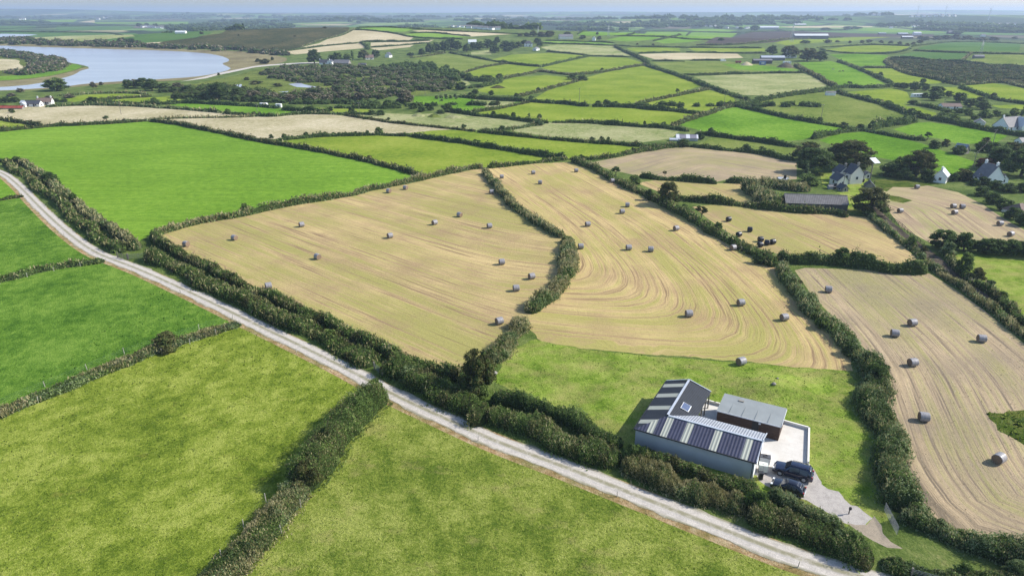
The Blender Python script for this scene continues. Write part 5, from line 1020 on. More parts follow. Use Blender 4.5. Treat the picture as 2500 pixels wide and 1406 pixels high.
def sheetmat(name, colr, period, amp, rough=.45, dirt=.2, axis=0, clear=None, every=0, cw=.3, off=0.):
    """profiled roof sheet; corrugations run down the slope; optional clear strips"""
    m, n, b = newmat(name); g = G(n); sx = n.nodes.new('ShaderNodeSeparateXYZ'); g.link(g.tc, sx.inputs[0]); x = sx.outputs[axis]
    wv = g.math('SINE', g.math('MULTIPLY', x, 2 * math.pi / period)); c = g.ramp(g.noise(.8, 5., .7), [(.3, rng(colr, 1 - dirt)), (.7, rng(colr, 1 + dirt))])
    if clear and isinstance(every, list):
        k = None
        for a_, b_ in every:
            q_ = g.math('MULTIPLY', g.math('GREATER_THAN', x, a_), g.math('LESS_THAN', x, b_)); k = q_ if k is None else g.math('ADD', k, q_)
        c = g.mix(k, c, clear)
    elif clear:
        fr = g.math('FRACT', g.math('ADD', g.math('DIVIDE', x, every), off)); k = g.math('LESS_THAN', fr, cw)
        c = g.mix(k, c, clear)
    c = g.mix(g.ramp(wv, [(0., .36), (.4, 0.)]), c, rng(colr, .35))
    g.link(c, b.inputs['Base Color']); b.inputs['Roughness'].default_value = rough; b.inputs['Specular IOR Level'].default_value = .22
    g.bump(b, wv, amp); return m
CLR = (.55, .56, .40)
M['roofBp'] = sheetmat('plain_black_profiled_roof', (.032, .036, .045), .34, .02, .55, .2, 1)
M['roofAb'] = sheetmat('pale_profiled_roof', (.36, .38, .42), .34, .03, .4, .15, 0)
M['roofC'] = plain('grey_green_flat_roof', (.25, .27, .27), .65, 0, .10, .6)
M['roofBarn'] = sheetmat('old_fibre_cement_roof', (.20, .19, .19), .5, .01, .9, .25, 0)
M['boards'] = sheetmat('vertical_boards', (.15, .135, .12), .3, .02, .9, .3, 0)
M['roofS'] = sheetmat('striped_shed_roof', (.24, .23, .27), .5, .02, .5, .15, 0, (.75, .76, .80), 4.6, .36, .1)
M['brownclad'] = sheetmat('brown_horizontal_cladding', (.075, .046, .034), .28, .015, .7, .2, 2)
def quad(mb, a, b, c, d, th=0., mat=0):
    """slab between four points with thickness th below"""
    P = np.array([a, b, c, d], float); nrm = np.cross(P[1] - P[0], P[3] - P[0]); nrm /= np.linalg.norm(nrm) + 1e-9
    V = np.vstack([P, P - nrm * th]); mb.add(V, [(0, 1, 2, 3), (7, 6, 5, 4), (0, 4, 5, 1), (1, 5, 6, 2), (2, 6, 7, 3), (3, 7, 4, 0)], mat)
def house(name, label, px, py, L, W, eave, ridge, rot, wall='white', roof='slate', win=2, chim=1, cat='house', door=True, grp=None, pxu=True, hip=0., wz=None, over=.35, open_front=False):
    """gabled house, ridge along its local x; L, W, eave, ridge in photo pixels when pxu"""
    s = scl(px, py) if pxu else 1.; L, W, eave, ridge = L / s, W / s, eave / s, ridge / s
    p = gp(px, py); z = float(terr(*p)); o = empty(name, (p[0], p[1], z), math.radians(rot), label, cat, grp)
    x, y = L / 2, W / 2; mb = MB(); hx = x - hip * y
    V = [(-x, -y, -.3), (x, -y, -.3), (x, y, -.3), (-x, y, -.3), (-x, -y, eave), (x, -y, eave), (x, y, eave), (-x, y, eave), (-x, 0, ridge - .06), (x, 0, ridge - .06)]
    if hip: mb.polys(V[:8], [(0, 1, 5, 4), (2, 3, 7, 6), (1, 2, 6, 5), (3, 0, 4, 7), (4, 5, 6, 7)])
    else: mb.polys(V, [(0, 1, 5, 4), (2, 3, 7, 6), (1, 2, 6, 9, 5), (3, 0, 4, 8, 7)])
    mb.build('wall', M[wall], o)
    mb = MB(); e = over; sl = (ridge - eave) / y; ez = eave - e * sl + .08; rz = ridge + .08; ex = x + e * .6; rx = (hx if hip else ex)
    quad(mb, (-ex, -y - e, ez), (ex, -y - e, ez), (rx, 0, rz), (-rx, 0, rz), .10); quad(mb, (ex, y + e, ez), (-ex, y + e, ez), (-rx, 0, rz), (rx, 0, rz), .10)
    if hip: mb.polys([(ex, -y - e, ez), (ex, y + e, ez), (rx, 0, rz), (-ex, y + e, ez), (-ex, -y - e, ez), (-rx, 0, rz)], [(0, 1, 2), (3, 4, 5)])
    else: mb.box((0, 0, rz + .02), (2 * ex, .22, .12), mat=0)
    rf = mb.build('roof', M[roof], o)
    for k in range(chim):
        c = MB(); cx_ = (x - .45) * (1 if k else -1); c.box((cx_, 0, ridge + .35), (.7, .55, 1.1)); c.box((cx_, 0, ridge + .95), (.85, .7, .12)); c.tube([(cx_, 0, ridge + 1.), (cx_, 0, ridge + 1.35)], .12, 6); c.build('chimney', M['stone'] if wall != 'white' else M['white'], rf)
    fl = max(1, int(round(eave / 2.6))); ww = min(1., L / (2.4 * max(1, win)))
    for sy in (-1, 1):
        for f in range(fl):
            for k in range(win):
                wx = -x + L * (k + .5) / win; zc = (f + .55) * eave / fl; h = min(1.15, eave / fl * .48)
                fr = MB(); fr.box((wx, sy * (y + .02), zc), (ww + .12, .06, h + .12)); fo_ = fr.build('window', M['blueg'], o)
                pn = MB(); pn.box((wx, sy * (y + .055), zc), (ww - .06, .03, h - .06)); pn.build('pane', M['glass'], fo_)
    if win:
        for sx_ in (-1, 1):
            fr = MB(); fr.box((sx_ * (x + .02), 0, eave * .55), (.06, .9, 1.05)); fo_ = fr.build('window', M['blueg'], o); pn = MB(); pn.box((sx_ * (x + .055), 0, eave * .55), (.03, .74, .9)); pn.build('pane', M['glass'], fo_)
    if door:
        d = MB(); d.box((L * .12, -y - .03, 1.0), (.9, .06, 2.)); d.build('door', M['woodb'], o)
    return o
# ------------------------------------------------------------------ the yard: long barn, container building, cars
def P3(px, py, z): p = gp(px, py, z); return np.array([p[0], p[1], z])
EV, RD = 2.7, 3.75
J = P3(1629.5, 1013.8, RD)[:2]; R2 = P3(1862.8, 1076.4, RD)[:2]; OC = P3(1548.5, 1046.5, EV)[:2]; B_ = P3(1847, 1130, EV)[:2]
u = R2 - J; LA = float(np.linalg.norm(u)); u /= LA; v = np.array([-u[1], u[0]])
hw = abs(float((B_ - R2) @ v)); hw = (hw + abs(float((OC - J) @ v))) / 2
RB = P3(1686.4, 928.4, RD)[:2]; LB = float(np.linalg.norm(RB - J)); hwB = abs(float((OC - J) @ u))
vb = (RB - J) / LB
print('barn', LA, hw, LB, hwB, 'angle', math.degrees(math.acos(abs(float(vb @ u)))))
fx_ = lambda f: -hwB + f * (LA + hwB); fy_ = lambda f: -hw + f * (LB + hw)
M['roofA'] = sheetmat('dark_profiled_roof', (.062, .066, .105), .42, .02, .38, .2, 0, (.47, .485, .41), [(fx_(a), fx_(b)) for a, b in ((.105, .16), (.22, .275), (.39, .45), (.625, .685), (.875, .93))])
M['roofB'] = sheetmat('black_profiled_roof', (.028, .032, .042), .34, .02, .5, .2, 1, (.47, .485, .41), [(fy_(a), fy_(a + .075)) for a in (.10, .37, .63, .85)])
barn = empty('farm_building', (J[0], J[1], 0), math.atan2(u[1], u[0]), 'long grey L shaped barn with dark striped roofs beside the lane hedge', 'barn')
def loc(a, b, z): return (a, b, z)
# local x along the front wing, local y away from the lane
W_ = hw; WB = max(hwB, 3.); e = .0
mb = MB()
# walls: front, left, right gable, back of the front wing (partly), left wing outer wall and far gable
mb.polys([(-WB + .15, -W_ + .15, -.3), (LA - .2, -W_ + .15, -.3), (LA - .2, -W_ + .15, EV), (-WB + .15, -W_ + .15, EV)], [(0, 1, 2, 3)])
mb.polys([(-WB + .15, LB - .2, -.3), (-WB + .15, -W_ + .15, -.3), (-WB + .15, -W_ + .15, EV), (-WB + .15, LB - .2, EV)], [(0, 1, 2, 3)])
mb.polys([(WB, W_ - .15, -.3), (WB, W_ - .15, EV), (LA - .2, W_ - .15, EV), (LA - .2, W_ - .15, -.3)], [(0, 1, 2, 3)])
mb.polys([(-WB + .15, LB - .2, EV), (-WB + .15, LB - .2, -.3), (0, LB - .2, -.3), (0, LB - .2, RD - .06)], [(0, 1, 2, 3)])
mb.build('wall', M['grey_render'], barn)
mb = MB(); mb.polys([(LA - .2, -W_ + .15, -.3), (LA - .2, W_ - .15, -.3), (LA - .2, W_ - .15, EV), (LA - .2, 0, RD - .08), (LA - .2, -W_ + .15, EV)], [(0, 1, 2, 3, 4)]); mb.build('gable_wall', M['white'], barn)
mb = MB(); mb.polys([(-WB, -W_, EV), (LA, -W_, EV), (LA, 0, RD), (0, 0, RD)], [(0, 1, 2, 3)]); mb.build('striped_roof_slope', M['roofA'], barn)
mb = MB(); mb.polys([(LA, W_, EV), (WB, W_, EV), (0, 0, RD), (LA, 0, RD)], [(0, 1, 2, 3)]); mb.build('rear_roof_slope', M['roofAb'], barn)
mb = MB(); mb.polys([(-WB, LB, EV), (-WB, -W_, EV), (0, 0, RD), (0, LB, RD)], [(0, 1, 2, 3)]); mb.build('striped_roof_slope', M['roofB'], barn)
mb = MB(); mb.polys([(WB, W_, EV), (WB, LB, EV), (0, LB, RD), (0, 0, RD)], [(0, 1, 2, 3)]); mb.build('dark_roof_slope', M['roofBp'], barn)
mb = MB()
for a, b in (((0, 0), (LA, 0)), ((0, 0), (0, LB))):
    d = np.array(b, float) - np.array(a, float); mb.box(((a[0] + b[0]) / 2, (a[1] + b[1]) / 2, RD + .03), (abs(d[0]) + .3, abs(d[1]) + .3, .1))
mb.build('ridge_capping', M['silver'], barn)
mb = MB(); mb.box(((LA - WB) / 2, -W_ - .06, EV - .03), (LA + WB, .14, .14)); mb.box((-WB - .06, (LB - W_) / 2, EV - .03), (.14, LB + W_, .14))
mb.tube([(LA - .4, -W_ - .05, EV - .1), (LA - .4, -W_ - .02, .1)], .05); mb.build('gutter', M['dark'], barn)
for s_ in (-1, 1): mb = MB(); quad(mb, (LA + .05, s_ * (W_ + .05), EV - .02), (LA + .05, 0, RD + .06), (LA - .08, 0, RD + .06), (LA - .08, s_ * (W_ + .05), EV - .02), .12); mb.build('barge_board', M['silver'], barn)
mb = MB(); quad(mb, (-WB, LB + .06, EV), (0, LB + .06, RD + .06), (0, LB - .06, RD + .06), (-WB, LB - .06, EV), .1); mb.build('barge_board', M['silver'], barn); mb = MB(); quad(mb, (0, LB + .06, RD + .06), (WB, LB + .06, EV), (WB, LB - .06, EV), (0, LB - .06, RD + .06), .1)
mb.build('barge_board', M['silver'], barn)
for k in range(4):
    yy = W_ + .6 + (LB - W_ - .8) * k / 3; mb = MB(); mb.box((WB - .15, yy, EV / 2 - .1), (.16, .16, EV - .1)); mb.build('post', M['wood'], barn)
mb = MB(); mb.box((WB - .15, (LB + W_) / 2, EV - .18), (.12, LB - W_, .2)); mb.build('beam', M['wood'], barn)
sp = MB(); sc_ = (RD - EV) / WB; fx, fy = WB * .45, LB * .36
for mm, (dx, dy, up) in (('silver', (1.15, 1.65, .12)), ('glass', (1.0, 1.5, .15))):
    sp = MB(); c = [(fx - dx / 2, fy - dy / 2), (fx + dx / 2, fy - dy / 2), (fx + dx / 2, fy + dy / 2), (fx - dx / 2, fy + dy / 2)]
    q = [(a, b, RD - abs(a) * sc_ + up) for a, b in c]; quad(sp, *q, .06)
    if mm == 'glass':
        for k in range(1, 4):
            yy = fy - dy / 2 + dy * k / 4; sp.box((fx, yy, RD - fx * sc_ + up + .01), (dx, .02, .01), mat=1)
    sp.build('solar_panel' if mm == 'silver' else 'solar_cells', [M['white'] if mm == 'silver' else M['cell'], M['silver']], barn)
# doorway and windows in the gable
mb = MB(); mb.box((LA - .16, W_ * .25, 1.05), (.08, 1.0, 2.1)); mb.build('door', M['woodb'], barn)
# container building
ca, cb, cc_, cd = [P3(*q, 2.35)[:2] for q in ((1749.9, 1001), (1907.5, 1041.4), (1923.4, 1001), (1769, 962.6))]
uc = (cb - ca); LC = float(np.linalg.norm(uc)); uc /= LC; vc = np.array([-uc[1], uc[0]]); WC = (float((cd - ca) @ vc) + float((cc_ - cb) @ vc)) / 2
hut = empty('farm_store', (ca[0], ca[1], 0), math.atan2(uc[1], uc[0]), 'long low brown clad store with a flat grey green roof on the concrete yard', 'shed')
mb = MB(); mb.polys([(.1, .1, -.1), (LC - .1, .1, -.1), (LC - .1, WC - .1, -.1), (.1, WC - .1, -.1), (.1, .1, 2.25), (LC - .1, .1, 2.25), (LC - .1, WC - .1, 2.5), (.1, WC - .1, 2.5)], [(0, 1, 5, 4), (1, 2, 6, 5), (2, 3, 7, 6), (3, 0, 4, 7)]); mb.build('wall', M['brownclad'], hut)
mb = MB(); quad(mb, (0, 0, 2.35), (LC, 0, 2.35), (LC, WC, 2.6), (0, WC, 2.6), .1)
for k in range(1, 5): mb.box((LC * k / 5, WC / 2, 2.485), (.05, WC, .025))
rf = mb.build('roof', M['roofC'], hut)
mb = MB(); mb.box((LC / 2, -.04, 2.28), (LC, .06, .16)); mb.box((LC + .03, WC / 2, 2.38), (.05, WC, .16)); mb.build('fascia', M['blueg'], hut)
mb = MB(); mb.box((LC * .30, WC * .78, 2.6), (.75, .35, .10)); mb.build('roof_vent', M['stone'], rf)
mb = MB(); mb.box((LC * .62, .03, 1.0), (.9, .08, 2.0)); mb.build('door', M['dark'], hut)
mb = MB(); mb.box((LC * .68, .03, 1.95), (.28, .16, .2)); mb.build('wall_lamp', M['blueg'], hut)
# yard kerb wall
kw = np.array([P3(*q, .2)[:2] for q in ((1712, 975), (1745, 984), (1860, 1013), (1975, 1046), (1973, 1129))]); mb = MB()
for a, b in zip(kw[:-1], kw[1:]):
    c = (a + b) / 2; d = b - a; mb.box((c[0], c[1], .22), (float(np.linalg.norm(d)) + .2, .22, .5), math.atan2(d[1], d[0]))
tag(mb.build('kerb_wall', M['cream']), 'low pale block wall round two sides of the concrete yard', 'wall')
# items at the barn end
def small(name, label, cat, px, py, rot, parts):
    p = gp(px, py); o = empty(name, (p[0], p[1], float(terr(*p))), math.radians(rot), label, cat)
    for nm, mat, fn in parts: mb = MB(); fn(mb); mb.build(nm, M[mat], o)
    return o
def cage(mb):
    for x in (-.55, 0, .55):
        for y in (-.48, .48): mb.tube([(x, y, .15), (x, y, 1.16)], .02, 4)
    for z in (.2, .65, 1.16):
        mb.tube([(-.55, -.48, z), (.55, -.48, z), (.55, .48, z), (-.55, .48, z), (-.55, -.48, z)], .02, 4)
def ibc(mb): mb.box((0, 0, .65), (1.04, .9, .92)); mb.tube([(0, 0, 1.1), (0, 0, 1.2)], .12, 8)
small('water_tank', 'white caged water tank beside the white gable of the long barn', 'tank', 1862, 1150, -18, [('tank_bottle', 'plastic', ibc), ('cage', 'metal', cage), ('pallet', 'wood', lambda m: m.box((0, 0, .07), (1.1, .95, .13)))])
small('equipment_box', 'grey topped box standing behind the water tank by the barn gable', 'box', 1866, 1128, -18, [('box', 'blueg', lambda m: m.box((0, 0, .45), (1.3, .8, .9))), ('lid', 'slate', lambda m: m.box((0, 0, .94), (1.36, .86, .08))), ('hose_coil', 'dark', lambda m: m.tube([(.25 * math.cos(t), .25 * math.sin(t), 1.02) for t in np.linspace(0, 6.28, 13)], .03, 5))])
small('refuse_bin', 'black wheeled bin between the water tank and the bramble hedge', 'bin', 1856, 1168, -10, [('bin', 'dark', lambda m: (m.box((0, 0, .5), (.5, .6, .85)), m.tube([(-.22, .3, .12), (.22, .3, .12)], .1, 8))), ('lid', 'dark', lambda m: m.box((0, -.02, .96), (.56, .68, .07)))])
small('letter_post', 'short post with a black box at the corner of the gravel entrance', 'post', 2072, 1254, 0, [('post', 'wood', lambda m: m.box((0, 0, .5), (.1, .1, 1.))), ('box', 'dark', lambda m: m.box((0, -.1, .85), (.25, .2, .3)))])
def rock(name, label, px, py, r):
    p = gp(px, py); bm = __import__('bmesh').new(); __import__('bmesh').ops.create_icosphere(bm, subdivisions=2, radius=r)
    for q in bm.verts: q.co *= 1 + .22 * float(nz(q.co.x, q.co.y, q.co.z, 3.1 / r)); q.co.z *= .7
    me = bpy.data.meshes.new(name); bm.to_mesh(me); bm.free(); me.materials.append(M['stone']); o = bpy.data.objects.new(name, me); COL.objects.link(o)
    o.location = (p[0], p[1], float(terr(*p)) + r * .3); tag(o, label, 'rock')
rock('boulder', 'larger grey boulder on the grass mound behind the brown store', 1889, 938, .35)
rock('boulder', 'smaller grey stone just above the boulder on the grass mound', 1898, 924, .2)
rock('boulder', 'white stone on the grass by the corner tree', 1208, 912, .45)
# cars
def lerp_tab(tab, x): return [np.interp(x, [t[0] for t in tab], [t[k] for t in tab]) for k in range(1, len(tab[0]))]
def car(label, front, rear, L, Wd, Ht, suv, colr):
    a, b = gp(*front), gp(*rear); c = (a + b) / 2; d = a - b; o = empty('parked_car', (c[0], c[1], 0.03), math.atan2(d[1], d[0]), label, 'car', 'dark cars parked on the gravel')
    hw_ = Wd / 2; m = plain('car_paint_' + ('navy' if suv else 'black'), colr, .16, .25, .04, 1., 0, .6); m.node_tree.nodes['Principled BSDF'].inputs['Coat Weight'].default_value = .8
    #     x from rear, top z, roof half width, belt z, half width
    bz = Ht * .56
    if suv: tab = [(0, bz * .95, hw_ * .80, bz * .80, hw_ * .86), (.12, bz * 1.0, hw_ * .84, bz, hw_ * .95), (.30, Ht * .93, hw_ * .66, bz, hw_ * .99), (.62, Ht, hw_ * .68, bz, hw_), (2.1, Ht * 1.0, hw_ * .72, bz, hw_), (L - 2.05, Ht * .985, hw_ * .70, bz, hw_), (L - 1.35, bz * 1.12, hw_ * .80, bz * 1.0, hw_ * .99), (L - .35, bz * 1.02, hw_ * .80, bz * .90, hw_ * .96), (L - .06, bz * .84, hw_ * .74, bz * .74, hw_ * .86), (L, bz * .66, hw_ * .66, bz * .56, hw_ * .76)]
    else: tab = [(0, bz * .9, hw_ * .74, bz * .72, hw_ * .84), (.10, bz * 1.02, hw_ * .78, bz * .95, hw_ * .93), (.55, Ht * .93, hw_ * .62, bz, hw_ * .99), (1.1, Ht, hw_ * .66, bz, hw_), (2.0, Ht * 1.0, hw_ * .69, bz, hw_), (L - 1.95, Ht * .96, hw_ * .68, bz, hw_), (L - 1.15, bz * 1.14, hw_ * .78, bz * .98, hw_ * .98), (L - .3, bz * .98, hw_ * .76, bz * .84, hw_ * .93), (L - .05, bz * .78, hw_ * .7, bz * .68, hw_ * .82), (L, bz * .6, hw_ * .62, bz * .5, hw_ * .72)]
    xs = sorted(set(np.round(np.concatenate([np.linspace(0, L, 34), [t[0] for t in tab]]), 3))); rows = []
    wr = .37 if suv else .33; axles = (.95, L - .95 if suv else L - .85)
    for x in xs:
        top, rw, be, wd = lerp_tab(tab, x); zb = .30 if suv else .22
        for ax in axles:
            if abs(x - ax) < wr + .07: zb = max(zb, wr + math.sqrt(max(0, (wr + .07) ** 2 - (x - ax) ** 2)) )
        half = [(wd * .93, zb), (wd, max(zb + .02, be * .62)), (wd * .985, be), (rw + (wd - rw) * .25, be + (top - be) * .62), (rw * .97, top - .05), (rw * .6, top), (0, top + .015)]
        rows.append([(x - L / 2, y, z) for y, z in half] + [(x - L / 2, -y, z) for y, z in half[-2::-1]])
    n = len(rows[0]); mb = MB(); f = [(i * n + k, i * n + k + 1, (i + 1) * n + k + 1, (i + 1) * n + k) for i in range(len(rows) - 1) for k in range(n - 1)]
    mb.add(np.array(rows).reshape(-1, 3), f); mb.f.append((np.array([list(range(n))]), 0)); mb.f.append((np.array([list(range((len(rows) - 1) * n, len(rows) * n))[::-1]]), 0))
    mb.build('body', m, o, smooth=True)
    def strip_glass(name, x0, x1, t0, t1, side):
        g_ = MB(); X = np.linspace(x0, x1, 8); A = []
        for x in X:
            top, rw, be, wd = lerp_tab(tab, x); lo = be + .05; hi = top - .12; A.append([(x - L / 2, side * (wd * .985 + (rw - wd * .985) * q * .9 + .02), lo + (hi - lo) * q) for q in (0, 1)])
        A = np.array(A).reshape(-1, 3); g_.add(A, [(2 * i, 2 * i + 2, 2 * i + 3, 2 * i + 1) for i in range(7)]); return g_.build(name, M['glass'], o)
    s0 = .62 if suv else 1.0; s1 = L - 2.1 if suv else L - 2.0
    for sd2 in (-1, 1):
        k1 = (s0 + s1) / 2
        strip_glass('side_window', s0, k1 - .05, 0, 1, sd2); strip_glass('side_window', k1 + .05, s1 + .12, 0, 1, sd2)
    def screen(name, xa, xb, k=.93):
        ta, ra, _, wa = lerp_tab(tab, xa); tb, rb, _, wb = lerp_tab(tab, xb); g_ = MB(); dx = .02 if xb > xa else -.02
        quad(g_, (xa - L / 2 + dx, -ra * k, ta + .025), (xb - L / 2 + dx, -wb * .8, tb + .03), (xb - L / 2 + dx, wb * .8, tb + .03), (xa - L / 2 + dx, ra * k, ta + .025), .02); g_.build(name, M['glass'], o)
    screen('windscreen', L - 2.0 if suv else L - 1.9, L - 1.42 if suv else L - 1.22)
    screen('rear_window', .60 if suv else .98, .22 if suv else .3)
    for ax in axles:
        for s_ in (-1, 1):
            wl = empty('wheel', (ax - L / 2, s_ * (hw_ - .12), wr)); wl.parent = o
            t = MB(); t.tube([(0, -.12, 0), (0, -.10, 0), (0, .10, 0), (0, .12, 0)], [wr * .9, wr, wr, wr * .9], 18); t.build('tyre', M['dark'], wl, smooth=False)
            t = MB(); t.tube([(0, s_ * .121, 0), (0, s_ * .135, 0)], [wr * .62, wr * .5], 10); t.build('rim', M['metal'], wl)
    for s_ in (-1, 1):
        t = MB(); t.box((L / 2 - .14, s_ * hw_ * .66, bz * .80), (.22, .36, .15)); t.build('headlight', M['blueg'], o)
        t = MB(); t.box((-L / 2 + .07, s_ * hw_ * .80, bz * .86), (.14, .2, .3)); t.build('tail_light', M['redp'], o)
        t = MB(); t.box((L / 2 - 1.75, s_ * (hw_ + .1), bz + .06), (.14, .2, .15)); t.build('wing_mirror', m, o)
        if suv:
            t = MB(); t.tube([(-L / 2 + .8, s_ * hw_ * .62, Ht + .03), (L / 2 - 2.1, s_ * hw_ * .62, Ht + .03)], .022, 5); t.build('roof_rail', M['dark'], o)
    t = MB(); t.box((-L / 2 - .01, 0, bz * .62), (.04, .5, .12)); t.build('number_plate', M['plastic'], o)
    t = MB(); t.box((-L / 2 + .02, 0, bz * .45), (.16, Wd * .8, .14)); t.build('bumper', m if suv else M['silver'], o)
car('large navy estate car with roof rails, parked nearer the concrete yard', (1893, 1148), (1976, 1172), 4.7, 1.9, 1.78, True, (.010, .016, .045))
car('smaller dark hatchback with a silver rear bumper, parked nearer the hedge', (1888, 1186), (1957, 1209), 3.9, 1.68, 1.5, False, (.010, .012, .024))
# ------------------------------------------------------------------ bales
def netmat(name, c, rough, sp):
    m, n, b = newmat(name); g = G(n); k = g.noise(1.5, 4.); st = g.noise(1., 3., .6, g.mapd((14, 1.5, 1.5)))
    cc = g.ramp(st, [(.3, rng(c, .72)), (.7, rng(c, 1.18))]); cc = g.mix(g.ramp(k, [(.5, 0.), (.75, .5)]), cc, rng((.36, .29, .22), 1.)) if sp < .5 else cc
    g.link(cc, b.inputs['Base Color']); b.inputs['Roughness'].default_value = rough; b.inputs['Specular IOR Level'].default_value = sp; g.bump(b, st, .02); return m
M['net'] = netmat('net_wrap', (.27, .262, .275), .45, .4); M['film'] = netmat('black_film_wrap', (.016, .016, .024), .34, .5)
def endmat():
    m, n, b = newmat('rolled_hay_end'); g = G(n); sx = n.nodes.new('ShaderNodeSeparateXYZ'); g.link(g.tc, sx.inputs[0])
    r = g.math('SQRT', g.math('ADD', g.math('POWER', sx.outputs[1], 2.), g.math('POWER', sx.outputs[2], 2.))); w_ = g.math('SINE', g.math('ADD', g.math('MULTIPLY', r, 60.), g.math('MULTIPLY', g.noise(5., 3.), 5.)))
    c = g.ramp(w_, [(0., (.15, .10, .07)), (1., (.34, .25, .17))]); g.link(c, b.inputs['Base Color']); b.inputs['Roughness'].default_value = .95; return m
M['hayend'] = endmat()
def bale_parts(black):
    R, L = .68, 1.26; n = 26; th = np.linspace(0, 2 * math.pi, n, endpoint=False)
    def ring(x, r, sag=0): return [(x, r * math.cos(t) * 1.015, r * math.sin(t) * (1.0 if math.sin(t) > -.8 else .965)) for t in th]
    prof = [(-L / 2, R * .93), (-L / 2 + .05, R * .985), (-L / 4, R), (0, R * 1.012), (L / 4, R), (L / 2 - .05, R * .985), (L / 2, R * .93)]
    if black: prof = [(-L / 2 - .05, R * .45), (-L / 2, R * .80), (-L / 2 + .12, R * .97)] + prof[2:5] + [(L / 2 - .12, R * .97), (L / 2, R * .80), (L / 2 + .05, R * .45)]
    V = [q for x, r in prof for q in ring(x, r)]; V = [(x + .012 * math.sin(9 * y + 5 * z), y, z) for x, y, z in V]
    f = [(i * n + k, (i + 1) * n + k, (i + 1) * n + (k + 1) % n, i * n + (k + 1) % n) for i in range(len(prof) - 1) for k in range(n)]
    mb = MB(); mb.add(V, f); 
    if black: mb.f.append((np.array([list(range(n))]), 0)); mb.f.append((np.array([list(range((len(prof) - 1) * n, len(prof) * n))[::-1]]), 0))
    a = mb.build('film_wrap' if black else 'net_wrap', M['film' if black else 'net'], smooth=not black and False); parts = [a]
    if not black:
        for s_ in (-1, 1):
            mb = MB(); c = [(s_ * (L / 2 - .02), 0, 0)]; rs = [(s_ * (L / 2 + .0), .2), (s_ * (L / 2 - .015), .45), (s_ * L / 2, R * .93)]
            V = c + [q for x, r in rs for q in ring(x, r)]
            f = [(1 + i * n + k, 1 + i * n + (k + 1) % n, 1 + (i + 1) * n + (k + 1) % n, 1 + (i + 1) * n + k) for i in range(2) for k in range(n)]
            mb.add(V, f); mb.f.append((np.array([(0, 1 + (k + 1) % n, 1 + k) for k in range(n)]), 0)); parts.append(mb.build('hay_end', M['hayend']))
    else:
        mb = MB(); 
        for s_ in (-1, 1): V = [(s_ * (L / 2 + .056), R * .4 * math.cos(t), R * .4 * math.sin(t)) for t in th]; mb.polys(V, [tuple(range(n))])
        parts.append(mb.build('film_tuck', M['film']))
    for q in parts: COL.objects.unlink(q)
    return parts
BP = {False: bale_parts(False), True: bale_parts(True)}
def bale(px, py, deg, label, black=False, grp=None):
    p = gp(px, py, .66); o = empty('wrapped_bale' if black else 'hay_bale', (p[0], p[1], .66), math.radians(deg), label, 'bale', grp)
    o.rotation_euler = (0, 0, math.radians(deg))
    for q in BP[black]: c = q.copy(); COL.objects.link(c); c.parent = o
gL = 'hay bales in the left hay field'
for a in [(454, 595, -25, 'hay bale nearest the left corner of the left hay field'), (572, 580, -30, 'hay bale second from the left corner in the left hay field'), (736, 548, 35, 'lone hay bale in the upper left part of the left hay field'),
          (775, 626, -40, 'lone hay bale in the lower middle of the left hay field, above the lane hedges'), (655, 697, 30, 'hay bale closest to the double hedge of the lane'), (952, 575, 35, 'left hay bale of the slanting line of three in the left hay field'),
          (1061, 543, 40, 'middle hay bale of the slanting line of three in the left hay field'), (1122, 524, -40, 'top hay bale of the slanting line of three in the left hay field'), (1195, 551, 20, 'hay bale right of the slanting line of three, below the curving hedge'),
          (1200, 468, 15, 'hay bale at the top of the left hay field beside the curving hedge'), (949, 466, -35, 'left hay bale of the two under the neat hedge'), (990, 458, -30, 'right hay bale of the two under the neat hedge'),
          (1225, 639, 15, 'upper hay bale of three near the weedy hedge bank'), (1298, 674, 25, 'right hay bale of three near the weedy hedge bank, closest to it'), (1260, 703, 12, 'lower hay bale of three near the weedy hedge bank'), (1219, 783, 30, 'hay bale in the bottom corner of the left hay field above the corner tree')]: bale(*a, grp=gL)
gM = 'hay bales in the middle hay field'
for a in [(1225, 431, 8, 'hay bale tucked behind the top of the curving hedge in the middle hay field'), (1302, 421, 10, 'upper hay bale of a pair at the top of the middle hay field'), (1319, 445, -12, 'lower hay bale of a pair at the top of the middle hay field'),
          (1407, 416, 5, 'hay bale in the topmost corner of the middle hay field'), (1495, 441, 18, 'hay bale beside the long hedge opposite the small thorn'), (1532, 500, -10, 'upper hay bale of the close pair in the middle hay field'),
          (1519, 516, 12, 'lower hay bale of the close pair in the middle hay field'), (1435, 547, 15, 'lone hay bale just above the bend of the weedy hedge bank'), (1651, 557, 25, 'lone hay bale in the middle hay field, level with the black bales'),
          (1418, 601, 5, 'left hay bale of a row of three, beside the weedy hedge bank'), (1535, 604, 8, 'middle hay bale of a row of three in the middle hay field'), (1589, 608, -8, 'right hay bale of a row of three in the middle hay field'),
          (1790, 604, 30, 'hay bale touching the long hedge below the black bales'), (1682, 765, 5, 'hay bale in the lower middle hay field, left of three spread apart'), (1809, 738, 12, 'hay bale in the lower middle hay field, middle of three spread apart'),
          (1915, 774, 15, 'hay bale in the lower middle hay field, right of three spread apart'), (1810, 881, 25, 'hay bale on the green grass above the barn yard')]: bale(*a, grp=gM)
gR = 'hay bales in the dusty hay field'
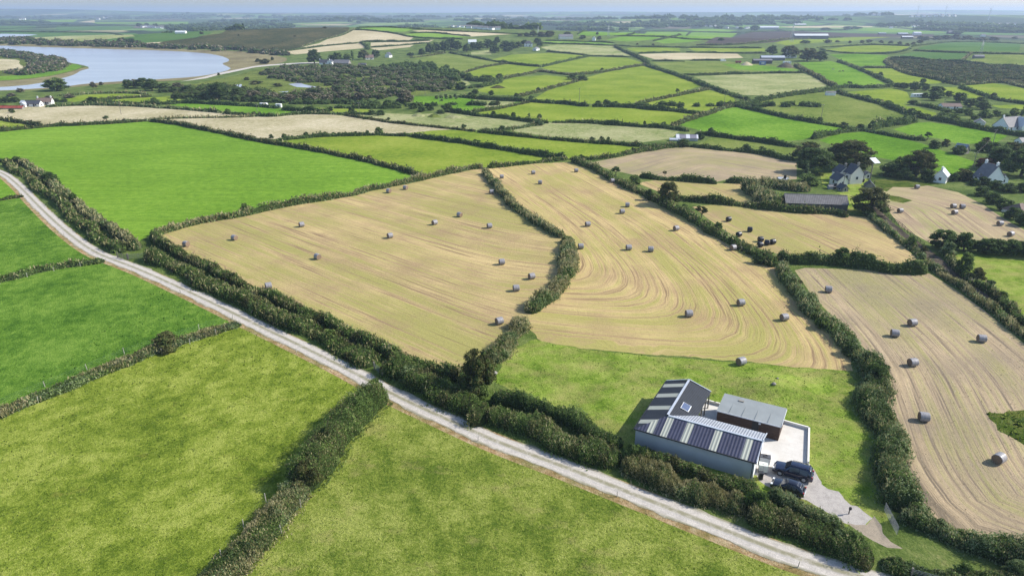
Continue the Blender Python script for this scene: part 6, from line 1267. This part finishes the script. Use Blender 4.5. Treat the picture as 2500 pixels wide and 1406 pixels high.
for a in [(2023, 706, -18, 'single hay bale at the top left of the dusty hay field'), (2228, 787, 10, 'upper hay bale of three in the middle of the dusty hay field'), (2185, 813, -15, 'left hay bale of three in the middle of the dusty hay field'),
          (2397, 826, -12, 'hay bale nearest the farm track in the dusty hay field'), (2229, 884, 8, 'lower hay bale of three in the middle of the dusty hay field'), (2256, 1017, -12, 'hay bale beside the widest hedge, opposite the green rough corner'), (2440, 1118, 30, 'nearest and largest hay bale at the right edge')]: bale(*a, grp=gR)
gF = 'hay bales in the far brown hay field'
for a in [(2239, 456, 0, 'farthest hay bale, left of the small white roofed cottage'), (2198, 514, 12, 'hay bale nearest the rail fence in the brown hay field'), (2328, 503, 8, 'left hay bale of the trio in the brown hay field'),
          (2350, 504, -8, 'right hay bale of the trio in the brown hay field'), (2331, 518, 15, 'lower hay bale of the trio in the brown hay field'), (2442, 545, 5, 'hay bale by the bramble bushes at the right of the brown hay field'), (2468, 571, 25, 'lowest hay bale of the brown hay field, above the tree belt')]: bale(*a, grp=gF)
gB = 'black wrapped bales'
for a in [(1779, 535, 20, 'topmost black wrapped bale, alone'), (1831, 560, -15, 'black wrapped bale right of centre, second from the top'), (1804, 572, 30, 'black wrapped bale nearest the long hedge'), (1857, 584, 10, 'upper left black bale of the lower cluster'),
          (1873, 592, -30, 'middle black bale of the lower cluster, touching its right neighbour'), (1887, 590, 20, 'rightmost black bale of the lower cluster'), (1856, 597, 15, 'lowest black bale, half hidden behind the hedge')]: bale(*a, black=True, grp=gB)
# ------------------------------------------------------------------ gates and fences
def gate(label, a, b, h, mat, rails=6, name='field_gate', cat='gate', posts=True, tilt=0.):
    A, B = gp(*a), gp(*b); c = A; d = B - A; L = float(np.linalg.norm(d)); o = empty(name, (c[0], c[1], float(terr(*c))), math.atan2(d[1], d[0]), label, cat)
    o.rotation_euler = (tilt, 0, math.atan2(d[1], d[0])); mb = MB()
    for k in range(rails): z = .2 + (h - .2) * k / (rails - 1); mb.tube([(.12, 0, z), (L - .12, 0, z)], .022 if mat == 'metal' else .04, 5)
    for x in (.12, L / 2, L - .12): mb.tube([(x, 0, .18), (x, 0, h + .02)], .025 if mat == 'metal' else .045, 5)
    if mat != 'metal': mb.tube([(.12, 0, .2), (L / 2, 0, h)], .035, 4)
    mb.build('gate_leaf', M['gatemetal' if mat == 'metal' else mat], o)
    if posts:
        for x in (0, L): t = MB(); t.box((x, 0, h * .55), (.16, .16, h * 1.2)); t.build('post', M['wood'], o)
gate('open grey metal gate leaning by the hedge at the gravel entrance', (2157, 1246), (2190, 1310), 1.25, 'metal', 7, posts=False)
gate('grey metal gate at the very bottom by the end of the lane hedge', (2222, 1412), (2310, 1436), 1.25, 'metal', 7)
gate('weathered timber gate, left of the pair by the upper lane', (288, 630), (312, 634), 1.3, 'wood', 5)
gate('pale mesh metal gate, right of the pair by the upper lane', (314, 634), (362, 630), 1.3, 'metal', 8)
gate('grey metal gate in the hedge gap opposite the dividing hedge', (914, 902), (934, 918), 1.2, 'metal', 6)
gate('small timber gate at the top of the left curving hedge', (1176, 415), (1186, 418), 1.1, 'wood', 4)
def postfence(label, pts, step, h, mat='post', wire=True, rails=0, off=0., name='post_and_wire_fence'):
    P = world(pts); Q, t = resample(P, step); N, _t = normals(Q); Q = Q + N * off; z = terr(Q[:, 0], Q[:, 1])
    o = empty(name, (Q[0, 0], Q[0, 1], 0), 0, label, 'fence'); o_ = np.array([Q[0, 0], Q[0, 1], 0])
    for q, zz in zip(Q, z):
        hh = h * random.uniform(.92, 1.08); lx, ly = random.gauss(0, .04), random.gauss(0, .04); b = np.array([q[0], q[1], zz]) - o_
        t = MB(); t.tube([b - (0, 0, .2), b + (lx, ly, hh)], [.055, .045], 6); t.build('post', M[mat], o)
    t = MB(); 
    zs = ([.35, .7, h * .92] if not rails else [h * (k + 1) / (rails + .35) for k in range(rails)])
    for k in zs:
        if rails:
            for a, b, za, zb in zip(Q[:-1], Q[1:], z[:-1], z[1:]):
                c = (a + b) / 2; d = b - a; t.box((c[0] - o_[0], c[1] - o_[1], (za + zb) / 2 + k), (float(np.linalg.norm(d)), .05, .11), math.atan2(d[1], d[0]))
        else: t.tube(np.column_stack([Q - o_[:2], z + k]), .004, 3)
    t.build('rail' if rails else 'wire', M[mat if rails else 'metal'], o)
postfence('dark timber rail fence along the grass edge of the drive', [(2132, 502), (2160, 528), (2200, 556), (2232, 585), (2254, 604)], 2.4, 1.25, 'woodb', rails=3, name='post_and_rail_fence')
postfence('stock fence on the near side of the low bank between the nearer left pastures', [(0, 1018), (100, 977), (200, 935), (300, 890), (400, 860), (500, 824), (582, 793)], 4.6, 1.15, off=-.5)
postfence('stock fence on the far side of the low bank between the nearer left pastures', [(0, 992), (100, 950), (200, 910), (300, 866), (400, 836), (500, 802), (570, 780)], 6.5, 1.1, off=.2)
postfence('stock fence in front of the low hedge between the farther left pastures', [(0, 694), (101, 668), (168, 655), (260, 642)], 5.0, 1.1)
postfence('stock fence on the lane side of the tall dividing hedge', [(935, 965), (905, 1005), (878, 1040), (846, 1085), (812, 1140), (772, 1190), (726, 1250), (680, 1310), (600, 1390), (560, 1440)], 4.2, 1.2)
postfence('stock fence on the far side of the dividing hedge, along its lower part', [(650, 1225), (605, 1275), (565, 1330), (520, 1385), (480, 1440)], 4.6, 1.2)
postfence('widely spaced stakes along the near verge of the gravel lane', [(160, 575), (300, 650), (440, 712), (700, 845), (900, 945), (1060, 1024), (1210, 1090), (1420, 1172), (1620, 1250), (1950, 1378)], 21, .8, off=-.4)
postfence('timber rails edging the earth bank beside the small hay field', [(1828, 452), (1835, 462), (1848, 478), (1862, 492)], 2.2, 1.0, 'wood', rails=2, name='post_and_rail_fence')
postfence('thin wire fence across the slope by the long sunlit field', [(1240, 293), (1290, 296), (1330, 298)], 7., 1.2)
postfence('pale wire fence between the yellow fields by the caravans', [(2195, 257), (2225, 256), (2232, 247)], 6., 1.2)
# ------------------------------------------------------------------ poles, pylons, turbines
def pole(label, px, py, hp, arm=True):
    p = gp(px, py); s = scl(px, py); h = hp / s * 1.05; z = float(terr(*p)); o = empty('utility_pole', (p[0], p[1], z), random.uniform(-.4, .4), label, 'pole'); r = max(.11, .05 * h / 8)
    mb = MB(); mb.tube([(0, 0, -.3), (0, 0, h)], [r * 1.25, r * .8], 8); mb.build('pole', M['wood'], o)
    if arm:
        mb = MB(); mb.box((0, .1, h - .35), (1.7, .1, .12)); mb.build('crossarm', M['wood'], o)
        for x in (-.75, 0, .75): mb = MB(); mb.tube([(x, .1, h - .3), (x, .1, h - .05)], .05, 6); mb.build('insulator', M['blueg'], o)
    return p, z + h
for a in [('leaning pole in the bleached meadow in front of the strips', 296, 280, 42), ('thin pole on the vivid green strip below the marsh', 628, 274, 18), ('pole in the scrub right of the clipped hedge', 877, 274, 22), ('pole in front of the small orchard', 1073, 250, 28),
          ('pole standing on the hedge under the large hill field', 1414, 250, 32), ('pole on the hedge at the meeting of four far fields', 1767, 264, 30), ('pole at the bottom edge of the olive pasture', 2004, 294, 36), ('tall pole right of the ruined shed', 2425, 348, 30),
          ('pole in front of the white gabled house', 2390, 448, 24), ('pole in front of the farmhouse wing', 2056, 466, 42), ('pole at the bungalow garden', 2304, 262, 18), ('short pole among the willows', 1038, 232, 20),
          ('thin pole before the wooded knoll', 1201, 133, 14), ('pole beside the dark beech hedge', 2376, 408, 34)]: pole(*a)
def board():
    p = gp(2124, 438); s = scl(2124, 438); z = 0; h = 44 / s; o = empty('pole_mounted_panel', (p[0], p[1], z), .35, 'white square panel on top of a tall post by the farmhouse', 'solar panel')
    mb = MB(); mb.tube([(0, 0, -.3), (0, 0, h * .95)], [.2, .15], 8); mb.build('post', M['wood'], o)
    mb = MB(); k = 1.3; c = (.9, .2, h * 1.0); quad(mb, (c[0] - k, c[1] - k, c[2] - .5), (c[0] + k, c[1] - k, c[2] - .5), (c[0] + k, c[1] + k, c[2] + .9), (c[0] - k, c[1] + k, c[2] + .9), .12); mb.build('panel', M['blueg'], o)
board()
def cable(label, a, ha, b, hb, sag):
    A, B = gp(*a), gp(*b); A = np.array([*A, ha]); B = np.array([*B, hb]); P = [A + (B - A) * t - np.array([0, 0, sag * 4 * t * (1 - t)]) for t in np.linspace(0, 1, 12)]
    mb = MB(); mb.tube(P, .035, 4); tag(mb.build('overhead_cable', M['wood']), label, 'cable')
cable('pale cable sagging from the tall pole past the red leaved beech', (2425, 348), 5.2, (2376, 408), 5.6, 1.2)
cable('cable hanging from the panel post towards the farmhouse', (2124, 438), 5.4, (2104, 446), 2.9, .3)
def pylon(label, px, py, hp):
    p = gp(px, py); s = scl(px, py); h = hp / s; z = float(terr(*p)); o = empty('electricity_pylon', (p[0], p[1], z), .3, label, 'pylon'); mb = MB(); w0, w1 = h * .10, h * .018; t_ = h * .006
    lv = [(k / 7, w0 * (1 - k / 7) + w1 * k / 7) for k in range(8)]
    for sx_, sy_ in ((1, 1), (1, -1), (-1, 1), (-1, -1)): mb.tube([(sx_ * w_, sy_ * w_, h * q) for q, w_ in lv], t_, 4)
    for (q0, a0), (q1, a1) in zip(lv[:-1], lv[1:]):
        for sg in (1, -1):
            mb.tube([(-a0, sg * a0, h * q0), (a1, sg * a1, h * q1)], t_ * .6, 3); mb.tube([(a0, sg * a0, h * q0), (-a1, sg * a1, h * q1)], t_ * .6, 3); mb.tube([(sg * a0, -a0, h * q0), (sg * a1, a1, h * q1)], t_ * .6, 3)
    mb.build('lattice_tower', M['metal'], o)
    for q, ww in ((.72, .15), (.84, .12), (.95, .09)): mb = MB(); mb.tube([(-h * ww, 0, h * q), (0, 0, h * (q + .025)), (h * ww, 0, h * q)], t_, 4); mb.tube([(-h * ww, 0, h * q), (h * ww, 0, h * q)], t_ * .8, 4); mb.build('crossarm', M['metal'], o)
pylon('electricity pylon in front of the long grey far shed', 1932, 104, 38); pylon('electricity pylon above the moor beside the grey field shed', 2394, 132, 30); pylon('faint electricity pylon above the ridge houses', 1485, 90, 26); pylon('faint small pylon left of the ridge houses', 1314, 84, 18)
def turbine(label, px, py, hubp, rp, a0):
    p = gp(px, py); s = scl(px, py); h, r = hubp / s, rp / s; z = float(terr(*p)); o = empty('wind_turbine', (p[0], p[1], z), .5, label, 'wind turbine', 'wind turbines on the far ridge')
    mb = MB(); mb.tube([(0, 0, -2), (0, 0, h)], [h * .032, h * .018], 10); mb.build('tower', M['blueg'], o); mb = MB(); mb.box((0, h * .02, h), (h * .035, h * .13, h * .04)); mb.build('nacelle', M['blueg'], o)
    for k in range(3):
        a = a0 + k * 2 * math.pi / 3; d = np.array([math.sin(a), 0, math.cos(a)]); q = np.array([d[2], 0, -d[0]]); mb = MB(); b = np.array([0, -h * .055, h]); mb.tube([b, b + d * r * .25 + q * r * .012, b + d * r], [h * .012, h * .016, h * .003], 5); mb.build('blade', M['blueg'], o)
turbine('leftmost wind turbine of the three on the far ridge', 2239, 38, 20, 10, .1); turbine('middle wind turbine of the three on the far ridge', 2307, 38, 20, 9, .05); turbine('rightmost and lowest wind turbine of the three', 2413, 50, 26, 11, .6)
# ------------------------------------------------------------------ houses, sheds
house('farmhouse_wing', 'tallest cream gabled block of the farmhouse, right one of three', 2080, 446, 30, 33, 26, 44, 100, 'cream', 'slate', 1, 1)
house('farmhouse_wing', 'cream gabled block of the farmhouse with a white chimney, left rear one', 2051, 440, 28, 30, 22, 36, 100, 'cream', 'slate', 1, 1)
house('farmhouse_wing', 'lower cream wing of the farmhouse, nearest the long timber barn', 2046, 452, 36, 26, 16, 28, 96, 'cream', 'slate', 1, 0)
house('lean_to', 'small stone outhouse with slate roof below the farmhouse', 2056, 466, 22, 16, 9, 16, 100, 'stone', 'slate', 1, 0, cat='outhouse')
house('garden_shed', 'flat looking grey shed left of the stone outhouse', 2032, 461, 22, 12, 7, 9, 0, 'grey_render', 'slate2', 0, 0, cat='shed')
house('garden_shed', 'white garden house behind the farmhouse yard', 2114, 434, 14, 16, 9, 15, 100, 'cream', 'slate2', 1, 0, cat='shed')
house('garden_shed', 'dark slate roofed outbuilding at the right of the farmhouse', 2122, 456, 24, 20, 5, 14, 70, 'stone', 'slate', 0, 0, cat='outbuilding')
house('garden_shed', 'grey open shelter beside the farmhouse yard', 2101, 444, 16, 10, 8, 10, 90, 'woodb', 'silver', 0, 0, cat='shelter')
house('garden_shed', 'pale blue grey shed roof behind the clipped hedge', 1910, 441, 22, 14, 5, 8, 0, 'grey_render', 'silver', 0, 0, cat='shed')
o = house('timber_barn', 'long weathered timber barn with a grey ridged roof', 1986, 506, 142, 48, 16, 31, -8, 'boards', 'roofBarn', 0, 0, cat='barn', door=False)
house('cottage', 'small white cottage with a pale roof beside the brown hay field', 2296, 444, 34, 26, 18, 31, 50, 'white', 'silver', 3, 1)
house('gabled_house', 'white gabled house with a grey slate roof under the dark trees', 2410, 446, 40, 50, 16, 45, 100, 'white', 'slate2', 2, 2)
house('house_annexe', 'dark roofed annexe at the right of the white gabled house', 2440, 446, 26, 22, 12, 22, 90, 'white', 'slate2', 2, 0, cat='annexe')
house('large_house', 'large bright white house with steep roofs at the right edge', 2462, 316, 60, 40, 10, 30, 20, 'white', 'slate2', 3, 1)
house('gabled_house', 'white gabled wing in front of the large white house', 2492, 318, 30, 22, 12, 30, 95, 'white', 'blueg', 1, 0)
house('bungalow', 'grey bungalow left of the large white house', 2390, 307, 26, 22, 9, 16, 60, 'cream', 'slate2', 2, 0)
house('bungalow', 'brown roofed bungalow among garden shrubs', 2318, 266, 44, 26, 7, 13, -5, 'white', 'tile', 2, 0)
house('bungalow', 'slate roofed white building cut by the right edge', 2496, 352, 28, 22, 8, 16, 10, 'white', 'slate', 2, 0)
house('ruined_shed', 'overgrown ruined shed with a patched grey roof', 2346, 374, 26, 22, 8, 22, 120, 'stone', 'metal', 0, 0, cat='shed', door=False)
house('bungalow', 'brown tiled roof showing above the brambles at the right edge', 2486, 520, 50, 50, 8, 24, 20, 'cream', 'tile', 2, 0, hip=.8)
house('field_shed', 'small white field shed at the top of the olive pasture', 2027, 233, 22, 12, 7, 9, -5, 'white', 'slate2', 0, 0, cat='shed', door=False)
house('striped_shed', 'low shed with black and white striped roof in the trees', 1676, 342, 50, 30, 7, 13, -8, 'grey_render', 'roofS', 0, 0, cat='shed', door=False)
house('field_shed', 'pale low annexe left of the striped shed', 1650, 344, 30, 12, 4, 6, -4, 'grey_render', 'silver', 0, 0, cat='shed', door=False)
house('barn', 'grey slate barn in the hamlet by the causeway', 836, 160, 38, 18, 6, 13, -8, 'stone', 'slate2', 0, 0, cat='barn', door=False)
house('cottage', 'white house beside the flat crowned pine', 808, 159, 16, 12, 8, 12, 80, 'white', 'slate', 1, 1); house('cottage', 'dark roofed cottage left of the white hamlet house', 791, 158, 20, 10, 5, 11, 0, 'white', 'slate', 1, 1)
house('bungalow', 'pink roofed bungalow at the edge of the hamlet', 902, 146, 20, 12, 5, 11, 20, 'cream', 'tile', 2, 0); house('cottage', 'small slate roofed cottage above the hamlet', 949, 141, 14, 12, 6, 12, 70, 'white', 'slate', 1, 0)
house('field_shed', 'dark low shed on the lane out of the hamlet', 885, 160, 18, 10, 3, 5, 0, 'stone', 'slate', 0, 0, cat='shed', door=False)
house('farmhouse', 'white farmhouse with a brown hipped roof at the far left', 112, 256, 32, 20, 8, 16, 15, 'white', 'tile', 2, 2); house('farm_annexe', 'white gabled annexe with a slate roof at the far left farm', 84, 260, 36, 16, 7, 14, 0, 'white', 'slate', 2, 0); house('farm_annexe', 'white gable beside the red shed', 62, 261, 14, 12, 6, 11, 80, 'white', 'silver', 1, 0); house('shed', 'grey roofed shed behind the far left farm', 66, 254, 24, 14, 4, 8, 0, 'grey_render', 'silver', 0, 0, cat='shed')
house('red_shed', 'long low shed with rusty red roof at the far left edge', 12, 266, 92, 12, 3, 7, 0, 'stone', 'rust', 0, 0, cat='shed', door=False)
house('villa', 'white villa with a dark hipped roof before the ridge', 1290, 114, 20, 16, 7, 13, 0, 'white', 'slate', 2, 0, hip=.9); house('cottage', 'white bungalow roof on the wooded knoll', 1153, 107, 20, 12, 4, 9, 10, 'white', 'blueg', 0, 0); house('cottage', 'small white building below the hipped villa', 1309, 124, 16, 10, 5, 8, 60, 'white', 'slate2', 1, 0)
house('stone_farmhouse', 'far stone farmhouse with white front in the middle of the farmyard', 1930, 142, 24, 14, 10, 17, 0, 'white', 'slate', 3, 1); house('shed', 'long grey arched shed of the far farmyard', 1885, 148, 56, 16, 7, 11, -4, 'slate2', 'silver', 0, 0, cat='shed', door=False); house('shed', 'dark fronted shed of the far farmyard', 1860, 156, 46, 12, 8, 11, 0, 'woodb', 'slate2', 0, 0, cat='shed', door=False)
small('shipping_container', 'bright blue container with a white door at the far farmyard', 'container', 1861, 159, 0, [('box', 'blue', lambda m: m.box((0, 0, 1.8), (6.5, 3, 3.6))), ('doors', 'blueg', lambda m: (m.box((-.9, -1.53, 1.8), (1.3, .05, 2.2)), m.box((.9, -1.53, 1.8), (1.3, .05, 2.2))))])
def carav(m): m.box((0, 0, 1.3), (8.6, 2.5, 2.2)); m.box((0, 0, 2.43), (8.3, 2.2, .12))
small('caravan', 'long white static caravan at the far farmyard', 'caravan', 1921, 156, -2, [('body', 'white', carav), ('windows', 'glass', lambda m: [m.box((x, -1.27, 1.6), (1., .04, .6)) for x in (-3, -1, 1, 3)])])
small('caravan', 'white caravan among the dark garden trees', 'caravan', 2240, 238, 5, [('body', 'white', carav), ('windows', 'glass', lambda m: [m.box((x, -1.27, 1.5), (1., .04, .6)) for x in (-3, -1, 1, 3)])])
small('caravan', 'white touring caravan at the end of the clipped marsh hedge', 'caravan', 681, 264, 0, [('body', 'white', lambda m: (m.box((0, 0, 1.4), (3.4, 2.2, 2.)),)), ('windows', 'glass', lambda m: m.box((0, -1.12, 1.7), (1.4, .04, .6)))])
small('van', 'white van parked by the marsh road', 'van', 645, 261, 0, [('body', 'white', lambda m: (m.box((-.3, 0, 1.3), (4.4, 2., 1.8)), m.box((2.3, 0, .9), (1., 1.9, 1.)))), ('windows', 'glass', lambda m: m.box((1.6, -1.01, 1.6), (.9, .03, .5)))])
small('van', 'white van in the bleached strip hedge by the far farmyard', 'van', 1765, 151, 10, [('body', 'white', lambda m: (m.box((-.3, 0, 1.6), (5., 2.4, 2.4)), m.box((2.6, 0, 1.1), (1.2, 2.2, 1.3)))), ('windows', 'glass', lambda m: m.box((1.6, -1.21, 2.), (1., .03, .6)))])
small('machinery', 'rusty red farm trailer beside the blue container', 'trailer', 1802, 155, 0, [('body', 'rust', lambda m: m.box((0, 0, 1.6), (6., 2.4, 1.8))), ('wheel', 'dark', lambda m: [m.tube([(x, -1.3, .5), (x, 1.3, .5)], .5, 10) for x in (-1.6, 1.6)])])
def heap(name, label, cat, px, py, wp, hp, mat):
    p = gp(px, py); s = scl(px, py); r, h = wp / s / 2, hp / s; mb = MB(); n = 26
    V = [(0, 0, h)]; F_ = []
    for k in range(1, 7):
        for j in range(n):
            a = 2 * math.pi * j / n; q = r * k / 6 * (1 + .12 * float(nz(math.cos(a) * 2, math.sin(a) * 2, px, 1.))); V.append((q * math.cos(a), q * math.sin(a) * .7, h * (math.cos(math.pi * k / 12) ** 1.2) * (1 + .1 * float(nz(q * .4, a, 0, 1.))) - .1))
    F3 = [(0, 1 + j, 1 + (j + 1) % n) for j in range(n)]; F4 = [(1 + k * n + j, 1 + (k + 1) * n + j, 1 + (k + 1) * n + (j + 1) % n, 1 + k * n + (j + 1) % n) for k in range(5) for j in range(n)]
    mb.add(V, F4); mb.f.append((np.array(F3), 0)); o = mb.build(name, M[mat], smooth=True); o.location = (p[0], p[1], float(terr(*p))); tag(o, label, cat)
heap('rubble_heap', 'pale grey rubble heap in front of the red trailer', 'heap', 1822, 160, 32, 8, 'stub'); heap('manure_heap', 'brown domed heap in front of the static caravan', 'heap', 1918, 165, 46, 11, 'soil')
heap('rush_mound', 'dark overgrown mound in the field by the marsh', 'mound', 1215, 215, 42, 6, 'heath')
hedge('earth_bank', 'overgrown weedy earth bank left of the timber barn', 'bank', 3.4, 7.5, [(1836, 452), (1850, 468), (1872, 484), (1898, 498)], cat='bank'); hedge('earth_bank', 'weedy earth bank behind the timber barn', 'grass', 2.6, 6., [(1850, 452), (1890, 450), (1940, 456), (1975, 462)], cat='bank')
heap('scrub_mound', 'low grassy mound left of the dark thorn clump in the pale meadow', 'mound', 1022, 284, 38, 8, 'pale'); heap('scrub_mound', 'low rushy mound in the middle of the pale meadow top', 'mound', 1060, 286, 36, 8, 'marsh'); heap('scrub_mound', 'long rushy mound at the right of the pale meadow top', 'mound', 1112, 288, 60, 9, 'pale')
BG = 'farm sheds on the plough land'
for (lab, px, py, L, W, e_, r_, rot, wl, rf) in [('long grey shed with a white roof on the plough land', 1978, 96, 82, 14, 8, 12, 0, 'slate', 'blueg'), ('white roofed shed at the top of the plough land', 1877, 72, 46, 9, 4, 7, 0, 'grey_render', 'blueg'),
      ('thin far shed under the ridge, above the white roofed shed', 1953, 63, 28, 6, 2, 4, 0, 'slate', 'blueg'), ('white barn behind the lake beside the dark plantation', 442, 82, 25, 10, 3, 6, 0, 'white', 'blueg'), ('grey far shed right of the plough land', 2203, 86, 24, 8, 3, 5, 0, 'slate2', 'silver'),
      ('white gabled far shed right of the plough land', 2214, 95, 26, 8, 4, 6, -5, 'woodb', 'blueg'), ('white far house above the gabled shed', 2238, 86, 18, 8, 5, 7, 0, 'white', 'blueg'), ('small grey far shed left of the pair', 2153, 85, 18, 6, 3, 4, 0, 'slate2', 'silver'),
      ('grey field shed with a white gable above the moor', 2388, 143, 24, 10, 5, 8, 0, 'slate2', 'slate2'), ('dark barn on the skyline of the copse', 2328, 84, 30, 10, 4, 8, 0, 'woodb', 'slate'), ('big ridge house with several roofs', 1381, 96, 34, 12, 6, 11, 10, 'cream', 'slate2'),
      ('white ridge bungalow behind brown trees', 1325, 88, 16, 8, 3, 6, 0, 'white', 'slate2'), ('white double gabled ridge house', 1450, 100, 14, 8, 6, 10, 80, 'white', 'slate2'), ('white ridge house right of the big one', 1392, 93, 10, 8, 6, 9, 90, 'white', 'slate')]:
    house('far_building', lab, px, py, L, W, e_, r_, rot, wl, rf, 0, 0, cat='building', door=False)
# distant white dots of villages
hm_ = MB(); hm_.box((0, 0, 2.2), (9, 7, 4.4)); hm_.polys([(-5, -4, 4.2), (5, -4, 4.2), (5, 4, 4.2), (-5, 4, 4.2), (-5, 0, 7.2), (5, 0, 7.2)], [(0, 1, 5, 4), (2, 3, 4, 5), (1, 2, 5), (3, 0, 4)], 1)
hp_ = hm_.build('village_house', [M['white'], M['slate2']]); COL.objects.unlink(hp_)
VIL = [('tiny white houses over the lake', [(348, 68), (356, 67), (364, 68), (378, 69), (386, 70), (392, 70), (398, 71), (372, 68)]), ('tiny white houses of the far left village', [(52, 50), (58, 49), (230, 47), (250, 46), (262, 47), (270, 45), (240, 49)]),
       ('tiny houses in the valley behind the ridge', [(1105, 66), (1120, 67), (1130, 68), (1145, 70), (1160, 71), (1172, 72), (1185, 73), (1200, 74), (1215, 74), (1270, 66), (1280, 65)]), ('tiny houses on the plain right of the ridge', [(1430, 60), (1450, 61), (1462, 60), (1480, 62), (1495, 61), (1385, 74), (1395, 73), (1500, 64)]),
       ('tiny white houses before the long far shed', [(1715, 66), (1725, 66), (1735, 67), (1745, 66), (1755, 68), (1775, 70), (1800, 70), (1822, 71), (1826, 70)]), ('tiny bright glasshouses on the turbine ridge', [(2225, 43), (2240, 43), (2255, 42), (2270, 42), (2285, 41), (2300, 41), (2315, 41), (2330, 41), (2133, 39), (2145, 39)]),
       ('tiny white houses beside the far grove', [(2230, 67), (2240, 68), (2175, 70), (2260, 68), (2400, 90), (2440, 62), (2460, 62), (2475, 62)])]
for lab, L_ in VIL:
    for (a, b) in L_:
        p = gp(a, b); k = max(1., np.hypot(*p) / 2400.); o = hp_.copy(); COL.objects.link(o); o.location = (p[0], p[1], float(terr(*p))); o.rotation_euler = (0, 0, random.uniform(-.7, .7)); o.scale = (k, k, k * .8); tag(o, lab.replace('houses', 'house').replace('glasshouses', 'glasshouse').replace('tiny', 'one tiny'), 'house', lab)
# horses
def horse(label, px, py, rot, colr):
    p = gp(px, py); o = bpy.data.objects.new('horse', bpy.data.meshes.new('horse')); COL.objects.link(o); me = o.data
    J_ = [(0, 0, 1.25, .30), (-.55, 0, 1.28, .28), (.5, 0, 1.22, .27), (.85, 0, 1.25, .19), (1.15, 0, .85, .13), (1.35, 0, .35, .11), (1.5, 0, .18, .07), (-.75, 0, 1.2, .1), (-.85, 0, .7, .05)]
    E_ = [(0, 1), (0, 2), (2, 3), (3, 4), (4, 5), (5, 6), (1, 7), (7, 8)]
    for (bx, s_) in ((1, 1), (1, -1), (2, 1), (2, -1)):
        x = -.6 if bx == 1 else .55; i = len(J_); kn = -.12 if bx == 1 else .02
        J_ += [(x, s_ * .18, .95, .14), (x + kn, s_ * .19, .5, .07), (x, s_ * .19, .08, .05), (x + .08, s_ * .19, .0, .055)]; E_ += [(bx, i), (i, i + 1), (i + 1, i + 2), (i + 2, i + 3)]
    me.from_pydata([j[:3] for j in J_], E_, []); sk = o.modifiers.new('skin', 'SKIN'); 
    for v_, j in zip(me.skin_vertices[0].data, J_): v_.radius = (j[3], j[3])
    me.skin_vertices[0].data[0].use_root = True; o.modifiers.new('sub', 'SUBSURF').levels = 1
    me.materials.append(plain('coat_' + label[:5], colr, .6)); o.location = (p[0], p[1], float(terr(*p))); o.rotation_euler = (0, 0, rot); tag(o, label, 'horse')
horse('grey grazing horse, left one in the horse field', 2034, 172, 2.7, (.35, .32, .30)); horse('brown grazing horse, middle one in the horse field', 2050, 177, 3.0, (.10, .06, .04)); horse('dark grazing horse, right one in the horse field', 2057, 176, .3, (.06, .04, .03))
# ------------------------------------------------------------------ haze
mb = MB(); mb.polys([(-E + 50, -350, -2.), (E - 50, -350, -2.), (E - 50, 16400, -2.), (-E + 50, 16400, -2.), (-E + 50, -350, 125.), (E - 50, -350, 125.), (E - 50, 16400, 125.), (-E + 50, 16400, 125.)], [(0, 3, 2, 1), (4, 5, 6, 7), (0, 1, 5, 4), (1, 2, 6, 5), (2, 3, 7, 6), (3, 0, 4, 7)])
hz = bpy.data.materials.new('air_haze'); hz.use_nodes = True; hz.node_tree.nodes.clear(); ou = hz.node_tree.nodes.new('ShaderNodeOutputMaterial'); vp = hz.node_tree.nodes.new('ShaderNodeVolumePrincipled')
vp.inputs['Density'].default_value = 1.4e-4; vp.inputs['Color'].default_value = (.62, .77, 1., 1); vp.inputs['Anisotropy'].default_value = .2; hz.node_tree.links.new(vp.outputs[0], ou.inputs['Volume'])
tag(mb.build('haze', hz), kind='stuff')
